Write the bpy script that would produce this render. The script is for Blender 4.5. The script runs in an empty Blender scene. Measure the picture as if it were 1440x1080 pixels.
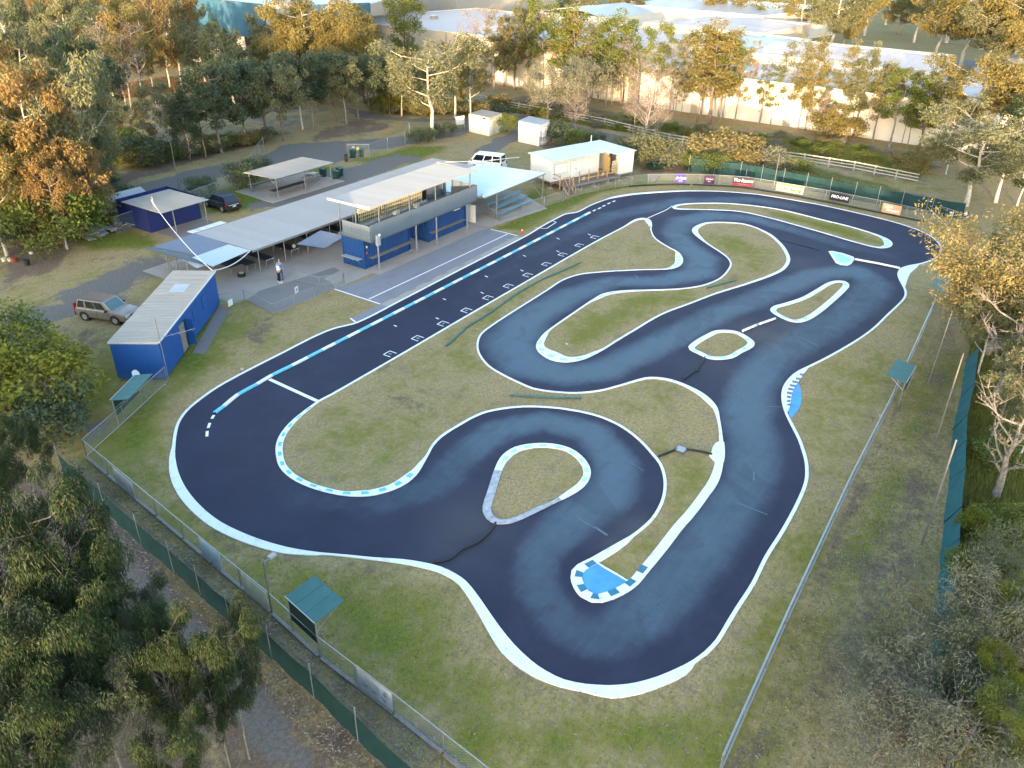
import bpy, math, random
import numpy as np
from mathutils import Vector, Matrix, noise, geometry
R = math.radians
rnd = random.Random(11)
scene = bpy.context.scene
col = scene.collection
# ------------------------------------------------------------------ camera, sky, sun, exposure
CAM_H, FPX, PITCH, ROLL, YAW = 26.0, 1122.0, R(30.0), -0.0195, 0.586
_f = np.array([0, math.cos(PITCH), -math.sin(PITCH)]); _r = np.array([1., 0, 0]); _d = np.cross(_f, _r)
_r2 = math.cos(ROLL)*_r + math.sin(ROLL)*_d; _d2 = -math.sin(ROLL)*_r + math.cos(ROLL)*_d
_W = np.array([[math.sin(YAW), math.cos(YAW), 0], [-math.cos(YAW), math.sin(YAW), 0], [0, 0, 1.]])
camd = bpy.data.cameras.new('camera'); cam = bpy.data.objects.new('camera', camd); col.objects.link(cam)
a, b, c = _W@_r2, -(_W@_d2), -(_W@_f)
cam.matrix_world = Matrix(((a[0], b[0], c[0], 0), (a[1], b[1], c[1], 0), (a[2], b[2], c[2], CAM_H), (0, 0, 0, 1)))
camd.sensor_width = 36.0; camd.lens = FPX/1440*36; camd.clip_start = 0.3; camd.clip_end = 4000
scene.camera = cam
SUN_EL = 3.5
SUN_DIR = Vector((-0.96, -0.28, 0)).normalized()
world = bpy.data.worlds.new('World'); scene.world = world; world.use_nodes = True
wn = world.node_tree.nodes; wl = world.node_tree.links
sky = wn.new('ShaderNodeTexSky'); sky.sky_type = 'NISHITA'; sky.sun_disc = False
sky.sun_elevation = R(SUN_EL + 4); sky.sun_rotation = math.atan2(SUN_DIR.x, SUN_DIR.y)
sky.air_density = 1.0; sky.dust_density = 1.1; sky.ozone_density = 1.25; sky.altitude = 20
wn['Background'].inputs[1].default_value = 0.15
wl.new(sky.outputs[0], wn['Background'].inputs[0])
sd = bpy.data.lights.new('sun', 'SUN'); sd.energy = 2.1; sd.angle = R(0.6); sd.color = (1.0, 0.71, 0.43)
sun = bpy.data.objects.new('sun', sd); col.objects.link(sun)
el = R(SUN_EL); tosun = Vector((SUN_DIR.x*math.cos(el), SUN_DIR.y*math.cos(el), math.sin(el)))
sun.rotation_euler = (-tosun).to_track_quat('-Z', 'Y').to_euler()
sun.location = (-40, 20, 60)
scene.view_settings.view_transform = 'Standard'; scene.view_settings.look = 'None'
scene.view_settings.exposure = 2.9; scene.view_settings.gamma = 1; scene.view_settings.use_curve_mapping = False
scene.cycles.max_bounces = 6; scene.cycles.transparent_max_bounces = 24
scene.cycles.use_denoising = True

# ------------------------------------------------------------------ helpers
def ray(x, y):
    return _W@(_f + (x-720)/FPX*_r2 + (y-540)/FPX*_d2)
def G(x, y, z=0.0):
    """surveyed position: photograph pixel to metres on the level z"""
    v = ray(x, y); t = (CAM_H-z)/-v[2]
    return Vector((v[0]*t, v[1]*t, z))
def hgt(bx, by, ty):
    g = G(bx, by); lo, hi = 0., 40.
    for _ in range(40):
        m = (lo+hi)/2; p = np.array([g.x, g.y, m-CAM_H]); v = _W.T@p
        if 540+FPX*(v@_d2)/(v@_f) > ty: lo = m
        else: hi = m
    return lo
def tag(o, label=None, cat=None, group=None, kind=None):
    if label: o['label'] = label
    if cat: o['category'] = cat
    if group: o['group'] = group
    if kind: o['kind'] = kind
    return o
WM = {}
def thing(name, loc, label, cat, rz=0, group=None):
    o = bpy.data.objects.new(name, None); col.objects.link(o)
    o.empty_display_size = .2
    o.location = loc; o.rotation_euler = (0, 0, rz)
    WM[o.name] = Matrix.Translation(Vector(loc)) @ Matrix.Rotation(rz, 4, 'Z')
    return tag(o, label, cat, group)
class MB:
    def __init__(s): s.v = []; s.f = []; s.m = []
    def face(s, pts, m=0):
        n = len(s.v); s.v += [tuple(p) for p in pts]; s.f.append(tuple(range(n, n+len(pts)))); s.m.append(m); return s
    def raw(s, vs, fs, m=0):
        n = len(s.v); s.v += [tuple(p) for p in vs]; s.f += [tuple(i+n for i in f) for f in fs]; s.m += [m]*len(fs); return s
    def box(s, c, d, rz=0, m=0, rx=0, ry=0):
        M = Matrix.Translation(Vector(c)) @ Matrix.Rotation(rz, 4, 'Z') @ Matrix.Rotation(ry, 4, 'Y') @ Matrix.Rotation(rx, 4, 'X')
        vs = [M @ Vector((x*d[0]/2, y*d[1]/2, z*d[2]/2)) for x in (-1, 1) for y in (-1, 1) for z in (-1, 1)]
        return s.raw(vs, [(0, 1, 3, 2), (4, 6, 7, 5), (0, 4, 5, 1), (2, 3, 7, 6), (0, 2, 6, 4), (1, 5, 7, 3)], m)
    def tube(s, pts, rad, n=6, m=0, cap=True):
        pts = [Vector(p) for p in pts]; k = len(pts)
        rads = rad if isinstance(rad, (list, tuple)) else [rad]*k
        vs = []
        for i, p in enumerate(pts):
            d = (pts[min(i+1, k-1)]-pts[max(i-1, 0)])
            if d.length < 1e-6: d = Vector((0, 0, 1))
            d.normalize(); u = d.cross(Vector((0, 0, 1)) if abs(d.z) < .9 else Vector((1, 0, 0))).normalized(); w = d.cross(u)
            for j in range(n):
                t = 2*math.pi*(j+.5)/n; vs.append(p+(u*math.cos(t)+w*math.sin(t))*rads[i])
        fs = [(i*n+j, i*n+(j+1) % n, (i+1)*n+(j+1) % n, (i+1)*n+j) for i in range(k-1) for j in range(n)]
        if cap: fs += [tuple(range(n))[::-1], tuple(range((k-1)*n, k*n))]
        return s.raw(vs, fs, m)
    def prism(s, poly, z0, z1, m=0):
        n = len(poly); ar = sum(poly[i][0]*poly[(i+1) % n][1]-poly[(i+1) % n][0]*poly[i][1] for i in range(n))
        if ar < 0: poly = poly[::-1]
        vs = [(p[0], p[1], z0) for p in poly]+[(p[0], p[1], z1) for p in poly]
        return s.raw(vs, [(i, (i+1) % n, n+(i+1) % n, n+i) for i in range(n)]+[tuple(range(n))[::-1], tuple(range(n, 2*n))], m)
    def slab(s, q, t, m=0):
        """four corners in any plane, thickness t downwards"""
        q = [Vector(p) for p in q]; nrm = (q[1]-q[0]).cross(q[3]-q[0]).normalized()
        if nrm.z < 0 or (abs(nrm.z) < 1e-6 and t < 0): q = q[::-1]; nrm = -nrm
        b = [p-nrm*abs(t) for p in q]
        return s.raw(q+b, [(0, 1, 2, 3), (7, 6, 5, 4), (0, 4, 5, 1), (1, 5, 6, 2), (2, 6, 7, 3), (3, 7, 4, 0)], m)
    def build(s, name, mats, parent=None, world=True, smooth=False):
        me = bpy.data.meshes.new(name)
        vs = s.v
        if parent is not None and world:
            Mi = WM[parent.name].inverted(); vs = [Mi @ Vector(p) for p in vs]
        me.from_pydata([tuple(p) for p in vs], [], s.f)
        for mt in (mats if isinstance(mats, (list, tuple)) else [mats]): me.materials.append(mt)
        if len(me.materials) > 1: me.polygons.foreach_set('material_index', s.m)
        if smooth: me.polygons.foreach_set('use_smooth', [True]*len(s.f))
        me.update()
        o = bpy.data.objects.new(name, me); col.objects.link(o)
        if parent is not None: o.parent = parent; WM[o.name] = WM[parent.name]
        return o
def inst(name, me, parent, loc=(0, 0, 0), rot=(0, 0, 0), scale=(1, 1, 1)):
    o = bpy.data.objects.new(name, me); col.objects.link(o); o.parent = parent
    o.location = loc; o.rotation_euler = rot; o.scale = scale
    return o
def text(name, body, size, m, parent, loc, rot, shear=0, off=0):
    cu = bpy.data.curves.new('tmp_text', 'FONT'); cu.body = body; cu.size = size; cu.align_x = 'CENTER'; cu.align_y = 'CENTER'; cu.shear = shear; cu.offset = off
    cu.resolution_u = 3; tmp = bpy.data.objects.new('tmp_text', cu); me = bpy.data.meshes.new_from_object(tmp); bpy.data.objects.remove(tmp); bpy.data.curves.remove(cu)
    me.name = name; me.materials.clear(); me.materials.append(m); o = inst(name, me, parent, loc, rot); return o
def copy_tree(o, parent=None):
    c = o.copy(); col.objects.link(c)
    if parent is not None: c.parent = parent
    for ch in list(o.children): copy_tree(ch, c)
    return c
def struct(o): o['kind'] = 'structure'; return o

# ------------------------------------------------------------------ materials
def mat(name, base, rough=0.8, spec=0.3, metal=0.0, noise_amt=0.12, scale=3.0, bump=0.0, bscale=40., col2=None, coat=0):
    m = bpy.data.materials.new(name); m.use_nodes = True; nt = m.node_tree; N = nt.nodes; L = nt.links
    p = N['Principled BSDF']; p.inputs['Roughness'].default_value = rough; p.inputs['Metallic'].default_value = metal
    p.inputs['Specular IOR Level'].default_value = spec
    if coat: p.inputs['Coat Weight'].default_value = coat
    tc = N.new('ShaderNodeTexCoord'); mp = N.new('ShaderNodeMapping'); L.new(tc.outputs['Object'], mp.inputs[0])
    n = N.new('ShaderNodeTexNoise'); n.inputs['Scale'].default_value = scale; n.inputs['Detail'].default_value = 6; n.inputs['Roughness'].default_value = .65
    L.new(mp.outputs[0], n.inputs[0])
    cr = N.new('ShaderNodeValToRGB'); e = cr.color_ramp.elements
    c2 = col2 if col2 else tuple(min(1, x*(1+noise_amt)) for x in base)
    e[0].position = .3; e[0].color = (*[x*(1-noise_amt) for x in base], 1); e[1].position = .7; e[1].color = (*c2, 1)
    L.new(n.outputs[0], cr.inputs[0]); L.new(cr.outputs[0], p.inputs['Base Color'])
    if bump:
        n2 = N.new('ShaderNodeTexNoise'); n2.inputs['Scale'].default_value = bscale; n2.inputs['Detail'].default_value = 4
        L.new(tc.outputs['Object'], n2.inputs[0]); bp = N.new('ShaderNodeBump'); bp.inputs['Strength'].default_value = bump; bp.inputs['Distance'].default_value = .02
        L.new(n2.outputs[0], bp.inputs['Height']); L.new(bp.outputs[0], p.inputs['Normal'])
    return m
class NG:
    """small node-graph writer"""
    def __init__(s, name):
        s.m = bpy.data.materials.new(name); s.m.use_nodes = True; s.nt = s.m.node_tree; s.N = s.nt.nodes; s.L = s.nt.links
        s.p = s.N['Principled BSDF']; s.out = s.N['Material Output']; s.tc = s.N.new('ShaderNodeTexCoord')
    def link(s, a, b): s.L.new(a, b)
    def noise(s, scale, detail=5, rough=.6, vec=None, dist=0):
        n = s.N.new('ShaderNodeTexNoise'); n.inputs['Scale'].default_value = scale; n.inputs['Detail'].default_value = detail
        n.inputs['Roughness'].default_value = rough; n.inputs['Distortion'].default_value = dist
        s.L.new(vec if vec is not None else s.tc.outputs['Object'], n.inputs['Vector']); return n.outputs['Fac']
    def math(s, op, a, b=None, clamp=False):
        n = s.N.new('ShaderNodeMath'); n.operation = op; n.use_clamp = clamp
        for i, x in enumerate((a, b)):
            if x is None: continue
            if isinstance(x, (int, float)): n.inputs[i].default_value = x
            else: s.L.new(x, n.inputs[i])
        return n.outputs[0]
    def ramp(s, fac, lo, hi):
        n = s.N.new('ShaderNodeMapRange'); n.interpolation_type = 'SMOOTHSTEP'
        n.inputs['From Min'].default_value = lo; n.inputs['From Max'].default_value = hi
        s.L.new(fac, n.inputs['Value']); return n.outputs[0]
    def mix(s, fac, a, b):
        n = s.N.new('ShaderNodeMix'); n.data_type = 'RGBA'
        for i, x in ((0, fac), (6, a), (7, b)):
            if isinstance(x, (int, float)): n.inputs[i].default_value = x
            elif isinstance(x, tuple): n.inputs[i].default_value = (*x, 1)
            else: s.L.new(x, n.inputs[i])
        return n.outputs[2]
    def attr(s, name, out='Color'):
        n = s.N.new('ShaderNodeAttribute'); n.attribute_name = name; return n.outputs[out]
    def sep(s, c):
        n = s.N.new('ShaderNodeSeparateColor'); s.L.new(c, n.inputs[0]); return n.outputs
    def mapping(s, scale, rot=(0, 0, 0)):
        n = s.N.new('ShaderNodeMapping'); n.inputs['Scale'].default_value = scale; n.inputs['Rotation'].default_value = rot
        s.L.new(s.tc.outputs['Object'], n.inputs[0]); return n.outputs[0]
    def bump(s, h, st, dist=.03):
        n = s.N.new('ShaderNodeBump'); n.inputs['Strength'].default_value = st; n.inputs['Distance'].default_value = dist
        s.L.new(h, n.inputs['Height']); s.L.new(n.outputs[0], s.p.inputs['Normal'])
def ground_mat():
    g = NG('ground_mat')
    big = g.noise(.10, 4, .6); med = g.noise(.45, 6, .68, dist=.3); sm = g.noise(2.2, 6, .72); fine = g.noise(14, 5, .8); vf = g.noise(45, 3, .8)
    ch = g.sep(g.attr('mask')); A = g.attr('mask', 'Alpha')
    # straw / green mottling of the turf
    q = g.math('ADD', g.math('MULTIPLY', med, .50), g.math('MULTIPLY', sm, .50))
    q = g.math('ADD', q, g.math('MULTIPLY', g.math('SUBTRACT', big, .5), .45))
    q = g.math('ADD', q, g.math('MULTIPLY', g.math('SUBTRACT', fine, .5), .55))
    m5 = g.noise(5.5, 5, .75); q = g.math('ADD', q, g.math('MULTIPLY', g.math('SUBTRACT', m5, .5), .6)); q = g.math('ADD', q, g.math('MULTIPLY', ch[0], .22))
    q = g.math('SUBTRACT', q, .06)
    gr = g.ramp(q, .40, .66)
    straw = g.mix(g.ramp(fine, .3, .7), (.270, .195, .095), (.490, .370, .190))
    straw = g.mix(g.ramp(g.noise(.8, 6, .75, dist=.6), .50, .68), straw, (.290, .205, .150))
    green = g.mix(g.ramp(fine, .3, .72), (.095, .108, .011), (.270, .250, .032))
    green = g.mix(g.ramp(vf, .45, .75), green, (.29, .27, .075))
    turf = g.mix(gr, straw, green)
    lush = g.mix(g.ramp(fine, .3, .7), (.045, .088, .006), (.140, .195, .014))
    turf = g.mix(g.ramp(ch[0], .55, 1.0), turf, g.mix(g.ramp(sm, .4, .62), lush, turf))
    # leaf litter and bare soil
    litter = g.mix(g.ramp(fine, .3, .7), (.110, .074, .056), (.250, .175, .130))
    litter = g.mix(g.ramp(vf, .62, .7), litter, (.30, .25, .20))
    lm = g.math('ADD', ch[1], g.math('MULTIPLY', g.math('SUBTRACT', med, .5), 1.1))
    lm = g.math('ADD', lm, g.math('MULTIPLY', g.math('SUBTRACT', sm, .5), .8))
    c1 = g.mix(g.math('MULTIPLY', g.ramp(lm, .38, .72), g.ramp(ch[1], .05, .3)), turf, litter)
    # gravel / old bitumen
    grav = g.mix(g.ramp(fine, .25, .75), (.125, .112, .108), (.225, .205, .195))
    grav = g.mix(g.ramp(med, .35, .7), grav, (.175, .160, .150))
    gm = g.math('ADD', ch[2], g.math('MULTIPLY', g.math('SUBTRACT', med, .5), .9))
    gm = g.math('ADD', gm, g.math('MULTIPLY', g.math('SUBTRACT', sm, .5), .5))
    c2 = g.mix(g.math('MULTIPLY', g.ramp(gm, .42, .62), g.ramp(ch[2], .05, .3)), c1, grav)
    # rank weeds and long grass
    weed = g.mix(g.ramp(sm, .35, .65), (.085, .120, .022), (.235, .220, .060))
    weed = g.mix(g.ramp(fine, .35, .75), weed, (.060, .050, .020))
    c3 = g.mix(g.ramp(A, .3, .7), c2, weed)
    c3 = g.mix(g.math('MULTIPLY', g.ramp(m5, .60, .40), .42), c3, (.075, .065, .030)); c3 = g.mix(g.math('MULTIPLY', g.ramp(g.noise(8, 4, .8), .58, .70), .30), c3, (.50, .44, .28))
    g.link(c3, g.p.inputs['Base Color']); g.p.inputs['Roughness'].default_value = .95; g.p.inputs['Specular IOR Level'].default_value = .15
    g.bump(g.math('ADD', g.math('MULTIPLY', fine, .7), vf), .55, .05)
    return g.m
def asphalt_mat():
    g = NG('track_asphalt')
    w = g.sep(g.attr('wear'))
    st = g.noise(.9, 6, .7); st2 = g.noise(.35, 5, .65, dist=.4); fine = g.noise(60, 3, .8)
    stre = g.noise(1.0, 5, .7, vec=g.mapping((.25, 3.2, 1), (0, 0, .5)))
    k = g.math('ADD', w[0], g.math('MULTIPLY', g.math('SUBTRACT', st, .5), .42))
    k = g.math('ADD', k, g.math('MULTIPLY', g.math('SUBTRACT', st2, .5), .5))
    k = g.math('ADD', k, g.math('MULTIPLY', g.math('SUBTRACT', stre, .5), .28))
    k = g.math('MULTIPLY', g.ramp(k, .10, 1.12), g.ramp(w[0], .0, .5))
    dark = g.mix(g.ramp(st2, .35, .65), (.0118, .0140, .037), (.0175, .0205, .049))
    c = g.mix(k, dark, (.064, .103, .143))
    c = g.mix(g.math('MULTIPLY', w[1], .8), c, (.115, .108, .100))
    c = g.mix(g.math('MULTIPLY', g.ramp(fine, .35, .8), .10), c, (.11, .12, .14))
    vo = g.N.new('ShaderNodeTexVoronoi'); vo.feature = 'DISTANCE_TO_EDGE'; vo.inputs['Scale'].default_value = .42
    wv = g.N.new('ShaderNodeMix'); wv.data_type = 'VECTOR'; wv.inputs[0].default_value = .12; g.link(g.tc.outputs['Object'], wv.inputs[4]); nz = g.N.new('ShaderNodeTexNoise'); nz.inputs['Scale'].default_value = .8; nz.inputs['Detail'].default_value = 6; g.link(g.tc.outputs['Object'], nz.inputs[0]); 
    sc_ = g.N.new('ShaderNodeVectorMath'); sc_.operation = 'SCALE'; sc_.inputs[3].default_value = 9; g.link(nz.outputs[1], sc_.inputs[0]); ad = g.N.new('ShaderNodeVectorMath'); g.link(g.tc.outputs['Object'], ad.inputs[0]); g.link(sc_.outputs[0], ad.inputs[1]); g.link(ad.outputs[0], vo.inputs['Vector'])
    crk = g.math('MULTIPLY', g.math('SUBTRACT', 1, g.ramp(vo.outputs['Distance'], .004, .016)), g.ramp(st2, .5, .66))
    c = g.mix(g.math('MULTIPLY', crk, .6), c, (.012, .012, .018))
    pat = g.noise(.16, 2, .5, dist=1.5); c = g.mix(g.math('MULTIPLY', g.ramp(pat, .56, .60), .22), c, (.020, .020, .034))
    spk = g.noise(11, 2, .9); c = g.mix(g.math('MULTIPLY', g.ramp(spk, .76, .80), .5), c, (.30, .30, .30))
    g.link(c, g.p.inputs['Base Color'])
    g.link(g.math('SUBTRACT', .78, g.math('MULTIPLY', k, .12)), g.p.inputs['Roughness']); g.p.inputs['Specular IOR Level'].default_value = .35
    g.bump(fine, .12, .006)
    return g.m
def kerb_mat(name, base, dirt, lo, hi, amt):
    g = NG(name); n = g.noise(1.6, 7, .75); n2 = g.noise(9, 5, .8); k = g.ramp(g.math('ADD', g.math('MULTIPLY', n, .6), g.math('MULTIPLY', n2, .4)), lo, hi)
    c = g.mix(g.math('MULTIPLY', k, amt), base, dirt); g.link(c, g.p.inputs['Base Color']); g.p.inputs['Roughness'].default_value = .75; g.bump(n2, .3, .01); return g.m
def leaf_mat(name, c1, c2, trans=.35):
    g = NG(name)
    t = g.sep(g.attr('tint'))
    oi = g.N.new('ShaderNodeObjectInfo')
    k = g.math('ADD', g.math('MULTIPLY', t[0], .75), g.math('MULTIPLY', oi.outputs['Random'], .35), True)
    c = g.mix(k, c1, c2)
    c = g.mix(g.math('MULTIPLY', t[1], .5), c, (.16, .10, .05))
    g.link(c, g.p.inputs['Base Color']); g.p.inputs['Roughness'].default_value = .62; g.p.inputs['Specular IOR Level'].default_value = .3
    tr = g.N.new('ShaderNodeBsdfTranslucent'); g.link(c, tr.inputs[0])
    mx = g.N.new('ShaderNodeMixShader'); mx.inputs[0].default_value = trans
    g.link(g.p.outputs[0], mx.inputs[1]); g.link(tr.outputs[0], mx.inputs[2]); g.link(mx.outputs[0], g.out.inputs[0])
    return g.m
def mesh_mat(name, colr, dens, scale=26.):
    """woven wire or shade cloth seen as the threads themselves with real gaps between them"""
    g = NG(name); uv = g.N.new('ShaderNodeUVMap'); sx = g.N.new('ShaderNodeSeparateXYZ'); g.link(uv.outputs[0], sx.inputs[0])
    u = g.math('MULTIPLY', g.math('ADD', sx.outputs[0], sx.outputs[1]), scale); v = g.math('MULTIPLY', g.math('SUBTRACT', sx.outputs[0], sx.outputs[1]), scale)
    a1 = g.math('LESS_THAN', g.math('FRACT', u), dens); a2 = g.math('LESS_THAN', g.math('FRACT', v), dens)
    al = g.math('MAXIMUM', a1, a2)
    g.p.inputs['Base Color'].default_value = (*colr, 1); g.p.inputs['Roughness'].default_value = .5; g.p.inputs['Metallic'].default_value = .3
    g.link(al, g.p.inputs['Alpha'])
    return g.m
def panel_mat(name, base, rough=.45, metal=.0, dirt=(.25, .22, .18), amt=.35, spec=.4, streak=(1.5, 1.5, .25)):
    g = NG(name); n = g.noise(1.2, 6, .7, vec=g.mapping(streak)); n2 = g.noise(8, 4, .7)
    k = g.math('MULTIPLY', g.ramp(g.math('ADD', g.math('MULTIPLY', n, .7), g.math('MULTIPLY', n2, .3)), .45, .75), amt)
    c = g.mix(k, base, dirt); oi = g.N.new('ShaderNodeObjectInfo'); c = g.mix(g.math('MULTIPLY', oi.outputs['Random'], .16), c, tuple(x*.45 for x in base)); g.link(c, g.p.inputs['Base Color']); g.p.inputs['Roughness'].default_value = rough
    g.p.inputs['Metallic'].default_value = metal; g.p.inputs['Specular IOR Level'].default_value = spec
    return g.m
M = {}
M['ground'] = ground_mat(); M['asphalt'] = asphalt_mat()
M['white_line'] = kerb_mat('white_line', (.78, .79, .80), (.22, .22, .24), .52, .72, .8)
M['kerb_white'] = kerb_mat('kerb_white', (.74, .76, .78), (.30, .29, .28), .50, .70, .75)
M['kerb_faded'] = mat('kerb_faded', (.36, .37, .40), .8, .3, noise_amt=.35, scale=3., bump=.1)
M['kerb_cyan'] = mat('kerb_cyan', (.14, .50, .66), .65, .3, noise_amt=.10, scale=4)
M['kerb_pale'] = mat('kerb_pale', (.36, .72, .76), .65, .3, noise_amt=.08, scale=4)
M['kerb_teal'] = mat('kerb_teal', (.035, .17, .27), .65, .3, noise_amt=.15, scale=4)
M['paint_blue'] = mat('paint_blue', (.07, .30, .72), .6, .3, noise_amt=.16, scale=1.2)
M['worn_paint'] = mat('worn_paint', (.30, .32, .34), .8, .2, noise_amt=.3, scale=9)
M['concrete'] = panel_mat('concrete', (.36, .315, .275), .9, dirt=(.20, .175, .155), amt=.55, spec=.2, streak=(.35, .35, .35))
M['concrete_dark'] = panel_mat('concrete_dark', (.20, .18, .175), .9, dirt=(.11, .10, .10), amt=.5, spec=.2, streak=(.5, .5, .5))
M['pit'] = panel_mat('pit_asphalt', (.215, .215, .235), .85, dirt=(.125, .13, .15), amt=.7, spec=.3, streak=(.3, .7, .5))
M['bitumen'] = panel_mat('old_bitumen', (.170, .158, .155), .9, dirt=(.115, .105, .105), amt=.6, spec=.2, streak=(.25, .25, .25))
M['gravel'] = panel_mat('pale_gravel', (.25, .235, .225), .95, dirt=(.16, .145, .13), amt=.8, spec=.2, streak=(.4, .4, .4))
M['dirt'] = panel_mat('dirt_path', (.125, .110, .110), .95, dirt=(.070, .055, .048), amt=.7, spec=.1, streak=(.5, .5, .5))
M['roof'] = panel_mat('grey_steel_roof', (.36, .37, .385), .5, .1, (.25, .24, .23), .3, .4, (.5, .5, .5))
M['roof_white'] = panel_mat('white_steel_roof', (.40, .40, .395), .45, .1, (.40, .38, .36), .3, .4, (.5, .5, .5))
M['roof_bright'] = panel_mat('bright_steel_roof', (.58, .67, .68), .45, .05, (.50, .58, .60), .25, .4, (.5, .5, .5))
M['roof_beige'] = panel_mat('beige_roof', (.36, .345, .315), .7, 0, (.26, .24, .21), .5, .3, (.5, .5, .5))
M['steel'] = mat('galvanised_steel', (.27, .285, .30), .45, .5, .5, .15, 8)
M['steel_dark'] = mat('dark_steel', (.10, .115, .13), .5, .5, .3, .15, 8)
M['blue'] = panel_mat('blue_wall', (.008, .075, .29), .55, 0, (.012, .04, .16), .45)
M['blue_cont'] = panel_mat('blue_container', (.007, .055, .20), .5, 0, (.02, .03, .10), .45)
M['blue_shed'] = panel_mat('blue_shed_wall', (.012, .025, .135), .5, 0, (.015, .02, .07), .45)
M['bluegrey'] = panel_mat('blue_grey_panel', (.110, .145, .185), .6, 0, (.16, .20, .22), .4)
M['white'] = panel_mat('white_paint_wall', (.66, .66, .65), .55, 0, (.50, .48, .45), .35)
M['cream'] = mat('cream_timber', (.50, .46, .31), .7, .3)
M['timber'] = mat('new_timber', (.40, .26, .11), .7, .3, noise_amt=.25, scale=6)
M['timber_grey'] = mat('weathered_timber', (.21, .185, .165), .8, .2, noise_amt=.25, scale=6)
M['deck'] = mat('deck_boards', (.175, .125, .105), .75, .3, noise_amt=.2, scale=4)
M['green_cloth'] = mat('green_shade_cloth', (.006, .034, .036), .75, .3, noise_amt=.25, scale=1.5)
M['teal_cloth'] = mat('teal_shade_cloth', (.010, .085, .095), .75, .3, noise_amt=.2, scale=1.5)
M['green_roof'] = mat('green_steel_roof', (.035, .125, .125), .5, .4, noise_amt=.12, scale=2)
M['green_dark'] = mat('dark_green_panel', (.010, .028, .024), .7, .3)
M['mesh'] = mesh_mat('chain_wire', (.30, .34, .36), .10, 11.)
M['black'] = mat('black_rubber', (.015, .016, .018), .6, .4)
M['blacktop'] = mat('black_table_top', (.030, .038, .055), .5, .4)
M['bench_blue'] = mat('blue_bench_plank', (.10, .33, .50), .5, .4)
M['bin'] = mat('green_bin_plastic', (.012, .050, .042), .5, .4)
M['red'] = mat('red_plastic', (.55, .06, .03), .5, .4)
M['redlamp'] = mat('red_lamp_lens', (.35, .01, .01), .2, .6)
M['yellow'] = mat('yellow_plastic', (.62, .55, .04), .5, .4)
M['glass'] = mat('dark_glass', (.012, .018, .022), .06, .6, coat=.5)
M['glass_teal'] = mat('windscreen_glass', (.05, .11, .12), .06, .6, coat=.5)
M['brown_car'] = mat('bronze_car_paint', (.24, .205, .175), .32, .5, .5, coat=.5)
M['dark_car'] = mat('navy_car_paint', (.012, .016, .032), .28, .5, .3, coat=.6)
M['white_car'] = mat('white_car_paint', (.72, .72, .71), .35, .5, coat=.4)
M['alloy'] = mat('silver_alloy', (.42, .43, .45), .35, .5, .7)
M['chrome'] = mat('clear_lamp', (.62, .64, .66), .12, .6, .2)
M['sail_blue'] = mat('blue_grey_sail', (.16, .19, .25), .75, .2, noise_amt=.08)
M['sail_pale'] = mat('pale_sail', (.42, .50, .56), .75, .2, noise_amt=.06)
M['sail_green'] = mat('grey_green_sail', (.105, .135, .150), .75, .2, noise_amt=.08)
M['trunk_white'] = mat('white_gum_bark', (.42, .37, .31), .85, .1, noise_amt=.3, scale=5, col2=(.52, .48, .42))
M['trunk_brown'] = mat('brown_bark', (.13, .095, .072), .9, .1, noise_amt=.4, scale=5, col2=(.22, .16, .12))
M['trunk_grey'] = mat('grey_bark', (.17, .145, .125), .9, .1, noise_amt=.4, scale=5, col2=(.30, .26, .23))
M['leaf_gum'] = leaf_mat('gum_leaf', (.100, .112, .055), (.205, .200, .095))
M['leaf_dark'] = leaf_mat('dark_gum_leaf', (.042, .068, .036), (.110, .135, .068))
M['leaf_olive'] = leaf_mat('olive_leaf', (.130, .120, .038), (.255, .205, .065))
M['leaf_rust'] = leaf_mat('rust_leaf', (.125, .100, .036), (.290, .180, .062))
M['leaf_green'] = leaf_mat('green_leaf', (.070, .100, .018), (.165, .190, .035))
M['leaf_bright'] = leaf_mat('bright_leaf', (.085, .110, .012), (.190, .190, .020))
M['leaf_grey'] = leaf_mat('grey_leaf', (.125, .130, .080), (.270, .260, .170))
M['leaf_pink'] = leaf_mat('bare_twig', (.170, .120, .095), (.270, .195, .155), .15)
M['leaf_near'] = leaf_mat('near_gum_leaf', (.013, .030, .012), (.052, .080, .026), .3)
M['leaf_wattle'] = leaf_mat('wattle_leaf', (.145, .122, .046), (.285, .230, .085))
M['wall_sun'] = panel_mat('cream_tilt_panel', (.50, .44, .35), .85, 0, (.40, .35, .28), .4)
M['wall_grey'] = panel_mat('grey_tilt_panel', (.34, .31, .27), .85, 0, (.28, .26, .23), .4)
M['wall_white'] = panel_mat('pale_tilt_panel', (.62, .58, .52), .85, 0, (.48, .44, .38), .35)
M['roof_pink'] = panel_mat('pale_sheet_roof', (.62, .52, .47), .9, .0, (.47, .41, .38), .45, .2, (.08, .6, .5))
M['blue_fascia'] = panel_mat('blue_fascia', (.030, .105, .175), .6, 0, (.08, .155, .18), .7, .4, (.15, .15, .3))
M['skin'] = mat('skin', (.50, .30, .22), .6, .4); M['shirt_white'] = mat('white_shirt', (.72, .74, .80), .8, .2)
M['shirt_blue'] = mat('blue_shirt', (.18, .27, .42), .8, .2); M['trousers'] = mat('dark_trousers', (.015, .018, .035), .85, .2)
M['jeans'] = mat('blue_jeans', (.06, .10, .20), .85, .2)

M['pole_grey'] = mat('weathered_pole', (.14, .135, .13), .7, .3)
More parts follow.
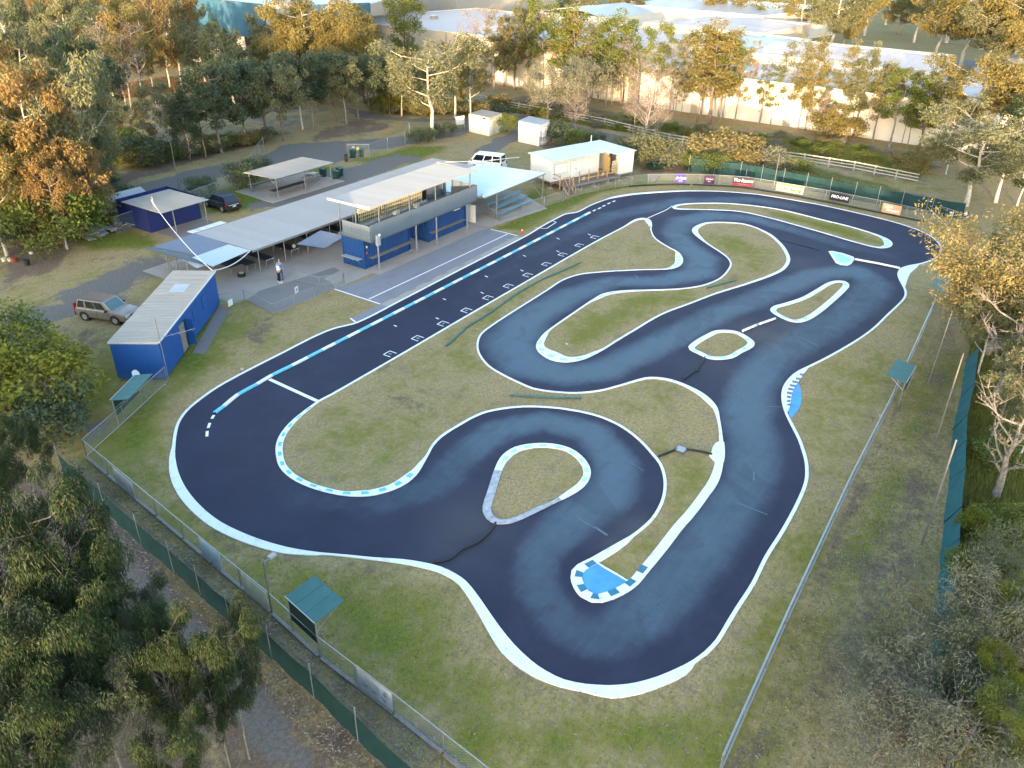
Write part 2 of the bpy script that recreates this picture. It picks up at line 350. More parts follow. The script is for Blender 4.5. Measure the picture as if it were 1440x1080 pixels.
# ------------------------------------------------------------------ traced outlines of the circuit (x, y, kerb width in metres)
def expand(L):
    w = .15; out = []
    for p in L:
        if len(p) > 2: w = p[2]
        g = G(p[0], p[1]); out.append((g.x, g.y, w))
    return np.array(out)
def crom(P, closed, step=.35):
    n = len(P); out = []
    rng = range(n) if closed else range(n-1)
    for i in rng:
        if closed: p0, p1, p2, p3 = P[i-1], P[i], P[(i+1) % n], P[(i+2) % n]
        else: p0, p1, p2, p3 = P[max(i-1, 0)], P[i], P[i+1], P[min(i+2, n-1)]
        d = np.hypot(*(p2-p1)[:2]); k = max(1, int(round(d/step)))
        # centripetal-like damping for uneven spacing
        m1 = (p2-p0)*d/max(1e-6, (np.hypot(*(p1-p0)[:2])+d)); m2 = (p3-p1)*d/max(1e-6, (np.hypot(*(p3-p2)[:2])+d))
        for j in range(k):
            t = j/k; h = (2*t**3-3*t*t+1, t**3-2*t*t+t, -2*t**3+3*t*t, t**3-t*t)
            out.append(h[0]*p1+h[1]*m1+h[2]*p2+h[3]*m2)
    if not closed: out.append(P[-1])
    return np.array(out)
OUTER = [(503,454.3,.14),(471,462.5),(443,474),(395,498.5),(345,524),(309.6,543.5),(288.8,557.5),(265,577),(253,594),(248.5,610,.16),(246.5,628,.17),(246.3,643,.3),
 (252,668,.45),(265,692.5,.5),(287.5,717.5,.5),(315,737.5,.5),(360,757.5,.48),(403.7,770.4,.42),(432,775.5,.28),(446.7,777.5,.2),(455,778.3,.12),(487,781,.12),(528,785,.16),(566.7,787.5,.28),(596,792,.34),
 (620,798,.36),(640,807.5,.36),(655,818,.38),(670,836,.42),(685,857.5,.46),(703,883,.55),(723,907.5,.66),(746.7,930,.6),(766.7,944,.5),(793,956.7,.38),(823,963,.38),(840,964.3,.5),(856.7,965,.58),(870,964.3,.58),
 (895,961,.52),(926.7,951.7,.46),(955,939.5,.42),(966,934,.3),(973,930,.17),(990,917.5),(1006.7,900),(1020,878),(1033,856.7),(1056.7,820),(1075,783),(1098,746.7),(1118,710),(1130,681.7),(1132.5,664),
 (1130.5,645),(1121.7,618),(1111.7,598),(1104,581.7,.14),(1099.7,566.7),(1099,553),(1102.5,541.7),(1111.7,530),(1123,521.7),(1135,516),(1167,500),(1206.7,476.7),(1228,461),(1246.7,443),(1268,422.5),(1272,414.5,.16),
 (1271,406.7),(1264,393),(1262,385),(1266,378,.12),(1276.7,374),(1295,370.5),(1313,364),(1320.5,357),(1322.5,348),(1317,340),(1306.7,331.7),(1285,321.7),(1253,311.7),(1218,303),(1160,290,.14),(1111.7,281),
 (1061.7,273.4),(1013,269.7),(975,269,.2),(943,270,.32),(893,274,.45),(866.7,278,.4),(853,281,.15),(831.7,289,.14),(811.7,299),(796.7,301.3),(785,306.7),(765,317.5),(740,332.6),(650,378.7),(562.9,424)]
I1 = [(465,555,.13),(560,500.3,.12),(650,447.7),(740,395.8),(801.7,360),(843,336.7),(876.7,319,.14),(892,309.5,.3),(903,307,.4),(911.7,308,.5),(916,312.5,.55),(916.7,318,.3),(916,323,.12),(920,333,.12),(928,340),(943,349),
 (951,353,.15),(957,358,.5),(960.5,366,.7),(958,372.5,.62),(950,377,.5),(940,379,.25),(930,379.3,.12),(901.7,380,.12),(860,382),(843,383.3),(818,386),(793,394),(768,410),(726.7,436),(693,458),(678,470),(673.3,480),(673,491.7),
 (678,503),(690,516),(710,528),(733,539),(750,546),(776.7,550.5),(810,552.3),(843,549,.14),(873,541.3),(906.7,531.7,.2),(923,531),(943,534,.24),(965,541.7,.26),(986.7,552.5,.4),(1000,563,.42),(1009,575,.3),(1012,590,.17),(1015,608),(1017,626.7,.26),
 (1017.5,641.7,.4),(1015,662,.46),(1009,680,.5),(996.7,698,.48),(976.7,725,.48),(960,744,.48),(938,773,.48),(920,795,.46),(910,807,.46),(898,821.7,.46),(883,833,.48),(863,843,.5),(846.7,848,.52),(831.7,847.5,.52),(816.7,840,.52),(806.7,826.7,.52),
 (802.5,813,.52),(804,803,.52),(811.7,795,.5),(830,786,.45),(855,771.7,.42),(875,760.5,.32),(888,753,.15),(900,744,.15),(915,730),(925,715),(931,700),(933.5,682),(931.7,666.7),(926.7,653),(916.7,640),(900,621.7),(878,604),(856.7,592.5),
 (833,584),(801.7,577.5),(768,573.7),(735,573),(701.7,576.7),(676.7,583),(643,601),(621.7,615),(610,627,.13),(601.7,642,.14),(596,652,.26),(589,664,.42),(580,674,.55),(568,682.5,.55),(553,689.5,.5),(537,694.5,.5),(520,697.8,.48),
 (501.7,698.7,.46),(485,697.6,.34),(464,694,.33),(433,684.8,.33),(408,672,.35),(393,656.7,.37),(388,638,.38),(389.5,622,.36),(397.5,606.7,.33),(412,591,.26),(433,574.4,.18),(450,562.7,.13)]
I2 = [(754,485,.55),(755.5,493,.8),(763,500.5,1.1),(775,506.7,1.15),(790,509.7,1.),(805,509.3,.7),(823,505,.45),(838,498,.3),(850,491.5,.16),(868,480,.14),(890,466.7),(931.7,442.5),(973,426.7),(1006.7,413.8,.16),(1045,402,.2),(1078,391,.25),(1100,381.3,.28),
 (1109,372,.3),(1110.7,363,.3),(1104,349,.3),(1095,339,.28),(1084,330,.27),(1070,323,.2),(1056.7,317.8,.18),(1043,314.5),(1020,312.7,.2),(995,313,.3),(981.7,316.7,.45),(974,321.7,.55),(974,327,.55),(980,333,.4),(993,342.5,.18),(1013,355.5,.13),
 (1023,363.5),(1026.7,371),(1024,378.5),(1015,389),(1003,396),(985,402),(958,406,.12),(930,407.5),(906.7,408,.18),(881.7,408.7,.3),(862,410.5,.38),(848,413.5,.4),(840,417.5,.38),(828,425,.16),(801.7,443,.13),(773,463,.14),(763,471.5,.35)]
I3 = [(945,291.7,.4),(953,288,.3),(978,286,.18),(1020,286,.15),(1061.7,289.5),(1103,296),(1160,310),(1193,318),(1226.7,328,.18),(1243,334,.4),(1252,339,.7),(1255,343.5,.75),(1251,347.8,.6),(1240,349.5,.4),(1226.7,347.5,.2),(1193,338.5,.15),(1160,328.7),
 (1111.7,315),(1078,306),(1045,298.7),(1020,296.3),(978,295),(956.7,294.8,.3),(948,293.8,.4)]
I4 = [(697.5,656,.42),(707,640.5,.5),(724,629.5,.48),(749,624.5,.42),(776.7,624.7,.42),(801.7,631,.4),(818,642,.4),(829,657,.4),(830,671,.4),(821,685,.42),(804,696.5,.38),(782,707,.2),(760,718,.28),(726.7,733.6,.3),(707,737.8,.32),(690.5,735,.4),(680.5,724,.42),(679,713,.42),(686,690.5,.42)]
I5 = [(968,488,.42),(978,479.5),(993,471),(1006.7,465.3,.38),(1026.7,465),(1040,468),(1055,476.7,.42),(1061,483,.5),(1058,489),(1043,496.7,.42),(1030,504),(1013,506.3),(996.7,505),(980,497.5),(970,492.5)]
I6 = [(1083,436,.45),(1088,431,.4),(1101.7,427.2),(1126.7,419),(1146.7,408),(1163,398.5,.38),(1175,395.3),(1188,396),(1194,401,.5),(1192.5,405.5),(1180,418,.48),(1156.7,438),(1140,449),(1126.7,453.7),(1113,453,.4),(1100,448),(1088,441.7)]
I7 = [(1165,354,.1),(1170,353.7),(1185,356.7),(1200,362),(1201.7,365),(1196.7,371.7),(1191.7,374),(1181.7,373),(1175,370)]
def ccw(P): return sum(P[i-1][0]*P[i][1]-P[i][0]*P[i-1][1] for i in range(len(P))) > 0
outer = crom(expand(OUTER), True, .45)
isles = [crom(expand(I), True, .4) for I in (I1, I2, I3, I4, I5, I6)]
isle7 = expand(I7)
def inpoly(px, py, poly):
    x, y = np.asarray(px), np.asarray(py); ins = np.zeros(x.shape, bool); n = len(poly)
    for i in range(n):
        x1, y1 = poly[i-1][0], poly[i-1][1]; x2, y2 = poly[i][0], poly[i][1]
        if y1 == y2: continue
        c = ((y1 > y) != (y2 > y)) & (x < (x2-x1)*(y-y1)/(y2-y1)+x1); ins ^= c
    return ins
def segdist(px, py, poly, closed=True):
    d = np.full(np.shape(px), 1e9); n = len(poly)
    for i in range(0 if closed else 1, n):
        x1, y1 = poly[i-1][0], poly[i-1][1]; x2, y2 = poly[i][0], poly[i][1]
        L2 = (x2-x1)**2+(y2-y1)**2
        if L2 < 1e-9: continue
        t = np.clip(((px-x1)*(x2-x1)+(py-y1)*(y2-y1))/L2, 0, 1)
        d = np.minimum(d, np.hypot(px-x1-t*(x2-x1), py-y1-t*(y2-y1)))
    return d
# ------------------------------------------------------------------ ground sheet with material masks
def axis(lo, hi, step, far, growth=1.22):
    a = list(np.arange(lo, hi+1e-6, step)); s = step
    while a[-1] < far[1]: s *= growth; a.append(a[-1]+s)
    s = step
    while a[0] > far[0]: s *= growth; a.insert(0, a[0]-s)
    return np.array(a)
gx = axis(0, 112, .42, (-150, 1400)); gy = axis(-12, 86, .42, (-500, 1300))
GX, GY = np.meshgrid(gx, gy, indexing='ij'); X, Y = GX.ravel(), GY.ravel()
def fnoise(x, y, s, seed):
    r = np.random.RandomState(seed); o = np.zeros_like(x)
    for k in range(6):
        a = r.uniform(0, 6.28); f = s*(1.0+k*.55); o += np.sin((x*math.cos(a)+y*math.sin(a))*f+r.uniform(0, 6.28)+1.5*np.sin(y*f*.37+k))/(1+.5*k)
    return o/2.2
mask = np.zeros((len(X), 4)); wob = fnoise(X, Y, .9, 3)*.35+fnoise(X, Y, 2.3, 5)*.18
def paint(ch, val, soft, pts, op='max'):
    poly = [tuple(G(*p)[:2]) if len(p) == 2 else (p[0], p[1]) for p in pts]
    bx = [p[0] for p in poly]; by = [p[1] for p in poly]
    s = (X > min(bx)-soft*3) & (X < max(bx)+soft*3) & (Y > min(by)-soft*3) & (Y < max(by)+soft*3)
    d = segdist(X[s], Y[s], poly); ins = inpoly(X[s], Y[s], poly); sd_ = np.where(ins, d, -d)+wob[s]*soft*1.2
    k = np.clip(sd_/soft*.5+.5, 0, 1); cur = mask[s, ch]
    mask[s, ch] = np.maximum(cur, k*val) if op == 'max' else cur*(1-k)+val*k
LUSH, LIT, GRAV, WEED = 0, 1, 2, 3
# lush turf
paint(0, 1., 2.2, [(230,470),(330,425),(300,520),(250,575),(240,640),(262,720),(340,775),(300,790),(150,655),(120,620),(190,560),(240,530)])
paint(0, 1., 2.5, [(350,775),(430,785),(500,800),(560,840),(600,910),(680,960),(760,1000),(900,985),(980,950),(1040,900),(1100,800),(1130,740),(1140,760),(1020,1080),(640,1080),(450,900),(330,800)])
paint(0, .75, 1.5, [(830,780),(900,745),(940,690),(960,640),(1000,660),(940,760),(870,815)])
paint(0, 1., .35, [(697,322),(745,325),(811,287),(850,270),(900,262),(960,258),(940,253),(850,262),(803,276),(750,295)])
paint(0, .9, 1., [(95,330),(150,322),(215,330),(235,352),(130,352)])
paint(0, .85, 1.5, [(85,560),(190,430),(235,385),(240,400),(160,510),(190,545),(130,600)])
paint(0, .9, 1., [(500,226),(580,205),(640,205),(600,222),(540,236)])
paint(0, .95, 1., [(395,250),(455,232),(500,240),(460,262),(380,285),(340,300),(290,300),(280,270)])
paint(0, .9, .8, [(1075,296),(1170,314),(1225,332),(1245,343),(1225,344),(1160,325),(1090,305)])
paint(0, .3, 1.2, [(1080,640),(1300,420),(1310,440),(1150,720),(1050,900),(1045,850)])
paint(0, .45, 1.5, [(640,590),(480,570),(420,600),(400,650),(450,680),(560,670)])
paint(0, .75, 1., [(630,480),(700,425),(800,375),(790,390),(700,440),(670,480),(690,530),(640,520)])
paint(0, .75, 1.5, [(770,490),(830,440),(900,410),(960,410),(930,430),(870,470),(820,495)])
paint(0, .95, 1.5, [(1270,590),(1330,500),(1345,520),(1240,780),(1150,950),(1110,1080),(1050,1080),(1200,760)])
paint(0, .5, 1.5, [(930,420),(1050,395),(1090,370),(1060,340),(1000,330),(1040,370),(990,400)])
paint(0, .9, .8, [(680,300),(760,262),(775,275),(720,300)])
# worn strip and leaf litter
paint(1, .5, 1.6, [(95,640),(150,650),(430,870),(600,1030),(680,1090),(600,1100),(400,1000),(240,860),(90,720)])
paint(1, .52, 2.5, [(0,480),(100,455),(200,440),(180,500),(120,560),(60,520),(0,500)])
paint(1, .5, 2.0, [(0,400),(120,380),(250,355),(300,330),(240,345),(100,362),(0,385)])
paint(1, .45, 2.0, [(480,560),(620,520),(680,560),(560,600)])
paint(1, .42, 2.5, [(1150,560),(1230,500),(1250,540),(1190,640),(1150,660)])
paint(1, .5, .6, [(118,640),(128,645),(450,920),(640,1075),(655,1090),(620,1085),(430,925),(115,655)])
paint(1, .6, 1.4, [(1330,420),(1350,420),(1340,560),(1325,700),(1310,830),(1200,1000),(1100,1080),(1050,1080),(1130,900),(1220,740),(1290,560)])
paint(1, .8, .5, [(1262,552),(1276,556),(1225,660),(1140,840),(1060,1010),(1035,1080),(1022,1080),(1100,900),(1200,682)])
paint(1, .8, .6, [(1225,650),(1238,650),(1165,830),(1090,1000),(1060,1080),(1048,1080),(1140,850)])
paint(1, .55, .7, [(250,690),(340,765),(440,785),(560,795),(640,820),(700,900),(760,950),(850,978),(960,945),(965,960),(860,1010),(740,985),(680,920),(610,830),(560,815),(430,805),(330,790),(240,720)])
paint(1, .6, .5, [(440,575),(545,505),(560,510),(460,575)])
paint(1, .55, .6, [(330,480),(370,435),(395,450),(370,490)])
paint(1, .75, 1.2, [(0,350),(60,330),(120,345),(90,375),(30,400),(0,410)])
paint(1, .75, 1., [(160,290),(172,262),(270,230),(360,205),(362,196),(260,215),(165,245),(150,270)])
paint(1, .7, 1.2, [(430,205),(470,195),(540,185),(560,175),(500,165),(440,185)])
paint(1, .55, .8, [(1090,290),(1330,330),(1330,340),(1240,312),(1100,285)])
paint(1, .75, .8, [(895,235),(960,225),(990,238),(960,246),(900,243)])
paint(1, .7, 1.5, [(700,185),(760,200),(900,205),(930,215),(900,225),(770,215)])
paint(1, .75, 2.5, [(720,128),(960,175),(1180,195),(1330,225),(1330,245),(1150,225),(940,190),(720,150)])
paint(1, .55, 1.5, [(1100,225),(1300,265),(1330,262),(1300,248),(1110,215)])
paint(1, .72, 2.2, [(-200,700),(60,640),(110,665),(245,806),(325,878),(442,981),(600,1130),(-400,1400)])
# gravel and old bitumen
paint(2, .85, 2.0, [(0,430),(70,425),(130,385),(200,365),(250,358),(262,372),(210,395),(165,425),(95,450),(60,480),(0,500)])
paint(2, .6, 1.2, [(95,590),(150,585),(175,600),(150,620),(115,640),(98,620)])
paint(2, .9, .8, [(160,290),(172,266),(250,243),(360,222),(400,203),(440,200),(535,195),(610,186),(660,178),(640,170),(560,165),(480,150),(500,166),(600,172),(700,153),(722,160),(845,184),(960,209),(1150,243),(1300,275),(1340,290),(1335,300),(1290,292),(1150,262),(960,223),(840,200),(720,178),(690,172),(655,190),(600,198),(540,210),(500,212),(440,238),(400,242),(350,232),(290,262),(200,290)])
paint(2, .95, .6, [(440,205),(500,205),(505,215),(470,232),(440,220)])
paint(2, .9, .7, [(661,215),(692,219),(729,196),(740,190),(730,181),(708,190),(681,204)])
paint(2, .75, 1.2, [(400,262),(470,238),(560,215),(600,222),(500,262),(430,290),(330,300)])
paint(2, .5, 2., [(170,140),(300,112),(420,130),(480,150),(420,190),(330,200),(240,225),(200,210),(180,175)])
paint(0, .3, 3., [(190,150),(320,125),(400,150),(330,190),(230,200)])
paint(2, .68, .8, [(120,690),(180,720),(240,790),(300,880),(380,960),(460,1080),(380,1090),(300,1000),(210,900),(150,820),(100,740)])
paint(2, .5, .6, [(1310,470),(1350,478),(1345,496),(1310,492)])
# weeds
paint(3, .9, 1.0, [(1362,500),(1440,500),(1440,1080),(1320,1080),(1330,830),(1350,700)])
paint(3, .8, 1.2, [(955,205),(1000,195),(1100,222),(1250,260),(1300,285),(1250,280),(1150,262),(1050,250),(960,238)])
paint(3, .85, 1.5, [(700,138),(930,178),(1180,205),(1300,235),(1290,250),(1150,225),(930,195),(700,155)])
paint(3, .7, 2., [(530,140),(690,140),(690,160),(560,166),(520,155)])
paint(3, .8, 2.5, [(0,160),(160,150),(170,260),(130,290),(140,320),(60,330),(0,345)])
paint(3, .6, 1.5, [(180,205),(380,180),(420,185),(360,205),(250,222),(170,250)])
d0 = np.hypot(X-50, Y-35); mask[:, 3] = np.maximum(mask[:, 3], np.clip((d0-135)/60, 0, .42))
# the turf is worn and dry beside the kerbs
edge = (X > 8) & (X < 100) & (Y > 0) & (Y < 60); de = np.full(len(X), 99.); xe, ye = X[edge], Y[edge]; dd = segdist(xe, ye, outer[::2])
for I in isles: dd = np.minimum(dd, segdist(xe, ye, I[::2]))
de[edge] = dd; mask[:, 0] = mask[:, 0]*(1-.8*np.exp(-de/.9))-.22*np.exp(-de/.8); mask[:, 1] = np.maximum(mask[:, 1], .46*np.exp(-de/.7)*(fnoise(X, Y, .35, 9) > -.25))
me = bpy.data.meshes.new('ground'); nx, ny = len(gx), len(gy)
idx = np.arange(nx*ny).reshape(nx, ny)
quads = np.stack([idx[:-1, :-1], idx[1:, :-1], idx[1:, 1:], idx[:-1, 1:]], -1).reshape(-1, 4)
me.vertices.add(len(X)); me.vertices.foreach_set('co', np.stack([X, Y, np.zeros_like(X)], -1).ravel().astype(np.float32))
me.loops.add(quads.size); me.loops.foreach_set('vertex_index', quads.ravel().astype(np.int32))
me.polygons.add(len(quads)); me.polygons.foreach_set('loop_start', np.arange(0, quads.size, 4, dtype=np.int32))
me.update(calc_edges=True)
ca = me.color_attributes.new('mask', 'FLOAT_COLOR', 'POINT'); ca.data.foreach_set('color', mask.ravel().astype(np.float32))
me.materials.append(M['ground']); go = bpy.data.objects.new('ground', me); col.objects.link(go); struct(go)
go['label'] = 'mottled green and straw coloured turf with dirt and leaf litter'

# ------------------------------------------------------------------ asphalt circuit
ZA = .012
WEAR = [(640,425,1.2,.25),(740,360,1.3,.34),(800,330,1.4,.42),(860,303,1.8,.62),(960,283,1.9,.78),(1060,281,1.7,.66),(1150,297,1.6,.36),(1230,318,1.6,.18),(1285,340,1.5,.12),(1262,360,1.5,.3),(1190,346,1.6,.46),(1120,325,1.5,.62),(1060,308,1.6,.88),(1000,303,1.9,1.),(958,312,1.9,1.),(948,328,1.8,.95),(962,345,1.8,1.),(988,363,2.,.98),(985,383,1.9,1.),(930,396,1.5,.95),(860,396,1.5,.9),(800,416,1.9,.9),(745,448,2.2,1.),(715,480,2.6,1.),(735,512,2.4,1.),(790,527,1.9,1.),(850,521,1.8,1.),(920,487,1.8,.98),(1000,446,1.8,.9),(1080,414,1.8,.85),(1150,385,1.8,.9),(1205,382,2.0,.95),(1232,400,2.1,.8),(1212,426,2.2,.7),(1150,466,2.2,.72),(1092,500,2.1,.8),(1058,540,2.0,.95),(1050,580,2.1,1.),(1062,640,2.0,.85),(1048,690,2.0,.8),(1010,745,2.1,.8),(965,800,2.2,.78),(900,870,2.1,.66),(850,905,1.6,.6),(800,885,1.6,.6),(755,835,1.5,.66),(755,780,1.5,.72),(800,735,1.8,.8),(858,695,1.8,1.),(868,652,1.7,1.),(835,607,1.5,1.),(765,592,1.4,.98),(700,605,1.5,.95),(655,640,1.6,.72),(610,685,1.6,.5),(520,712,1.5,.42),(430,702,1.6,.30),(372,668,1.7,.2),(352,625,1.7,.2),(372,575,1.5,.22),(450,522,1.3,.22),(540,478,1.2,.25)]
wp = np.array([[*G(a, b)[:2], c_, d_] for a, b, c_, d_ in WEAR])
def build_track():
    V = []; E = []
    def ring(P):
        n0 = len(V); V.extend([Vector((p[0], p[1])) for p in P]); k = len(P); E.extend([(n0+i, n0+(i+1) % k) for i in range(k)])
    ring(outer)
    for I in isles: ring(I)
    x0, y0 = outer[:, 0].min(), outer[:, 1].min(); x1, y1 = outer[:, 0].max(), outer[:, 1].max()
    st = .62; ax, ay = np.meshgrid(np.arange(x0, x1, st), np.arange(y0, y1, st), indexing='ij'); ax = ax.ravel(); ay = ay.ravel()
    ax = ax+np.random.RandomState(1).uniform(-.08, .08, ax.shape); ok = inpoly(ax, ay, outer)
    for I in isles: ok &= ~inpoly(ax, ay, I)
    ax, ay = ax[ok], ay[ok]; dm = segdist(ax, ay, outer)
    for I in isles: dm = np.minimum(dm, segdist(ax, ay, I))
    ax, ay = ax[dm > .22], ay[dm > .22]
    V.extend([Vector((p, q)) for p, q in zip(ax, ay)])
    r = geometry.delaunay_2d_cdt(V, E, [], 0, 1e-5)
    vv = np.array([(p.x, p.y) for p in r[0]]); ff = np.array([f for f in r[2] if len(f) == 3])
    cx = vv[ff].mean(1); ok = inpoly(cx[:, 0], cx[:, 1], outer)
    for I in isles: ok &= ~inpoly(cx[:, 0], cx[:, 1], I)
    ff = ff[ok]
    x, y = vv[:, 0], vv[:, 1]; w = np.zeros(len(x))
    for i in range(len(wp)-1):
        a_, b_ = wp[i], wp[i+1]; L2 = (b_[0]-a_[0])**2+(b_[1]-a_[1])**2
        t = np.clip(((x-a_[0])*(b_[0]-a_[0])+(y-a_[1])*(b_[1]-a_[1]))/L2, 0, 1)
        d = np.hypot(x-a_[0]-t*(b_[0]-a_[0]), y-a_[1]-t*(b_[1]-a_[1])); hw = a_[2]+(b_[2]-a_[2])*t; s = a_[3]+(b_[3]-a_[3])*t
        e = np.clip(1-(d/hw-.25)/1.0, 0, 1); e = e*e*(3-2*e); w = np.maximum(w, e*s)
    dust = np.zeros(len(x))
    for cxp, cyp, rx, s in ((660, 735, 2.2, .35), (640, 765, 1.6, .3), (1070, 470, 2.2, .55), (1100, 458, 1.5, .4), (1130, 372, 2.0, .3), (1010, 520, 2., .25), (900, 745, 1.2, .5), (870, 765, 1., .4), (930, 300, 1.4, .2)):
        g = G(cxp, cyp); dust = np.maximum(dust, s*np.exp(-((x-g.x)**2+(y-g.y)**2)/rx**2))
    m = bpy.data.meshes.new('race_track'); m.from_pydata([(p, q, ZA) for p, q in zip(x, y)], [], [tuple(int(i) for i in f) for f in ff])
    ca = m.color_attributes.new('wear', 'FLOAT_COLOR', 'POINT'); ca.data.foreach_set('color', np.stack([w, dust, w*0, w*0+1], -1).ravel().astype(np.float32))
    m.materials.append(M['asphalt'])
    if m.polygons[0].normal.z < 0: m.flip_normals()
    o = bpy.data.objects.new('race_track', m); col.objects.link(o); struct(o); o['label'] = 'dark winding asphalt circuit with pale worn racing line'
build_track()

# ------------------------------------------------------------------ kerbs
def normals(P, closed):
    n = len(P); T = np.zeros((n, 2))
    for i in range(n):
        a_ = P[i-1] if (closed or i) else P[i]; b_ = P[(i+1) % n] if (closed or i < n-1) else P[i]
        t = (b_-a_)[:2]; T[i] = t/max(1e-9, np.hypot(*t))
    return np.stack([-T[:, 1], T[:, 0]], -1)
ZK = .05
def kerb_strip(P, closed, side, name, m, parent=None, z=ZK):
    """raised strip along the asphalt edge P, growing to one side by each point's own width"""
    N_ = normals(P, closed)*side; n = len(P); mb = MB(); e = P[:, :2]-N_*.01; o = P[:, :2]+N_*P[:, 2:3]
    rng = range(n) if closed else range(n-1)
    for i in rng:
        j = (i+1) % n
        mb.face([(*e[i], z), (*e[j], z), (*o[j], z), (*o[i], z)] if side < 0 else [(*e[j], z), (*e[i], z), (*o[i], z), (*o[j], z)])
        mb.face([(*e[i], 0.0), (*e[j], 0.0), (*e[j], z), (*e[i], z)]); mb.face([(*o[j], 0.0), (*o[i], 0.0), (*o[i], z), (*o[j], z)])
    if not closed:
        for i in (0, n-1): mb.face([(*e[i], 0), (*e[i], z), (*o[i], z), (*o[i], 0)])
    return mb.build(name, m, parent)
def arclen(P): return np.concatenate([[0], np.cumsum(np.hypot(*np.diff(P[:, :2], axis=0).T))])
def near(P, px): g = G(*px); return int(np.argmin(np.hypot(P[:, 0]-g.x, P[:, 1]-g.y)))
def blocks(P, side, a_px, b_px, pitch, ln, lo, hi, m, parent, z=ZK+.004, fwd=True):
    """painted blocks on the kerb between two spots, each its own thin slab"""
    i0, i1 = near(P, a_px), near(P, b_px); n = len(P)
    ids = [(i0+k) % n for k in range(((i1-i0) % n)+1)] if fwd else [(i0-k) % n for k in range(((i0-i1) % n)+1)]
    Nn = (normals(P, True)*side)[ids]; Q = P[ids]; s = arclen(Q); u = pitch*.3
    while u+ln < s[-1]:
        pts = []
        for v in (u, u+ln):
            q = [np.interp(v, s, Q[:, k]) for k in range(3)]; nn = [np.interp(v, s, Nn[:, k]) for k in range(2)]
            for f in (lo, hi): pts.append((q[0]+nn[0]*q[2]*f, q[1]+nn[1]*q[2]*f, z))
        MB().slab([pts[0], pts[1], pts[3], pts[2]], .003).build('painted_block', m, parent)
        u += pitch
def kerb(P, closed, side, label, m=None):
    o = kerb_strip(P, closed, side, 'kerb', m or M['kerb_white']); struct(o); o['label'] = label; WM[o.name] = Matrix(); return o
so = -1 if ccw(outer) else 1
ko = kerb(outer, True, so, 'white kerb line round the outside of the circuit')
def sI(P): return 1 if ccw(P) else -1
k1 = kerb(isles[0], True, sI(isles[0]), 'white kerb round the long central grass island')
k2 = kerb(isles[1], True, sI(isles[1]), 'white kerb round the hooked grass island between the bends')
k3 = kerb(isles[2], True, sI(isles[2]), 'white kerb round the long thin island by the far straight')
P4 = isles[3]; k4 = kerb(P4, True, sI(P4), 'white kerb round the teardrop island')
k5 = kerb(isles[4], True, sI(isles[4]), 'white kerb round the small rounded square island')
k6 = kerb(isles[5], True, sI(isles[5]), 'white kerb round the narrow wedge island')
# faded stretch of the teardrop kerb
def sub(P, a_px, b_px):
    i0, i1 = near(P, a_px), near(P, b_px); n = len(P); return P[[(i0+k) % n for k in range(((i1-i0) % n)+1)]]
fd = sub(P4, (790,704), (695,663)); fd = fd.copy(); fd[:, 2] *= 1.0
kerb_strip(fd*np.array([1, 1, 1.02]), False, sI(P4), 'kerb_worn_stretch', M['kerb_faded'], k4, ZK+.004)
P1, s1 = isles[0], sI(isles[0])
blocks(P1, s1, (589,664), (440,570), 1.02, .42, .28, .82, M['kerb_cyan'], k1)
blocks(P1, s1, (930,783), (862,768), 1.02, .46, .3, .98, M['kerb_teal'], k1) if False else None
blocks(P1, s1, (918,797), (850,774), 1.15, .52, .32, 1.0, M['kerb_teal'], k1)
blocks(P1, s1, (956,359), (938,379), .8, .4, .35, .85, M['kerb_pale'], k1)
blocks(P4, sI(P4), (700,652), (812,692), 1.0, .42, .3, .8, M['kerb_pale'], k4)
blocks(isles[1], sI(isles[1]), (872,476), (762,473), 1.3, .55, .22, .55, M['kerb_pale'], k2, fwd=False)
blocks(isles[1], sI(isles[1]), (905,408), (840,418), 1.2, .5, .3, .8, M['kerb_pale'], k2)
blocks(isles[2], sI(isles[2]), (1238,333), (1232,348), 1.0, .5, .2, .95, M['kerb_pale'], k3)
blocks(isles[4], sI(isles[4]), (1055,490), (970,488), 1.25, .5, .35, .95, M['kerb_pale'], k5)
blocks(isles[4], sI(isles[4]), (1050,475), (1060,482), .9, .4, .35, .95, M['kerb_pale'], k5)
blocks(isles[5], sI(isles[5]), (1180,396), (1192,406), .8, .4, .35, .95, M['kerb_pale'], k6)
blocks(isles[5], sI(isles[5]), (1145,446), (1085,436), 1.25, .5, .35, .95, M['kerb_pale'], k6)
def px_sheet(name, pts, z, m, label, smooth=False, th=None, parent=None):
    P = np.array([[*G(*p)[:2], 0] for p in pts])
    if smooth: P = crom(P, True, .3)
    mb = MB()
    if th: mb.prism([tuple(p[:2]) for p in P], z-th, z)
    else:
        q = [(p[0], p[1], z) for p in P]; mb.face(q if ccw(P) else q[::-1])
    o = mb.build(name, m, parent)
    if parent is None: struct(o); o['label'] = label
    return o
# blue painted hairpin apex inside the tongue
px_sheet('painted_apex', [(826.5,793),(838,790),(850,799),(866,808),(883,819),(879,826),(868,832.5),(858,836),(845,837.5),(834,835),(826,829.5),(820,821),(817.5,810),(820,800)], .03, M['paint_blue'], 'bright blue painted apex of the hairpin tongue', th=.03)
px_sheet('painted_edge', [(836,790.5),(850,800),(866,809),(882,818.5),(883,816.5),(867,806.5),(851,797.5),(838,789)], .034, M['kerb_white'], 'white painted edge of the blue hairpin apex', th=.02)
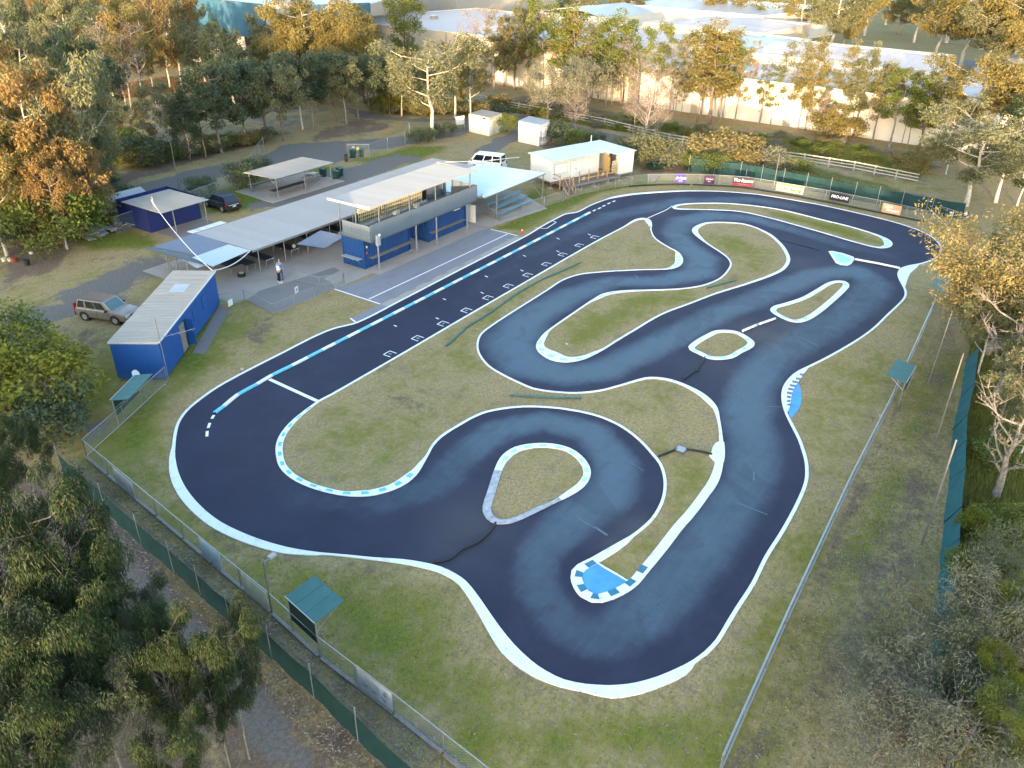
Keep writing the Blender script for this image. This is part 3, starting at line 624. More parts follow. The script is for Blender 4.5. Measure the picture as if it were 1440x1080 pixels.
# striped white kerb and blue run-off on the right-hand bend
rk = px_sheet('striped_kerb', [(1136,518),(1131,525),(1127,531),(1121.5,539),(1116,548),(1113,558),(1111,570),(1109,577),(1107,580),(1101,567),(1100.2,553),(1104,542.5),(1112.5,531.5),(1123,523.5)], ZK+.003, M['kerb_white'], 'white kerb with blue stripes on the right hand bend', smooth=True, th=ZK)
WM[rk.name] = Matrix()
a_ = [(1108,569),(1107,564),(1106.5,558.5),(1106.5,553),(1108,547.5),(1110.5,542.5),(1114,537.5),(1119,533),(1124.5,527.5)]; b_ = [(1111,571),(1111.2,565.8),(1112.2,560),(1114,554.5),(1115.5,549),(1119,544),(1121.7,538.5),(1125.7,534),(1130,528)]
for i in range(len(a_)):
    p, q = G(*a_[i]), G(*b_[i]); d = (q-p).normalized(); n_ = Vector((-d.y, d.x, 0))*.15
    MB().slab([(p-n_)+Vector((0, 0, ZK+.008)), (q-n_)+Vector((0, 0, ZK+.008)), (q+n_)+Vector((0, 0, ZK+.008)), (p+n_)+Vector((0, 0, ZK+.008))], .003).build('stripe', M['kerb_teal'] if i < 0 else M['sail_blue'], rk)
px_sheet('painted_runoff', [(1121.7,539),(1124.5,544),(1127,557),(1126.3,567),(1122,577),(1117,583),(1112.5,588),(1109,580),(1110.5,572),(1112.5,560),(1116,549)], .03, M['paint_blue'], 'blue painted run-off behind the striped kerb', smooth=True, th=.03)
px_sheet('painted_corner', [(1271.5,406),(1264.5,392.5),(1262.5,385),(1266,378.5),(1277,374.5),(1294,371.2),(1288,377.5),(1280,384),(1276.5,392),(1274,400)], .052, M['kerb_white'], 'white painted triangle between two bends at the far right', th=.05)
px_sheet('painted_drain_pad', [(1013,621),(1018,622),(1018,650),(1011,653),(1006,651),(1001,646),(997,641),(1000,637),(1002,630),(1007,623)], .048, M['kerb_white'], 'white painted pad where the drain meets the kerb', smooth=True, th=.04)
t7 = px_sheet('painted_island', I7_ if False else [(p[0], p[1]) for p in I7], ZA+.05, M['kerb_white'], 'small white trapezoid island with pale blue centre', th=.045)
WM[t7.name] = Matrix()
px_sheet('painted_block', [(1171.5,356.5),(1184,359),(1197,364),(1195,367),(1191,371),(1182.5,370.2),(1177.5,367.5)], ZA+.055, M['kerb_pale'], None, th=.004, parent=t7)
for i, (p, q) in enumerate([((1168.5,355.2),(1173.5,357.4)),((1170.8,359),(1175,360.4)),((1173.2,362.8),(1177,363.4)),((1176,366.5),(1179,366)),((1200,366),(1196,365.5)),((1197.5,369),(1194,367.8))]):
    a1, b1 = G(*p), G(*q); d = (b1-a1).normalized(); n_ = Vector((-d.y, d.x, 0))*.12; zz = Vector((0, 0, ZA+.061))
    MB().slab([a1-n_+zz, b1-n_+zz, b1+n_+zz, a1+n_+zz], .004).build('painted_block', M['kerb_pale'], t7)
# divider kerb between pit exit lane and straight
DV = [(302,581.5),(307,577.5),(315,572),(334.6,555.8),(361.7,541),(382.5,528.5),(410.6,514.8),(453,493),(498,470),(560,438.3),(640,397.2),(725,353.6),(785,322.5),(829.6,299.3)]
dv = crom(np.array([[*G(*p)[:2], .1] for p in DV]), False, .5); dn = normals(dv, False); dvo = None
root = thing('divider_kerb', (dv[0][0], dv[0][1], 0), 'long raised kerb of white and light blue lengths down the straight', 'kerb')
s = arclen(dv); brk = [0]
for p in [(315,572),(334.6,555.8),(361.7,541),(384,527.5),(410.6,514.8),(431.5,504),(453,493)]: brk.append(float(s[int(np.argmin(np.hypot(dv[:, 0]-G(*p).x, dv[:, 1]-G(*p).y)))]))
pitch = (s[-1]-brk[-1])/31; brk += [brk[-1]+pitch*(k+1) for k in range(31)]
for k in range(len(brk)-1):
    u = np.linspace(brk[k], brk[k+1], max(2, int((brk[k+1]-brk[k])/.6)+1)); mb = MB()
    c_ = [np.array([np.interp(v, s, dv[:, i]) for i in range(2)]) for v in u]; nn = [np.array([np.interp(v, s, dn[:, i]) for i in range(2)]) for v in u]
    for i in range(len(u)-1):
        a1, b1 = c_[i]-nn[i]*.12, c_[i+1]-nn[i+1]*.12; a2, b2 = c_[i]+nn[i]*.12, c_[i+1]+nn[i+1]*.12
        mb.face([(*a1, .10), (*b1, .10), (*b2, .10), (*a2, .10)]); mb.face([(*a1, 0), (*b1, 0), (*b1, .10), (*a1, .10)]); mb.face([(*b2, 0), (*a2, 0), (*a2, .10), (*b2, .10)])
    mb.build('kerb_length', M['kerb_cyan'] if k % 2 == 0 else M['kerb_white'], root)
def line(name, a1, b1, w, m, label, z=ZA+.005, parent=None):
    p, q = G(*a1), G(*b1); d = (q-p).normalized(); n_ = Vector((-d.y, d.x, 0))*w/2; zz = Vector((0, 0, z))
    o = MB().slab([p-n_+zz, q-n_+zz, q+n_+zz, p+n_+zz], .003).build(name, m, parent)
    if parent is None: struct(o); o['label'] = label
    return o
line('start_line', (379,533.5), (449,565.5), .26, M['white_line'], 'white start line across the straight')
for p, q in [((301,584),(298,589)),((295.2,595),(292.8,602)),((291.5,606.5),(291,614))]: line('dash', p, q, .16, M['white_line'], 'short white dash curving off the end of the divider kerb', ZA+.006)
for p, q in [((834,297),(837.7,295)),((841,294),(845,292)),((847.5,290.5),(851,288.7)),((854.5,287),(858,285.2)),((861.5,284),(865,282.5))]: line('dash', p, q, .2, M['white_line'], 'short white dash past the far end of the divider kerb')
GB = [(553.5,499.8),(592.3,477.6),(628,457),(660.8,438.2),(691,420.4),(719.5,403.8),(746.7,388.2),(772.8,372.8),(795.8,359.3),(819,346.2),(840.8,334.7)]
for i, p in enumerate(GB):
    g = G(*p); t = thing('grid_box', (g.x, g.y+.02, ZA), f'white painted starting box number {11-i} on the edge of the straight', 'marking', 0, 'starting boxes along the straight'); t['kind'] = 'structure'
    w_, l_ = .66, .62
    for c_, d_ in (((0, l_, 0), (w_, .07, .004)), ((-w_/2, l_/2, 0), (.07, l_, .004)), ((w_/2, l_/2, 0), (.07, l_, .004))): MB().box((c_[0], c_[1], .005), d_).build('painted_line', M['white_line'], t, world=False)
    pass
    text('number', str(11-i), .25, M['white_line'], t, (0, l_*.50, .007), (0, 0, -math.pi/2))
for p in [(556,458.5),(615,448),(625,421),(678,412),(684,389),(734,380.6),(737.5,360),(784.4,353.6),(784.7,335.8),(828.8,330)]:
    line('tick_mark', (p[0]-2, p[1]-.9), (p[0]+2, p[1]+.9), .10, M['white_line'], 'small white tick painted on the straight')
# pit lane, aprons, pads
Z1 = .006
px_sheet('pit_lane', [(470,406.5),(500,397),(534,385),(560,374),(600,354.5),(640,336),(676,320),(690,322.5),(727,331.5),(740,333.5),(650,379.5),(562.9,424.8),(503,455),(493,448),(534.5,428)], .007, M['pit'], 'pale grey asphalt pit lane in front of the grandstand')
line('pit_line', (470,406.5), (534.5,427.6), .13, M['white_line'], 'white line across the near end of the pit lane', .013)
line('pit_line', (519,420.6), (713.5,329.3), .11, M['white_line'], 'white line running the length of the pit lane', .013)
line('pit_line', (690,322.3), (728,331.7), .13, M['white_line'], 'white line across the far end of the pit lane', .013)
line('pit_line', (492.5,447.5), (502,454.5), .13, M['white_line'], 'short white line at the pit exit corner', .013)
line('pit_mark', (753,320.6), (764.5,323.2) if False else (768,321.5), .10, M['white_line'], 'white bracket mark beside the green verge')
line('pit_mark', (768.5,321.5), (782.5,312.5), .10, M['white_line'], 'white bracket line beside the far verge')
line('pit_mark', (776.5,310.6), (782.5,312.8), .10, M['white_line'], 'short white bracket end beside the far verge')
for p, q in [((711,336.5),(717,337)),((695.5,346.8),(703,348.5)),((679.5,356),(687,358.5))]: line('pit_mark', p, q, .12, M['worn_paint'], 'worn white stroke on the pit lane edge', .013)
for i in range(6):
    p = (556+i*23.0, 420.5-i*11.2); line('tyre_mark', (p[0]-4, p[1]-.5), (p[0]+6, p[1]-4.5), .10, M['concrete_dark'], 'dark scuffed bay mark on the pit lane edge', .013)
px_sheet('pit_edge_concrete', [(535,428),(600,396.5),(725,333),(737,334),(650,378.5),(545,431.5)], .010, M['concrete'], 'strip of pale concrete along the pit lane edge')

M['scrape'] = mat('asphalt_scrape', (.10, .14, .17), .8, .3, noise_amt=.3, scale=6)
for p, q, w in [((1045,570),(1098,572.5),.05),((1034,706),(1079,724),.06),((812,728),(838,744),.05),((836,741),(854,753),.14),((1122,473),(1152,487),.05),((1072,416),(1089,427),.05),((893,387),(898,393),.08),((1060,664),(1060,676),.08),((870,640),(905,662),.04)]:
    line('scrape', p, q, w, M['scrape'], 'thin pale scrape worn into the asphalt', ZA+.0042)
# ------------------------------------------------------------------ aprons under the buildings
def sheet(name, pts, z, m, label, th=.0):
    mb = MB()
    if th: mb.prism(pts, z-th, z)
    else: mb.face([(p[0], p[1], z) for p in (pts if ccw(pts) else pts[::-1])])
    o = mb.build(name, m); struct(o); o['label'] = label; return o
g1, g2, g3, g4 = G(358, 427), G(384, 441.7), G(470.5, 406.6), G(344, 422)
sheet('concrete_apron', [(35.0, 61.0), (35.2, 49.5), (g4.x, g4.y), (g1.x, g1.y), (g2.x, g2.y), (g3.x, g3.y), (46.2, 45.1), (46.2, 44.4), (60.9, 44.2), (61.5, 44.0), (61.5, 61.0)], .014, M['concrete'], 'stained concrete apron under the canopy and grandstand')
px_sheet('dark_apron_strip', [(384,441),(346,423),(365,409),(421,392),(470,376),(478,381),(455,392),(470,400),(470,406)], .018, M['concrete_dark'], 'darker concrete strip behind the low pit fence')
px_sheet('footpath', [(308.5,430),(323.5,436.5),(287.7,498.5),(270.5,496.5)], .02, M['concrete_dark'], 'grey concrete path beside the blue cabin')
sheet('bleacher_pad', [(61.6, 44.05), (70.3, 42.6), (73.4, 48.0), (73.4, 53.5), (61.6, 53.5)], .02, M['concrete'], 'concrete pad under the bleacher roof')
sheet('shelter_slab', [(54.3, 66.7), (64.8, 66.6), (65.0, 72.9), (54.6, 73.2)], .06, M['concrete'], 'concrete slab of the picnic shelter', .06)
sheet('shed_slab', [(41.6, 65.3), (46.6, 65.3), (46.6, 68.4), (41.6, 68.4)], .03, M['concrete_dark'], 'dark bitumen pad under the blue shed awning', .03)

def roof_sheets(root, x0, x1, yf, zf, yb, zb, step, m, th=.03, rib=.035, zr=None):
    """steel roof sheets side by side, one object each, sharing a mesh; zr: height drop along x per metre"""
    n = int(round((x1-x0)/step)); step = (x1-x0)/n; L = math.hypot(yb-yf, zb-zf); mb = MB()
    mb.box((step/2, L/2, -th/2), (step-.006, L, th))
    for k in range(4): mb.box((step*(k+.06)/4+.012, L/2, rib/2), (.035, L-.004, rib))
    me = None; base = Matrix.Translation(Vector(root.location)) @ Matrix.Rotation(root.rotation_euler.z, 4, 'Z')
    for i in range(n):
        if me is None: o = mb.build('roof_sheet', m, root, world=False); me = o.data
        else: o = inst('roof_sheet', me, root)
        o.location = base.inverted() @ Vector((x0+i*step, yf, zf)); o.rotation_euler = (math.atan2(zb-zf, yb-yf), 0, -root.rotation_euler.z*0)
def posts(root, pts, r, m, name='post', n=8):
    for (x, y, z0, z1) in pts: MB().tube([(x, y, z0), (x, y, z1)], r, n).build(name, m, root)
def corr_wall(mb, p0, p1, z0, z1, d=.045, pitch=.28, m=0):
    """corrugated wall as folded geometry"""
    p0, p1 = Vector((*p0, 0)), Vector((*p1, 0)); L = (p1-p0).length; t = (p1-p0)/L; nn = Vector((t.y, -t.x, 0)); n = max(1, int(L/pitch)); pt = L/n; pr = []
    for k in range(n):
        for a_, h in ((0, 0), (.30, 0), (.42, 1), (.88, 1)): pr.append(p0+t*(k+a_)*pt - nn*d*h)
    pr.append(p1)
    for i in range(len(pr)-1):
        a_, b_ = pr[i], pr[i+1]; mb.face([(a_.x, a_.y, z0), (b_.x, b_.y, z0), (b_.x, b_.y, z1), (a_.x, a_.y, z1)], m)

# ------------------------------------------------------------------ long canopy roof
cn = thing('long_canopy', (56, 56, 0), 'long low grey steel canopy running behind the two storey grandstand', 'canopy')
roof_sheets(cn, 39.9, 72.6, 52.35, 2.32, 60.0, 2.12, .82, M['roof'])
MB().box((56.2, 52.40, 2.20), (32.6, .06, .16)).build('beam', M['steel'], cn); MB().box((56.2, 59.9, 2.0), (32.6, .06, .16)).build('beam', M['steel'], cn); MB().box((56.2, 56.1, 2.05), (32.6, .08, .14)).build('beam', M['steel'], cn)
posts(cn, [(x, 52.85, 0, 2.22) for x in (40.75, 43.57, 46.2, 49.0, 52.0, 55.0, 58.0, 61.0, 64.0)], .05, M['steel'])
posts(cn, [(x, 56.2, 0, 2.05) for x in (41.2, 45.2, 49.2, 53.2, 57.2, 61.2)], .05, M['steel'])
posts(cn, [(x, 59.7, 0, 2.02) for x in (41.2, 45.2, 49.2, 53.2, 57.2, 61.2, 65.2, 69.2)], .05, M['steel'])
w_ = MB(); corr_wall(w_, (72.5, 60.1), (44, 60.1), 0, 1.95, .02, .2); w_.build('back_wall', M['timber_grey'], cn)
MB().box((60.2, 54.5, 1.1), (.06, 4, 2.0)).build('end_wall', M['timber_grey'], cn)
# shade sails at the near end
def sail(name, label, pts, m, sag=.15, th=.02):
    q = [Vector(p) for p in pts]; mb = MB(); n = 6; vs = []
    for i in range(n+1):
        for j in range(n+1):
            u, v = i/n, j/n; p = (q[0]*(1-u)+q[1]*u)*(1-v)+(q[3]*(1-u)+q[2]*u)*v; p = p.copy(); p.z -= sag*16*u*(1-u)*v*(1-v); vs.append(p)
    top = [(i*(n+1)+j, (i+1)*(n+1)+j, (i+1)*(n+1)+j+1, i*(n+1)+j+1) for i in range(n) for j in range(n)]
    mb.raw(vs, top); mb.raw([p-Vector((0, 0, th)) for p in vs], [f[::-1] for f in top])
    o = mb.build(name, m, None, smooth=True); return tag(o, label, 'shade sail', 'shade sails at the near end of the canopy')
def GT(p, z): g = G(*p, z); return (g.x, g.y, z)
sail('shade_sail', 'grey-blue shade sail covering the near end of the canopy', [GT((273,328), 2.16), GT((321,343), 2.3), GT((277,359), 2.22), GT((216,347), 2.15)], M['sail_blue'], .06)
sail('shade_sail', 'pale blue shade sail along the front of the canopy end', [GT((321,343.5), 2.3), GT((352,352), 2.3), GT((299,375), 2.2), GT((270,362), 2.2)], M['sail_pale'], .06)
sail('shade_sail', 'dark grey-green shade sail at the outer end of the canopy', [GT((216,347), 2.12), GT((277,359.5), 2.17), GT((293,374), 2.12), GT((204,350), 2.05)], M['sail_green'], .05)
sail('shade_sail', 'small pale shade sail above the gap behind the blue cabin', [GT((256,365), 2.0), GT((268,363), 2.05), GT((291,372.5), 2.0), GT((277,377), 1.9)], M['sail_pale'], .05)
sail('shade_sail', 'small drooping blue-grey sail left of the grandstand', [(43.8, 51.5, 1.9), (47.0, 51.9, 2.15), (47.0, 48.8, 2.3), (44.8, 49.2, 1.75)], M['sail_blue'], .25)
sf = thing('sail_frame', (36, 57, 0), 'steel posts and pipes holding the shade sails up', 'frame')
for p, z in [((235,352), 2.1), ((232,352), 2.1), ((246,358), 2.05), ((262,368), 2.0)]:
    g = G(*p, z); MB().tube([(g.x, g.y, 0), (g.x, g.y, z)], .06, 8).build('post', M['steel'], sf)
MB().tube([GT((243,380), 1.2), GT((243,374), 1.9), GT((252,368), 2.0), GT((268,366), 2.0)], .035, 6).build('pipe', M['steel'], sf)
for i, p in enumerate([(268,326), (278.5,322.5), (289,318.5), (300,314.5)]):
    a1 = G(*p, 2.2); mb = MB(); mb.slab([(a1.x-.05, 60.1, 2.16), (a1.x+.95, 60.1, 2.16), (a1.x+.95, 60.95, 2.14), (a1.x-.05, 60.95, 2.14)], .02)
    tag(mb.build('skylight_panel', M['white']), ['first', 'second', 'third', 'fourth'][i]+' white sheet from the near end along the back edge of the canopy', 'panel', 'white sheets behind the canopy')
def tbl(x, y, lx, ly, label, h=.75, top=None, lit=False, rz=0, name='pit_table', grp='tables under the long canopy', leg='steel'):
    t = thing(name, (x, y, .014), label, 'table', rz, grp)
    MB().box((0, 0, h), (lx, ly, .04)).build('table_top', top or M['blacktop'], t, world=False)
    for sx in (-1, 1):
        for sy in (-1, 1): MB().box((sx*(lx/2-.06), sy*(ly/2-.06), h/2-.01), (.045, .045, h-.02)).build('leg', M[leg], t, world=False)
    MB().box((0, ly/2-.06, .22), (lx-.14, .03, .03)).build('rail', M[leg], t, world=False); MB().box((0, -ly/2+.06, .22), (lx-.14, .03, .03)).build('rail', M[leg], t, world=False)
    return t
gt = G(328, 387); tbl(gt.x+.4, gt.y+1.2, 1.25, 2.6, 'black topped table at the near corner of the pit apron')
names = ['next to the tyre', 'with white taped edge', 'at the second canopy post', 'with a helmet on it', 'behind the third post', 'in the middle rows', 'in the deep shade', 'by the blue container', 'against the back wall', 'at the far dark end']
for i, (x, y) in enumerate([(40.3, 54.6), (42.0, 54.2), (43.2, 57.6), (44.9, 54.3), (46.0, 57.6), (47.8, 54.6), (49.0, 57.8), (51.0, 54.5), (52.5, 57.8), (55.5, 54.6)]):
    t = tbl(x, y, .95, 2.5, 'black pit table under the canopy '+names[i])
    if i in (1, 3):
        for k in range(6): MB().box((-.42+.16*k, -1.262, .76), (.08, .02, .045)).build('edge_mark', M['white_line'], t, world=False)
ty = G(324, 370.5); t = thing('tyre', (39.2, 53.4, .014), 'round tyre with pale yellow lid standing under the sail', 'tyre')
mb = MB(); mb.tube([(0, 0, 0), (0, 0, .3)], .33, 16); mb.build('rubber', M['black'], t, world=False); MB().tube([(0, 0, .301), (0, 0, .33)], .22, 16).build('lid', M['cream'], t, world=False)
t = thing('helmet_bag', (45.1, 53.4, .80), 'pale round bag on a pit table edge', 'bag'); mb = MB(); mb.tube([(0, 0, 0), (0, 0, .1), (0, 0, .22), (0, 0, .3)], [.12, .17, .16, .07], 10); mb.build('cloth', M['cream'], t, world=False)

# ------------------------------------------------------------------ shipping containers under the grandstand
def container(x0, x1, y0, y1, label, h=2.55, mname='blue_cont', door_end=-1):
    t = thing('shipping_container', ((x0+x1)/2, (y0+y1)/2, .014), label, 'container', 0, 'blue containers under the grandstand')
    for nm, p, q in (('side_wall', (x0, y0), (x1, y0)), ('side_wall', (x1, y1), (x0, y1)), ('end_wall', (x0, y1), (x0, y0)), ('end_wall', (x1, y0), (x1, y1))):
        mb = MB(); corr_wall(mb, p, q, .15, h-.1); mb.build(nm, M[mname], t)
    MB().box(((x0+x1)/2, (y0+y1)/2, h-.03), (x1-x0-.04, y1-y0-.04, .04)).build('roof', M[mname], t)
    for x in (x0, x1):
        for y in (y0, y1): MB().box((x, y, h/2), (.1, .1, h)).build('corner_post', M[mname], t)
    for y in (y0, y1):
        for z in (.09, h-.06): MB().box(((x0+x1)/2, y, z), (x1-x0-.12, .07, .12)).build('frame_rail', M[mname], t)
    for x in (x0, x1):
        for z in (.09, h-.06): MB().box((x, (y0+y1)/2, z), (.07, y1-y0-.12, .12)).build('frame_rail', M[mname], t)
    return t
ca_ = container(46.45, 52.35, 46.2, 48.65, 'blue shipping container under the near half of the grandstand')
cb_ = container(54.9, 60.65, 46.15, 48.65, 'blue shipping container under the far half of the grandstand')
def shelf(x0, x1, y, z, d, root, wall_y, name='shelf'):
    for k in range(3): MB().box(((x0+x1)/2, y+(k-1)*d/3, z), (x1-x0, d/3-.02, .035)).build('plank', M['timber_grey'], root)
    for x in np.linspace(x0+.3, x1-.3, 4): MB().tube([(x, wall_y, z-.45), (x, y-d/3, z-.03)], .018, 5).build('bracket', M['steel_dark'], root)
s_ = thing('wall_bench', (49.4, 45.9, .9), 'weathered timber bench fixed along the near container front', 'bench'); shelf(46.9, 52.2, 45.86, .95, .5, s_, 46.15)
s_ = thing('wall_bench', (57.5, 45.9, .9), 'weathered timber bench fixed along the far container front', 'bench'); shelf(55.0, 60.0, 45.82, .95, .5, s_, 46.1)
s_ = thing('wall_bench', (46.0, 47.2, .9), 'pale grey shelf on the end of the near container', 'bench')
MB().box((46.05, 47.3, .98), (.55, 2.0, .04)).build('plank', M['roof'], s_); MB().tube([(46.42, 46.6, .4), (45.85, 46.6, .95)], .02, 5).build('bracket', M['steel'], s_); MB().tube([(46.42, 48.0, .4), (45.85, 48.0, .95)], .02, 5).build('bracket', M['steel'], s_)
for x in (46.8, 46.62):
    pass
t = thing('wall_sign', (46.75, 46.13, 1.9), 'small white and red notice on the container corner', 'sign'); MB().box((46.75, 46.12, 1.95), (.16, .02, .2)).build('plate', M['white'], t); MB().box((46.7, 46.12, 1.45), (.13, .02, .2)).build('lower_plate', M['red'], t)

# ------------------------------------------------------------------ grandstand
gs = thing('grandstand', (53.7, 47, 0), 'two storey steel grandstand with grey panelled balcony and white roof', 'grandstand')
roof_sheets(gs, 46.0, 60.55, 44.75, 5.86, 49.55, 5.62, .81, M['roof_white'], .05)
MB().box((53.3, 44.74, 5.80), (14.6, .05, .20)).build('fascia', M['roof_white'], gs); MB().box((45.97, 47.1, 5.72), (.05, 4.8, .18)).build('fascia', M['roof_white'], gs); MB().box((60.6, 47.1, 5.72), (.05, 4.8, .18)).build('fascia', M['steel'], gs)
MB().box((53.7, 47.0, 2.72), (14.9, 3.9, .14)).build('floor', M['steel_dark'], gs)
xs = [46.3+14.85*k/9 for k in range(10)]
for k in range(9): MB().box(((xs[k]+xs[k+1])/2, 45.08, 3.47), (xs[k+1]-xs[k]-.012, .045, 1.42)).build('balcony_panel', M['bluegrey'], gs)
for k in range(3): MB().box((46.28, 45.15+1.0+k*1.06-.5+.02, 3.40), (.045, 1.045, 1.30)).build('balcony_panel', M['bluegrey'], gs)
for z in (3.1, 3.7): MB().box((46.25, 46.7, z), (.03, 3.2, .05)).build('rail', M['steel'], gs)
for k in range(3): MB().box((61.17, 45.6+k*1.06, 3.47), (.045, 1.045, 1.42)).build('balcony_panel', M['bluegrey'], gs)
for k in range(4): MB().box((58.4+k*.75, 48.78, 3.6), (.735, .045, 1.68)).build('balcony_panel', M['bluegrey'], gs)
posts(gs, [(47.09, 45.15, 0, 2.65), (52.09, 45.17, 0, 2.65), (54.93, 45.14, 0, 2.65), (59.48, 45.05, 0, 2.65)], .085, M['steel'])
posts(gs, [(46.4, 48.7, 2.8, 5.6), (46.5, 46.9, 2.8, 5.7), (47.5, 45.2, 4.1, 5.7), (51.4, 45.2, 4.1, 5.72), (55.0, 45.2, 4.1, 5.72), (60.2, 45.2, 4.1, 5.72), (49.0, 48.7, 2.8, 5.6), (52.3, 48.7, 2.8, 5.6), (55.8, 48.7, 2.8, 5.6), (60.4, 48.7, 2.8, 5.6)], .06, M['steel_dark'])
for k in range(8):      # braced stair rails at the near end
    MB().tube([(46.6+k*.22, 48.5-(k % 2)*.1, 2.85), (46.6+k*.22, 48.5-(k % 2)*.1, 3.95)], .018, 5).build('baluster', M['steel_dark'], gs)
MB().tube([(46.5, 48.5, 3.95), (48.6, 48.5, 3.95)], .03, 6).build('handrail', M['steel'], gs); MB().tube([(46.5, 47.2, 2.9), (47.6, 48.4, 4.3)], .03, 6).build('brace', M['steel'], gs); MB().tube([(46.5, 46.2, 4.4), (48.5, 48.4, 3.3)], .03, 6).build('brace', M['steel'], gs)
for x0, x1 in ((48.4, 51.1), (51.35, 54.0), (54.2, 56.9)):
    mb = MB(); n = int((x1-x0)/.24)
    for k in range(n+1): mb.box((x0+(x1-x0)*k/n, 48.45, 3.65), (.055, .03, 1.50))
    for k in range(5): mb.box(((x0+x1)/2, 48.42, 3.0+k*.34), (x1-x0, .03, .11))
    o = mb.build('lattice_panel', M['cream'], gs)
mb = MB(); mb.box((54.3, 47.6, 3.06), (9.5, .45, .04)); mb.box((54.3, 46.9, 2.95), (9.5, .3, .04)); mb.build('bench', M['timber_grey'], gs)
for x, y in ((52.2, 47.5), (54.9, 47.4)):
    o = MB().box((x, y, 3.28), (.5, .35, .3)).build('equipment_box', M['white']); tag(o, f'white equipment box on the balcony bench {"near the middle lattice" if x < 53 else "near the far lattice"}', 'box')
for i, (x, y, z) in enumerate([(47.0, 45.0, 2.55), (60.95, 45.0, 2.95)]):
    t = thing('speaker_box', (x, y, z), ['grey speaker box under the near corner of the balcony', 'small dark horn speaker on the far corner of the balcony'][i], 'speaker')
    if i == 0: MB().box((46.95, 44.96, 2.75), (.36, .26, .9)).build('cabinet', M['roof'], t); MB().tube([(46.95, 44.8, 3.2), (46.95, 44.72, 3.3)], .1, 8).build('horn', M['white'], t)
    else: MB().tube([(61.0, 45.0, 3.0), (61.2, 44.8, 3.0), (61.4, 44.7, 3.0)], [.08, .1, .16], 8).build('horn', M['steel_dark'], t); MB().tube([(61.2, 45.1, 3.05), (62.2, 45.1, 3.05)], .04, 6).build('arm', M['steel'], t)
MB_ = MB().box((59.0, 46.0, 2.35), (.9, .3, .45)); tag(MB_.build('air_conditioner', M['white']), 'pale wall box high on the far container', 'air conditioner')
for i, (x, y) in enumerate([(51.7, 45.3), (54.75, 44.95)]):
    t = thing('wire_stool', (x, y, .014), ['wire frame stool beside the second grandstand post', 'wire frame stool at the foot of the third grandstand post'][i], 'stool', .3, 'wire stools by the posts')
    for sx in (-1, 1):
        for sy in (-1, 1): MB().tube([(sx*.18, sy*.18, 0), (sx*.14, sy*.14, .45)], .014, 5).build('leg', M['steel'], t, world=False)
    MB().box((0, 0, .46), (.34, .34, .03)).build('seat', M['steel'], t, world=False)
# ------------------------------------------------------------------ bright roofed bleacher shelter
bs = thing('bleacher_shelter', (67, 49, 0), 'open shelter with broad pale cyan steel roof beside the grandstand', 'shelter')
roof_sheets(bs, 61.85, 73.1, 44.7, 2.85, 53.3, 2.45, .80, M['roof_bright'], .04, .012)
posts(bs, [(64.3, 44.95, 0, 2.8), (73.0, 44.95, 0, 2.8), (64.3, 52.8, 0, 2.45), (72.9, 52.8, 0, 2.45), (69.0, 52.8, 0, 2.45)], .055, M['steel'])
MB().box((67.5, 44.76, 2.76), (11.2, .06, .12)).build('beam', M['steel'], bs); MB().tube([(73.0, 45.0, .1), (73.0, 47.5, 2.6)], .03, 6).build('brace', M['steel'], bs)
MB().box((62.0, 47.5, .9), (.06, 3.2, 1.8)).build('low_wall', M['white'], bs)
o = MB().box((64.0, 49.5, .3), (1.8, 1.0, .6)).build('crate', M['timber']); tag(o, 'brown timber crate in the shade behind the blue bleachers', 'crate')
bl = thing('bleachers', (67.5, 45.2, 0), 'stepped bleachers with light blue planks behind the green verge', 'bleachers')
B0 = [(64.6, 44.9, .45), (64.6, 45.65, .80), (64.6, 46.4, 1.15)]
for i, (x, y, z) in enumerate(B0):
    for k in range(2): MB().box((x+3.05, y+(k-.5)*.19, z), (6.1, .175, .04)).build('seat_plank', M['bench_blue'], bl)
    if i: MB().box((x+3.05, y-.42, z-.33), (6.1, .2, .035)).build('foot_plank', M['steel'], bl)
for x in (64.9, 66.4, 67.9, 69.4, 70.5):
    MB().tube([(x, 44.7, .05), (x, 46.6, .95)], .022, 5).build('frame', M['steel'], bl)
    for (_, y, z) in B0: MB().tube([(x, y, .03), (x, y, z-.02)], .022, 5).build('leg', M['steel'], bl)
# ------------------------------------------------------------------ blue cabin at the left
u_ = Vector((.815, .579, 0)); v_ = Vector((-.579, .815, 0)); C0 = Vector((24.75, 43.2, 0)); CL, CW, CH = 11.8, 3.05, 2.62
cab = thing('blue_cabin', tuple(C0), 'long bright blue site cabin with pale beige sheet roof', 'cabin', math.atan2(u_.y, u_.x))
def cbx(nm, c_, d_, m): return MB().box(c_, d_).build(nm, m, cab, world=False)
zb0 = .22
for k in range(5): cbx('wall_panel', (k*2.36+1.18, .03, zb0+CH/2-.06), (2.348, .05, CH-.1), M['blue'])
for k in range(5): cbx('wall_panel', (k*2.36+1.18, CW-.03, zb0+CH/2-.06), (2.348, .05, CH-.1), M['blue'])
cbx('end_wall', (.03, CW/2, zb0+CH/2-.06), (.05, CW-.12, CH-.1), M['blue']); cbx('end_wall', (CL-.03, CW/2, zb0+CH/2-.06), (.05, CW-.12, CH-.1), M['blue'])
for k in range(16):
    mb = MB(); mb.box((k*.745+.34, CW/2, CH+.20), (.735, CW+.12, .05))
    for j in range(3): mb.box((k*.745+.06+j*.25, CW/2, CH+.24), (.04, CW+.10, .035))
    mb.build('roof_sheet', M['roof_beige'], cab, world=False)
cbx('gutter', (CL/2, -.08, CH+.19), (CL+.1, .06, .09), M['white']); cbx('fascia', (-.07, CW/2, CH+.17), (.05, CW+.1, .12), M['roof_white'])
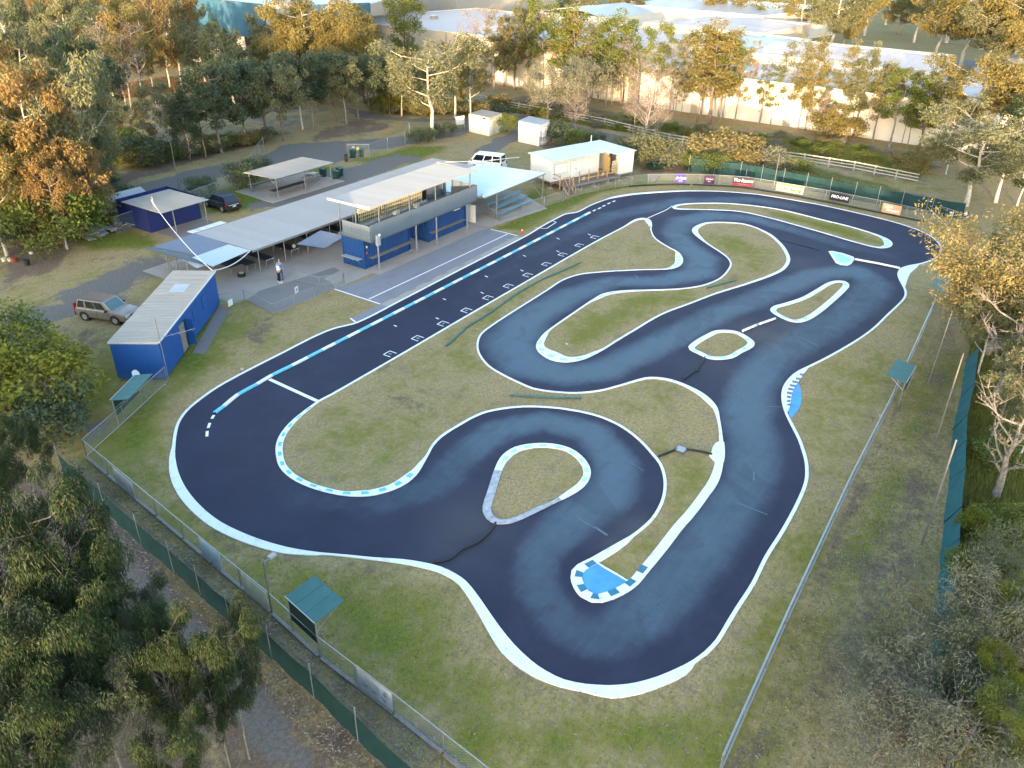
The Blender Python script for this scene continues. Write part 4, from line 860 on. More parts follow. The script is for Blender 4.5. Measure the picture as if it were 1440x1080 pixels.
d1 = cbx('door', (3.9, -.015, 1.25), (.85, .04, 1.95), M['timber_grey']); inst('handle', MB().box((0, 0, 0), (.03, .05, .12)).build('tmp', M['steel']).data, d1, (3.6, -.06, 1.2)); bpy.data.objects.remove(bpy.data.objects['tmp'])
cbx('door_opening', (4.45, -.01, 1.3), (.22, .03, 1.9), M['black']); cbx('door_leaf', (4.75, -.22, 1.25), (.06, .5, 1.9), M['blue'])
for x in (6.5, 8.6): cbx('shutter', (x, -.015, 1.75), (.7, .035, .9), M['blue'])
for x in (1.5, 4.5, 7.5, 10.5):
    for y in (.4, CW-.4): cbx('footing', (x, y, .1), (.3, .3, .2), M['concrete'])
cbx('roof_patch', (8.5, 1.5, CH+.235), (1.5, 1.1, .015), M['sail_pale']); cbx('roof_patch', (8.3, 1.1, CH+.24), (.05, 1.9, .015), M['roof'])
an = thing('antenna_mast', (C0.x+.1, C0.y-.12, 0), 'thin grey antenna mast with a cross arm on the cabin corner', 'antenna')
MB().tube([(0, 0, 0), (0, 0, 4.5)], .028, 6).build('mast', M['steel'], an, world=False); MB().tube([(-.15, 0, 3.15), (2.0, -.9, 3.25)], .02, 5).build('arm', M['steel'], an, world=False)
for k in range(5): MB().tube([(.3+k*.38-.05, -.13-k*.17-.2, 3.2), (.3+k*.38+.05, -.13-k*.17+.2, 3.2)], .008, 4).build('element', M['steel'], an, world=False)
# ------------------------------------------------------------------ white clubhouse on stumps
FZ = .78
ch = thing('clubhouse', (81, 47, 0), 'white clubhouse on stumps with timber verandah and two skillion roofs', 'clubhouse')
cx0, cx1, cy0, cy1 = 76.7, 86.6, 46.2, 49.6     # main room
def skew(y0, x): return y0-(x-76.7)*.31
L_ = (76.7, 46.15); RR = (86.4, 43.05)          # front wall line in plan
du = Vector((RR[0]-L_[0], RR[1]-L_[1], 0)); CLn = du.length; ang = math.atan2(du.y, du.x)
ch.rotation_euler = (0, 0, ang); ch.location = (L_[0], L_[1], 0); WM[ch.name] = Matrix.Translation(Vector((L_[0], L_[1], 0))) @ Matrix.Rotation(ang, 4, 'Z')
def hb(nm, c_, d_, m, root=None, rz=0): return MB().box(c_, d_, rz).build(nm, m, root or ch, world=False)
H1 = 2.35
for k in range(6): hb('wall_panel', (k*1.2+.6, 0, FZ+H1/2), (1.19, .06, H1), M['white'])
for k in range(3): hb('wall_panel', (0, .6+k*1.2, FZ+H1/2), (.06, 1.19, H1), M['white'])
hb('wall_panel', (7.23, -0.02, FZ+H1/2), (.06, .1, H1), M['white'])
hb('wall_panel', (3.6, 3.66, FZ+H1/2), (7.2, .06, H1-.1), M['white']); hb('wall_panel', (7.2, 1.85, FZ+H1/2), (.06, 3.5, H1), M['white'])
hb('floor', (3.6, 1.8, FZ-.08), (7.2, 3.6, .14), M['steel'])
for k in range(12): hb('roof_sheet', (k*.69+.1, 1.75, FZ+H1+.06), (.685, 4.5, .05), M['roof_bright']).rotation_euler = (R(1.0), 0, 0)
# rear and side wing, turned to run toward the track
for k in range(5): hb('roof_sheet', (8.1+k*.68, .9, FZ+H1+.10), (.675, 6.2, .05), M['roof_bright'])
for k in range(3): hb('wall_panel', (9.0+k*.8-.1, -2.05, FZ+H1/2), (.79, .06, H1), M['white'])
for k in range(5): hb('wall_panel', (11.0, -2.0+.6+k*1.15, FZ+H1/2), (.06, 1.14, H1), M['white'])
for k in range(4): hb('wall_panel', (8.72, .3+k*1.05, FZ+H1/2), (.06, 1.04, H1), M['white'])
hb('wall_panel', (8.72, -1.7, FZ+H1/2), (.06, .55, H1), M['white'])
hb('floor', (9.7, .4, FZ-.08), (2.6, 4.9, .14), M['steel'])
hb('wall_panel', (9.8, 3.3, FZ+H1/2), (2.4, .06, H1), M['white']); hb('wall_panel', (8.0, 3.4, FZ+H1/2), (1.5, .06, H1), M['cream'])
hb('door', (8.0, -.65, FZ+.95), (.06, 1.0, 1.9), M['timber']); hb('gate_board', (8.35, -1.65, FZ+.85), (.9, .05, .22), M['cream'])
for k in range(5): hb('gate_board', (8.3, -1.68, FZ+.25+k*.3), (.95, .05, .25), M['cream'])
hb('vent', (8.75, -1.4, FZ+2.1), (.08, .5, .25), M['black'])
hb('yellow_sign', (7.6, 3.3, FZ+1.8), (.35, .04, .22), M['yellow'])
w1 = hb('window', (1.35, -.04, FZ+1.35), (1.9, .03, 1.15), M['steel_dark']); hb('pane', (1.35, -.055, FZ+1.35), (1.84, .03, 1.09), M['white'])
d2 = hb('door', (3.25, -.04, FZ+1.0), (.92, .03, 1.95), M['steel']); hb('door_leaf', (3.25, -.055, FZ+1.0), (.86, .03, 1.89), M['white']); hb('handle', (3.6, -.09, FZ+1.0), (.05, .05, .1), M['black'])
for k in range(46): hb('deck_board', (k*.19+.2, -1.15, FZ-.02), (.182, 2.15, .04), M['deck'])
hb('joist', (4.5, -2.15, FZ-.12), (8.9, .08, .14), M['steel']); hb('joist', (4.5, -2.02, FZ-.30), (8.9, .06, .10), M['steel']); hb('joist', (4.5, -.2, FZ-.12), (8.9, .08, .14), M['steel'])
for k in range(6): hb('deck_post', (.9+k*1.45, -2.1, FZ+.55), (.09, .09, 1.5 if k else 1.1), M['timber'])
for k in range(5):
    if k: hb('deck_rail', (.9+k*1.45+.72, -2.1, FZ+.85), (1.36, .04, .1), M['timber'])
    if k: hb('deck_rail', (.9+k*1.45+.72, -2.1, FZ+.40), (1.36, .04, .1), M['timber'])
for x in (0, .9): hb('deck_post', (x, -1.5 if x == 0 else -2.7, FZ+.3), (.09, .09, 1.6), M['timber'])
hb('deck_rail', (.0, -.9, FZ+.95), (.04, 1.2, .1), M['timber']); hb('deck_rail', (.0, -.9, FZ+.5), (.04, 1.2, .1), M['timber']); hb('deck_rail', (.45, -2.1, FZ+.9), (.9, .04, .1), M['timber'])
for k in range(4): hb('stair_tread', (.45, -2.3-.24*k, FZ-.14-k*.17), (.95, .25, .04), M['deck'])
for x in (-.03, .93):
    MB().slab([(x-.02, -2.2, FZ-.02), (x-.02, -3.15, .02), (x+.02, -3.15, .02), (x+.02, -2.2, FZ-.02)], .2).build('stringer', M['timber'], ch, world=False)
    MB().tube([(x, -2.2, FZ+.95), (x, -3.1, .75)], .035, 4).build('handrail', M['timber'], ch, world=False)
    MB().tube([(x, -3.1, .0), (x, -3.1, .8)], .04, 4).build('deck_post', M['timber'], ch, world=False)
for x in (.15, 2.4, 4.8, 7.1, 8.8, 10.8):
    for y in (-2.0, .2, 3.3):
        hb('stump', (x, y, FZ/2-.07), (.1, .1, FZ-.14), M['steel']); hb('pad', (x, y, .05), (.42, .42, .1), M['concrete'])
MB().tube([(9.2, 3.5, FZ+H1), (9.2, 3.5, FZ+H1+1.0)], .06, 6).build('vent_pipe', M['white'], ch, world=False)
cable = thing('overhead_cable', (70, 53, 0), 'white conduit strung from the clubhouse corner toward the van', 'cable'); MB().tube([(76.3, 50.3, 3.0), (73, 52.8, 2.85), (69.5, 55.6, 3.0)], .035, 5).build('conduit', M['white'], cable)
cable = thing('overhead_cable', (34, 56, 0), 'white conduit drooping from the blue shed pole to the cabin', 'cable')
pA, pB, pC = Vector((41.2, 67.6, 3.4)), Vector((34.2, 50.0, 2.95)), Vector((39.6, 52.3, 2.4))
MB().tube([pA.lerp(pB, t)-Vector((0, 0, 1.0*4*t*(1-t)*.55)) for t in np.linspace(0, 1, 12)], .04, 5).build('conduit', M['white'], cable)
cable = thing('overhead_cable', (37, 51, 0), 'white conduit sagging from the cabin end to the canopy edge', 'cable')
MB().tube([pB.lerp(pC, t)-Vector((0, 0, .35*4*t*(1-t))) for t in np.linspace(0, 1, 10)], .04, 5).build('conduit', M['white'], cable)
# ------------------------------------------------------------------ small white huts at the back
def hut(p0, ex, ey, h, label, trim, roofm):
    """p0: near corner; ex: vector along the left face; ey: vector along the right face"""
    t = thing('white_hut', (p0[0], p0[1], 0), label, 'hut'); p0 = Vector((*p0, 0)); ex = Vector((*ex, 0)); ey = Vector((*ey, 0)); up = Vector((0, 0, h)); L = ex.length; n = max(2, int(L/.6))
    for k in range(n):
        a_, b_ = p0+ex*(k+.01)/n, p0+ex*(k+.99)/n; MB().slab([a_, b_, b_+up, a_+up], .05).build('wall_panel', M['white'], t)
    n = max(2, int(ey.length/.6))
    for k in range(n):
        a_, b_ = p0+ey*(k+.01)/n, p0+ey*(k+.99)/n; MB().slab([a_, b_, b_+up, a_+up], .05).build('wall_panel', M['white'], t)
    for (o_, e_) in ((p0+ey, ex), (p0+ex, ey)): MB().slab([o_, o_+e_, o_+e_+up, o_+up], .05).build('wall_panel', M['white'], t)
    MB().prism([tuple(q[:2]) for q in (p0, p0+ex, p0+ex+ey, p0+ey)], h, h+.06).build('roof', roofm, t)
    if trim:
        tz = Vector((0, 0, .35)); 
        for o_, e_ in ((p0, ex), (p0, ey)):
            nn = e_.cross(Vector((0, 0, 1))).normalized(); s_ = -1 if nn.dot(ex+ey) > 0 else 1
            MB().slab([o_+up-tz+nn*s_*.04, o_+e_+up-tz+nn*s_*.04, o_+e_+up+nn*s_*.04, o_+up+nn*s_*.04], .03).build('cream_band', M['cream'], t)
        e1 = ey.normalized(); nn = ey.cross(Vector((0, 0, 1))).normalized(); s_ = -1 if nn.dot(ex) > 0 else 1
        a_ = p0+e1*.7+nn*s_*.05; b_ = a_+e1*.9; MB().slab([a_, b_, b_+Vector((0, 0, 1.95)), a_+Vector((0, 0, 1.95))], .03).build('door', M['cream'], t)
        e1 = ex.normalized(); nn = ex.cross(Vector((0, 0, 1))).normalized(); s_ = -1 if nn.dot(ey) > 0 else 1
        a_ = p0+e1*.6+nn*s_*.08+up*.88; b_ = a_+e1*.6; MB().slab([a_, b_, b_+Vector((0, 0, .22)), a_+Vector((0, 0, .22))], .03).build('vent', M['black'], t)
    return t
hn = G(688, 191.5); hl = G(660, 185); hr = G(704, 188)
hut((hn.x, hn.y), ((hl-hn).x, (hl-hn).y), (3.6, .35), 2.45, 'white hut with cream band and door beside the noticeboard', True, M['concrete'])
hn = G(758, 205.8); hl = G(729, 199)
h2 = hut((hn.x, hn.y), ((hl-hn).x, (hl-hn).y), (3.4, .55), 2.75, 'tall plain white container hut near the clubhouse', False, M['roof_white'])
for k in range(2):
    for z in (.5, 1.4):
        pass
t = thing('meter_cabinet', (hn.x+1.5, hn.y-.1, 0), 'stack of white wire cages on the side of the container hut', 'cabinet')
for k in range(3):
    MB().box((hn.x+.9, hn.y-.1, .4+k*.8), (.9, .35, .05)).build('shelf', M['white'], t)
for sx in (.5, .9, 1.3): MB().box((hn.x+sx, hn.y-.25, 1.2), (.05, .05, 2.3)).build('upright', M['white'], t)
# ------------------------------------------------------------------ picnic shelter, blue shed
ps = thing('picnic_shelter', (59, 69, 0), 'open picnic shelter with flat beige roof and long tables', 'shelter')
roof_sheets(ps, 55.05, 63.5, 66.75, 2.42, 71.8, 2.25, .77, M['roof_beige'], .04, .02)
posts(ps, [(x, y, .06, 2.28) for x in (55.4, 59.3, 63.2) for y in (67.1, 71.4)], .05, M['steel']); MB().tube([(55.4, 67.1, 1.5), (55.4, 68.2, 2.25)], .03, 5).build('brace', M['steel'], ps)
def bench_table(x, y, lx, ly, label, rz=0):
    t = thing('picnic_table', (x, y, .06), label, 'picnic table', rz, 'tables at the picnic shelter')
    for k in range(4): MB().box((0, (k-1.5)*ly/4, .74), (lx, ly/4-.012, .04)).build('top_plank', M['timber_grey'], t, world=False)
    for s in (-1, 1): MB().box((0, s*(ly/2+.28), .44), (lx, .26, .04)).build('seat_plank', M['timber_grey'], t, world=False)
    for x_ in (-lx/2+.25, lx/2-.25):
        MB().box((x_, 0, .40), (.06, ly+.75, .06)).build('cross_beam', M['timber_grey'], t, world=False)
        for s in (-1, 1): MB().tube([(x_, s*(ly/2+.1), 0), (x_, s*.2, .72)], .035, 4).build('leg', M['timber_grey'], t, world=False)
    return t
tbl(57.6, 67.9, 4.6, .75, 'long dark blue topped table at the front of the picnic shelter', .8, M['blacktop'], name='long_table', grp='tables at the picnic shelter').location.z = .06
tbl(57.6, 71.6, 4.4, .7, 'long dark table at the back of the picnic shelter by the shrub', .8, M['timber_grey'], name='long_table', grp='tables at the picnic shelter').location.z = .06
pt = bench_table(62.6, 69.6, 2.0, .8, 'timber picnic table with white sheet at the shelter edge', .2)
o = MB().box((.4, .05, .775), (1.0, .8, .012)).build('white_sheet', M['white'], None); o.location = (62.6, 69.6, .06); o.rotation_euler = (0, 0, .2); tag(o, 'white sheet laid on the picnic table', 'sheet')
bsd = thing('blue_shed', (44, 69, 0), 'dark blue shed with beige awning roof at the left', 'shed')
for p, q in (((41.2, 68.7), (46.8, 68.6)), ((41.15, 73.6), (41.2, 68.7)), ((46.8, 73.6), (41.15, 73.6)), ((46.8, 68.6), (46.8, 73.6))):
    mb = MB(); corr_wall(mb, p, q, 0, 2.35, .02, .22); mb.build('wall', M['blue_shed'], bsd)
roof_sheets(bsd, 41.0, 46.3, 66.2, 2.45, 72.4, 2.38, .76, M['roof_beige'], .04, .02)
posts(bsd, [(42.5, 66.6, 0, 2.35), (46.0, 66.6, 0, 2.35)], .05, M['steel']); MB().tube([(41.6, 68.0, 2.3), (41.6, 68.0, 3.55)], .05, 6).build('mast', M['steel'], bsd)
rk_ = thing('panel_rack', (41, 75, 0), 'tilted rack of grey corrugated sheets behind the blue shed', 'rack')
for i in range(10):
    for j in range(2):
        x = 39.0+i*.66; MB().slab([(x, 74.0+j*1.1, 1.1+j*.55), (x+.64, 74.0+j*1.1, 1.1+j*.55), (x+.64, 75.05+j*1.1, 1.6+j*.55), (x, 75.05+j*1.1, 1.6+j*.55)], .03).build('sheet', M['roof'], rk_)
posts(rk_, [(x, y, 0, 1.3 if y < 75 else 2.1) for x in (39.1, 42.2, 45.4) for y in (74.2, 76.0)], .04, M['steel'])
# ------------------------------------------------------------------ warehouses
def warehouse(label, quad, h, wallm, roofm, panel=5.0, roofz=None, name='warehouse', parapet=.35, rstep=4.0):
    cx_ = sum(p[0] for p in quad)/4; cy_ = sum(p[1] for p in quad)/4
    t = thing(name, (cx_, cy_, 0), label, 'warehouse'); q = quad if ccw(quad) else quad[::-1]
    for i in range(4):
        a_, b_ = Vector((*q[i], 0)), Vector((*q[(i+1) % 4], 0)); L = (b_-a_).length; n = max(1, int(L/panel)); d = (b_-a_)/n; nn = Vector((d.y, -d.x, 0)).normalized()
        for k in range(n):
            p, r_ = a_+d*(k+.004), a_+d*(k+.996); mb = MB(); z = Vector((0, 0, h))
            mb.slab([p, r_, r_+z, p+z], .2); mb.build('wall_panel', wallm, t)
        MB().slab([a_+nn*.06+Vector((0, 0, h+.14)), b_+nn*.06+Vector((0, 0, h+.14)), b_-nn*.3+Vector((0, 0, h+.14)), a_-nn*.3+Vector((0, 0, h+.14))], .14).build('coping', M['wall_white'], t)
    # roof: sheets running from one long wall to the other with a low ridge
    a_, b_, c_, d_ = [Vector((*p, 0)) for p in q]
    if (b_-a_).length < (c_-b_).length: a_, b_, c_, d_ = b_, c_, d_, a_
    n = max(2, int((b_-a_).length/rstep)); rz = roofz or .6
    for k in range(n):
        f0, f1 = (k+.003)/n, (k+.997)/n; p0, p1 = a_.lerp(b_, f0), a_.lerp(b_, f1); s1_, s0 = d_.lerp(c_, f1), d_.lerp(c_, f0)
        e0 = Vector((0, 0, h-parapet+.0)); e1 = Vector((0, 0, h-parapet+rz)); m0, m1 = p0.lerp(s0, .5), p1.lerp(s1_, .5)
        mb = MB(); mb.slab([p0+e0, p1+e0, m1+e1, m0+e1], .08); mb.slab([m0+e1, m1+e1, s1_+e0, s0+e0], .08); mb.build('roof_sheet', roofm, t)
    return t
warehouse('low pale warehouse behind the fence road with glowing sunlit wall', [(125.5, 9), (125.0, 52), (127.5, 66), (147, 60)][:0] or [(126.0, 8), (127.0, 60), (146, 60), (145, 8)], 6.0, M['wall_white'], M['roof_pink'])
warehouse('long cream tilt-panel warehouse behind the white gum', [(127.6, 62.5), (129.5, 134), (172, 126), (160, 62)], 8.0, M['wall_sun'], M['roof_pink'], roofz=.5)
warehouse('grey-roofed factory rising behind the low pale warehouse', [(146.5, 20), (148, 50), (172, 48), (170, 20)], 7.0, M['wall_white'], M['roof_pink'], roofz=1.2)
warehouse('white parapet factory block right of centre', [(174, 56), (176, 84), (204, 80), (200, 54)], 7.5, M['wall_white'], M['roof_pink'], roofz=.6)
warehouse('flat white office block with shaded end wall', [(150, 52), (153, 66), (176, 62), (173, 46)], 7.2, M['wall_white'], M['roof_white'], roofz=.3)
warehouse('wide hip roofed white factory at the upper right', [(146, -6), (148, 16), (186, 16), (182, -10)], 5.0, M['wall_white'], M['roof_pink'], roofz=3.0, parapet=0)
warehouse('distant pale warehouse beyond the big white gum', [(216, 70), (220, 112), (262, 106), (256, 62)], 7., M['wall_white'], M['roof_white'], roofz=1.0)
warehouse('far pale shed with twin peaks at the top centre', [(188, 98), (190, 122), (214, 119), (212, 96)], 6.5, M['wall_white'], M['roof_white'], roofz=2.0)
warehouse('grey panelled warehouse beside the blue fascia building', [(176, 136), (178, 170), (222, 168), (214, 130)], 15, M['wall_grey'], M['roof_pink'], roofz=.5)
def fit_out(t, a, b, h, doors, pipes, vents=()):
    a, b = Vector((*a, 0)), Vector((*b, 0)); d = (b-a).normalized(); nn = Vector((d.y, -d.x, 0)); nn = nn if nn.x < 0 else -nn; an_ = math.atan2(d.y, d.x); L = (b-a).length
    for f in pipes: p = a+d*L*f+nn*.12; MB().tube([(p.x, p.y, 0), (p.x, p.y, h)], .07, 6).build('downpipe', M['wall_grey'], t)
    for f in doors: p = a+d*L*f+nn*.06; MB().box((p.x, p.y, 1.1), (1.1, .08, 2.2), an_).build('door', M['wall_grey'], t)
    for (x, y, z) in vents:
        v = MB().box((x, y, z+.35), (1.2, 1.2, .7)).build('roof_vent', M['wall_grey'], t); MB().box((x, y, z+.75), (1.4, 1.4, .08)).build('cap', M['wall_white'], v)
WHS = [o for o in bpy.data.objects if o.name.startswith('warehouse') and o.parent is None]
fit_out(WHS[0], (126.0, 8), (127.0, 60), 6, (.52, .81), (.08, .2, .33, .46, .6, .73, .87), ((130, 44, 5.9), (133, 30, 6.1), (139, 50, 6.0), (141, 18, 5.9), (136, 38, 6.2)))
fit_out(WHS[1], (127.6, 62.5), (129.5, 134), 8, (.2, .6), (.1, .25, .4, .55, .7, .85), ((140, 80, 8.0), (150, 100, 8.1), (145, 118, 8.0)))
for k in range(3, 7): fit_out(WHS[k], (0, 0), (1, 0), 1, (), (), [(WHS[k].location.x+dx, WHS[k].location.y+dy, (7, 7.4, 7.2, 6.5)[k-3]) for dx, dy in ((-6, -5), (4, 3), (-3, 7))])
MB().box((145.9, 6.5, 3.4), (.12, 16.4, 2.2)).build('window_band', M['black'], WHS[5])
for k in range(9): MB().box((145.8, -.8+k*1.8, 3.4), (.08, 1.6, 1.7)).build('pane', M['glass_teal'], WHS[5])
bb = thing('blue_fascia_building', (180, 200, 0), 'big industrial building with a broad sky blue fascia at the top', 'building')
def fascia_run(p, q, n, z0, z1, zg):
    p, q = Vector((*p, 0)), Vector((*q, 0)); d = (q-p)/n
    for k in range(n):
        a_, b_ = p+d*(k+.004), p+d*(k+.996)
        MB().slab([a_+Vector((0, 0, z0)), b_+Vector((0, 0, z0)), b_+Vector((0, 0, z1)), a_+Vector((0, 0, z1))], .25).build('fascia_panel', M['blue_fascia'], bb)
        nn = Vector((d.y, -d.x, 0)).normalized(); s_ = 1 if nn.x > 0 else -1
        in_ = nn*s_*1.5; MB().slab([a_+in_, b_+in_, b_+in_+Vector((0, 0, z0)), a_+in_+Vector((0, 0, z0))], .2).build('wall_panel', M['black'] if k % 3 else M['wall_white'], bb)
fb = [G(272, 22, 9), G(360, 44, 9), G(392, 40, 9), G(520, 24, 9)]
p0, p1 = G(250, 12, 10), G(394, 30, 10); p2 = G(522, 24, 10)
fascia_run((p0.x, p0.y), (p1.x, p1.y), 12, 6.5, 12.5, 0); fascia_run((p1.x, p1.y), (p2.x, p2.y), 9, 6.5, 12.5, 0)
bk0 = p0+Vector((45, 14, 0)); bk1 = p1+Vector((60, 20, 0)); bk2 = p2+Vector((40, 16, 0))
for k in range(10):
    f0, f1 = k/10+.002, (k+1)/10-.002; zz = Vector((0, 0, 2.4)); q0, q1 = p0.lerp(p1, f0)+zz, p0.lerp(p1, f1)+zz; MB().slab([q0, q1, bk0.lerp(bk1, f1)+zz, bk0.lerp(bk1, f0)+zz], .2).build('roof_sheet', M['roof_white'], bb)
    q0, q1 = p1.lerp(p2, f0)+zz, p1.lerp(p2, f1)+zz; MB().slab([q0, q1, bk1.lerp(bk2, f1)+zz, bk1.lerp(bk2, f0)+zz], .2).build('roof_sheet', M['roof_white'], bb)
MB().box((p1.x-1.2, p1.y-1.5, 6.5), (3.5, 3.5, 13.2)).build('tower', M['wall_sun'], bb)
for k in range(8): o = MB().box((158+k*3.2, 183-k*1.2, 1.2), (2.2, 1.2, 2.4)).build('loading_bin', M['wall_white'], bb)
sheet('yard', [(146, 62), (150, 90), (176, 120), (176, 60)], .02, M['bitumen'], 'grey bitumen yard between the factories')
sheet('yard', [(186, 20), (190, 60), (230, 56), (224, 14)], .02, M['bitumen'], 'pale concrete yard behind the white factories')
sheet('yard', [(140, 150), (160, 196), (150, 215), (120, 170)], .02, M['gravel'], 'pale yard in front of the blue fascia building')
# ------------------------------------------------------------------ fences
def uv_panel(name, p, q, z0, z1, m, parent, lean=(0, 0), sag=0, n=1, seed=0):
    """panel of mesh or cloth hung between two posts; UV in metres"""
    p, q = Vector(p), Vector(q); L = (q-p).length; vs = []; uv = []; r = random.Random(seed)
    for i in range(n+1):
        t = i/n; b_ = p.lerp(q, t); dz = -sag*4*t*(1-t)*r.uniform(.6, 1.3) if sag else 0; j = r.uniform(-.05, .05) if sag else 0
        vs.append((b_.x+j, b_.y+j, z0)); vs.append((b_.x+lean[0], b_.y+lean[1], z1+dz)); uv += [(L*t, z0), (L*t, z1)]
    me = bpy.data.meshes.new(name); Mi = WM[parent.name].inverted()
    me.from_pydata([tuple(Mi @ Vector(v)) for v in vs], [], [(2*i, 2*i+2, 2*i+3, 2*i+1) for i in range(n)])
    ul = me.uv_layers.new(name='UVMap')
    for l in me.loops: ul.data[l.index].uv = uv[l.vertex_index]
    me.materials.append(m); o = bpy.data.objects.new(name, me); col.objects.link(o); o.parent = parent; WM[o.name] = WM[parent.name]; return o
def wire_fence(pts, label, h=1.15, step=2.8, bottom=True, railm='steel', name='wire_fence', rs=1.):
    root = thing(name, (pts[0][0], pts[0][1], 0), label, 'fence')
    for i in range(len(pts)-1):
        p, q = Vector((*pts[i], 0)), Vector((*pts[i+1], 0)); L = (q-p).length; n = max(1, round(L/step)); d = (q-p)/n
        for k in range(n):
            a_, b_ = p+d*k, p+d*(k+1)
            MB().tube([(a_.x, a_.y, 0), (a_.x, a_.y, h+.02)], .03, 6).build('post', M[railm], root)
            MB().tube([(a_.x, a_.y, h), (b_.x, b_.y, h)], .026*rs, 6).build('top_rail', M[railm], root)
            if bottom: MB().tube([(a_.x, a_.y, .1), (b_.x, b_.y, .1)], .02*rs, 5).build('bottom_rail', M[railm], root)
            uv_panel('wire_panel', a_, b_, .08, h-.02, M['mesh'], root)
    e = Vector((*pts[-1], 0)); MB().tube([(e.x, e.y, 0), (e.x, e.y, h+.02)], .03, 6).build('post', M[railm], root)
    return root
def gp(*p): return [tuple(G(*q)[:2]) for q in p]
WF = gp((236,538),(176,594),(122.5,642.5)); wf1 = wire_fence(WF, 'low wire fence from the cabin corner to the left bend')
SF = gp((122.5,642.5),(300,792.6),(383,862),(451,924),(554.8,1004),(700,1120)); wf2 = wire_fence(SF, 'low wire fence with boards along the near left edge')
EF = gp((1010,1092),(1104,880),(1192,690),(1246,583),(1311,437)); wf3 = wire_fence(EF, 'low steel railed fence down the right side', rs=1.9)
NF = gp((703,311),(735.8,300.8),(765,291.5),(792,283),(817,273.7),(865,264),(911,259),(955,258.5),(1010,260),(1050,263),(1086.7,269),(1160,281.7),(1235,296.7),(1311.7,314)); wf4 = wire_fence(NF, 'low wire fence with sponsor banners round the far bend')
PF = gp((308.7,429),(344,422),(358,427),(384,441.7),(470,406.5),(484,398)); wire_fence(PF, 'very low grey mesh fence round the pit apron', .85, 2.2, name='mesh_fence')
PF2 = gp((414,395),(450,403),(484,398)); wire_fence(PF2, 'short mesh fence returning beside the two men', .85, 2.2, name='mesh_fence')
wire_fence(gp((703,311),(676,301),(661,309)), 'short wire fence at the far end of the pit lane', 1.0, 2.2, name='mesh_fence')
# fibro boards and infill panels on the near-left fence
def on_line(P, q0, q1, off=.03):
    return Vector((*gp(q0)[0], 0)), Vector((*gp(q1)[0], 0))
for i, (a_, b_, m, lab) in enumerate([((166,680),(193,703),'worn_board','first pale board on the near left fence from the corner'), ((286,780),(315,805),'blue_board','pale blue board on the near left fence'), ((345,830),(380,860),'cream_board','cream board on the near left fence beside the lamp'), ((507,966),(554.5,1003),'poster_board','faded printed board on the fence near the bottom')]):
    if m not in M: M[m] = mat(m, {'worn_board': (.36, .38, .37), 'blue_board': (.38, .47, .52), 'cream_board': (.52, .50, .36), 'poster_board': (.52, .53, .52)}[m], .7, .3, noise_amt=.2, scale=3)
    p, q = G(*a_), G(*b_); d = (q-p).normalized(); nn = Vector((d.y, -d.x, 0))*.05; nn = nn if nn.x < 0 else -nn
    if m == 'poster_board': p = G(505, 962); q = G(554, 1002)
    o = MB().slab([p+nn+Vector((0, 0, .12)), q+nn+Vector((0, 0, .12)), q+nn+Vector((0, 0, 1.12)), p+nn+Vector((0, 0, 1.12))], .02).build('fence_board', M[m]); tag(o, lab, 'board', 'boards on the near left fence')
    if m == 'poster_board':
        WM[o.name] = Matrix(); r = random.Random(4)
        for k in range(14):
            t = r.uniform(.08, .85); z = r.uniform(.3, .95); a1 = p.lerp(q, t)+nn*1.7; b1 = p.lerp(q, t+r.uniform(.03, .10))+nn*1.7
            MB().slab([a1+Vector((0, 0, z)), b1+Vector((0, 0, z+.03)), b1+Vector((0, 0, z+.07)), a1+Vector((0, 0, z+.05))], .006).build('scrawl', M['kerb_cyan'] if k % 2 else M['steel_dark'], o)
# plank edging along the base of the near fences
ed = thing('timber_edging', (14, 30, 0), 'grey sleepers laid end to end under the near left fence', 'edging')
for i in range(len(SF)-1):
    p, q = Vector((*SF[i], 0)), Vector((*SF[i+1], 0)); n = max(1, int((q-p).length/2.4))
    for k in range(n):
        a_, b_ = p.lerp(q, (k+.02)/n), p.lerp(q, (k+.98)/n); m_ = (a_+b_)/2; MB().box((m_.x-.08, m_.y-.02, .07), ((b_-a_).length, .11, .10), math.atan2((q-p).y, (q-p).x)+rnd.uniform(-.012, .012)).build('sleeper', M['timber_grey'], ed)
def hose(pts, label, r=.06, m='black', name='hose', cat='hose', z=.06):
    P = crom(np.array([[*G(*p)[:2], 0] for p in pts]), False, .35); o = MB().tube([(p[0], p[1], z+ZA) for p in P], r, 6).build(name, M[m], None, smooth=True); return tag(o, label, cat)
hose([(697,736),(690,748),(672,764),(650,774),(632,788),(608,792)], 'dark hose curving across the track from the teardrop island to the outer kerb', .055)
hose([(926,643),(952,633)], 'black drain pipe left of the drain pit in the long island', .07); hose([(964,633),(985,636),(1001,640)], 'black drain pipe right of the drain pit in the long island', .07)
dp = G(957.5, 633.5); t = thing('drain_pit', (dp.x, dp.y, 0), 'square concrete drain pit with grey lid in the long island', 'drain'); MB().box((0, 0, .05), (.62, .62, .1)).build('surround', M['steel_dark'], t, world=False); MB().box((0, 0, .11), (.5, .5, .03)).build('lid', M['roof'], t, world=False)
hose([(991,503),(985,515),(976,524)], 'black rubber strip below the small square island', .05); hose([(961,535),(972,526),(983,521)], 'black rubber strip lying toward the grass tip', .06)
hose([(911,307),(925,301),(938,295),(945,290)], 'thin white pipe from the infield tip to the long thin island', .035, 'white_line', 'pipe', 'pipe', .03)
hose([(1044,467),(1064,458.5)], 'white foam barrier length nearer the small square island', .10, 'white_line', 'barrier', 'barrier', .09); hose([(1067,457.5),(1090,449.5)], 'white foam barrier length nearer the wedge island', .10, 'white_line', 'barrier', 'barrier', .09)
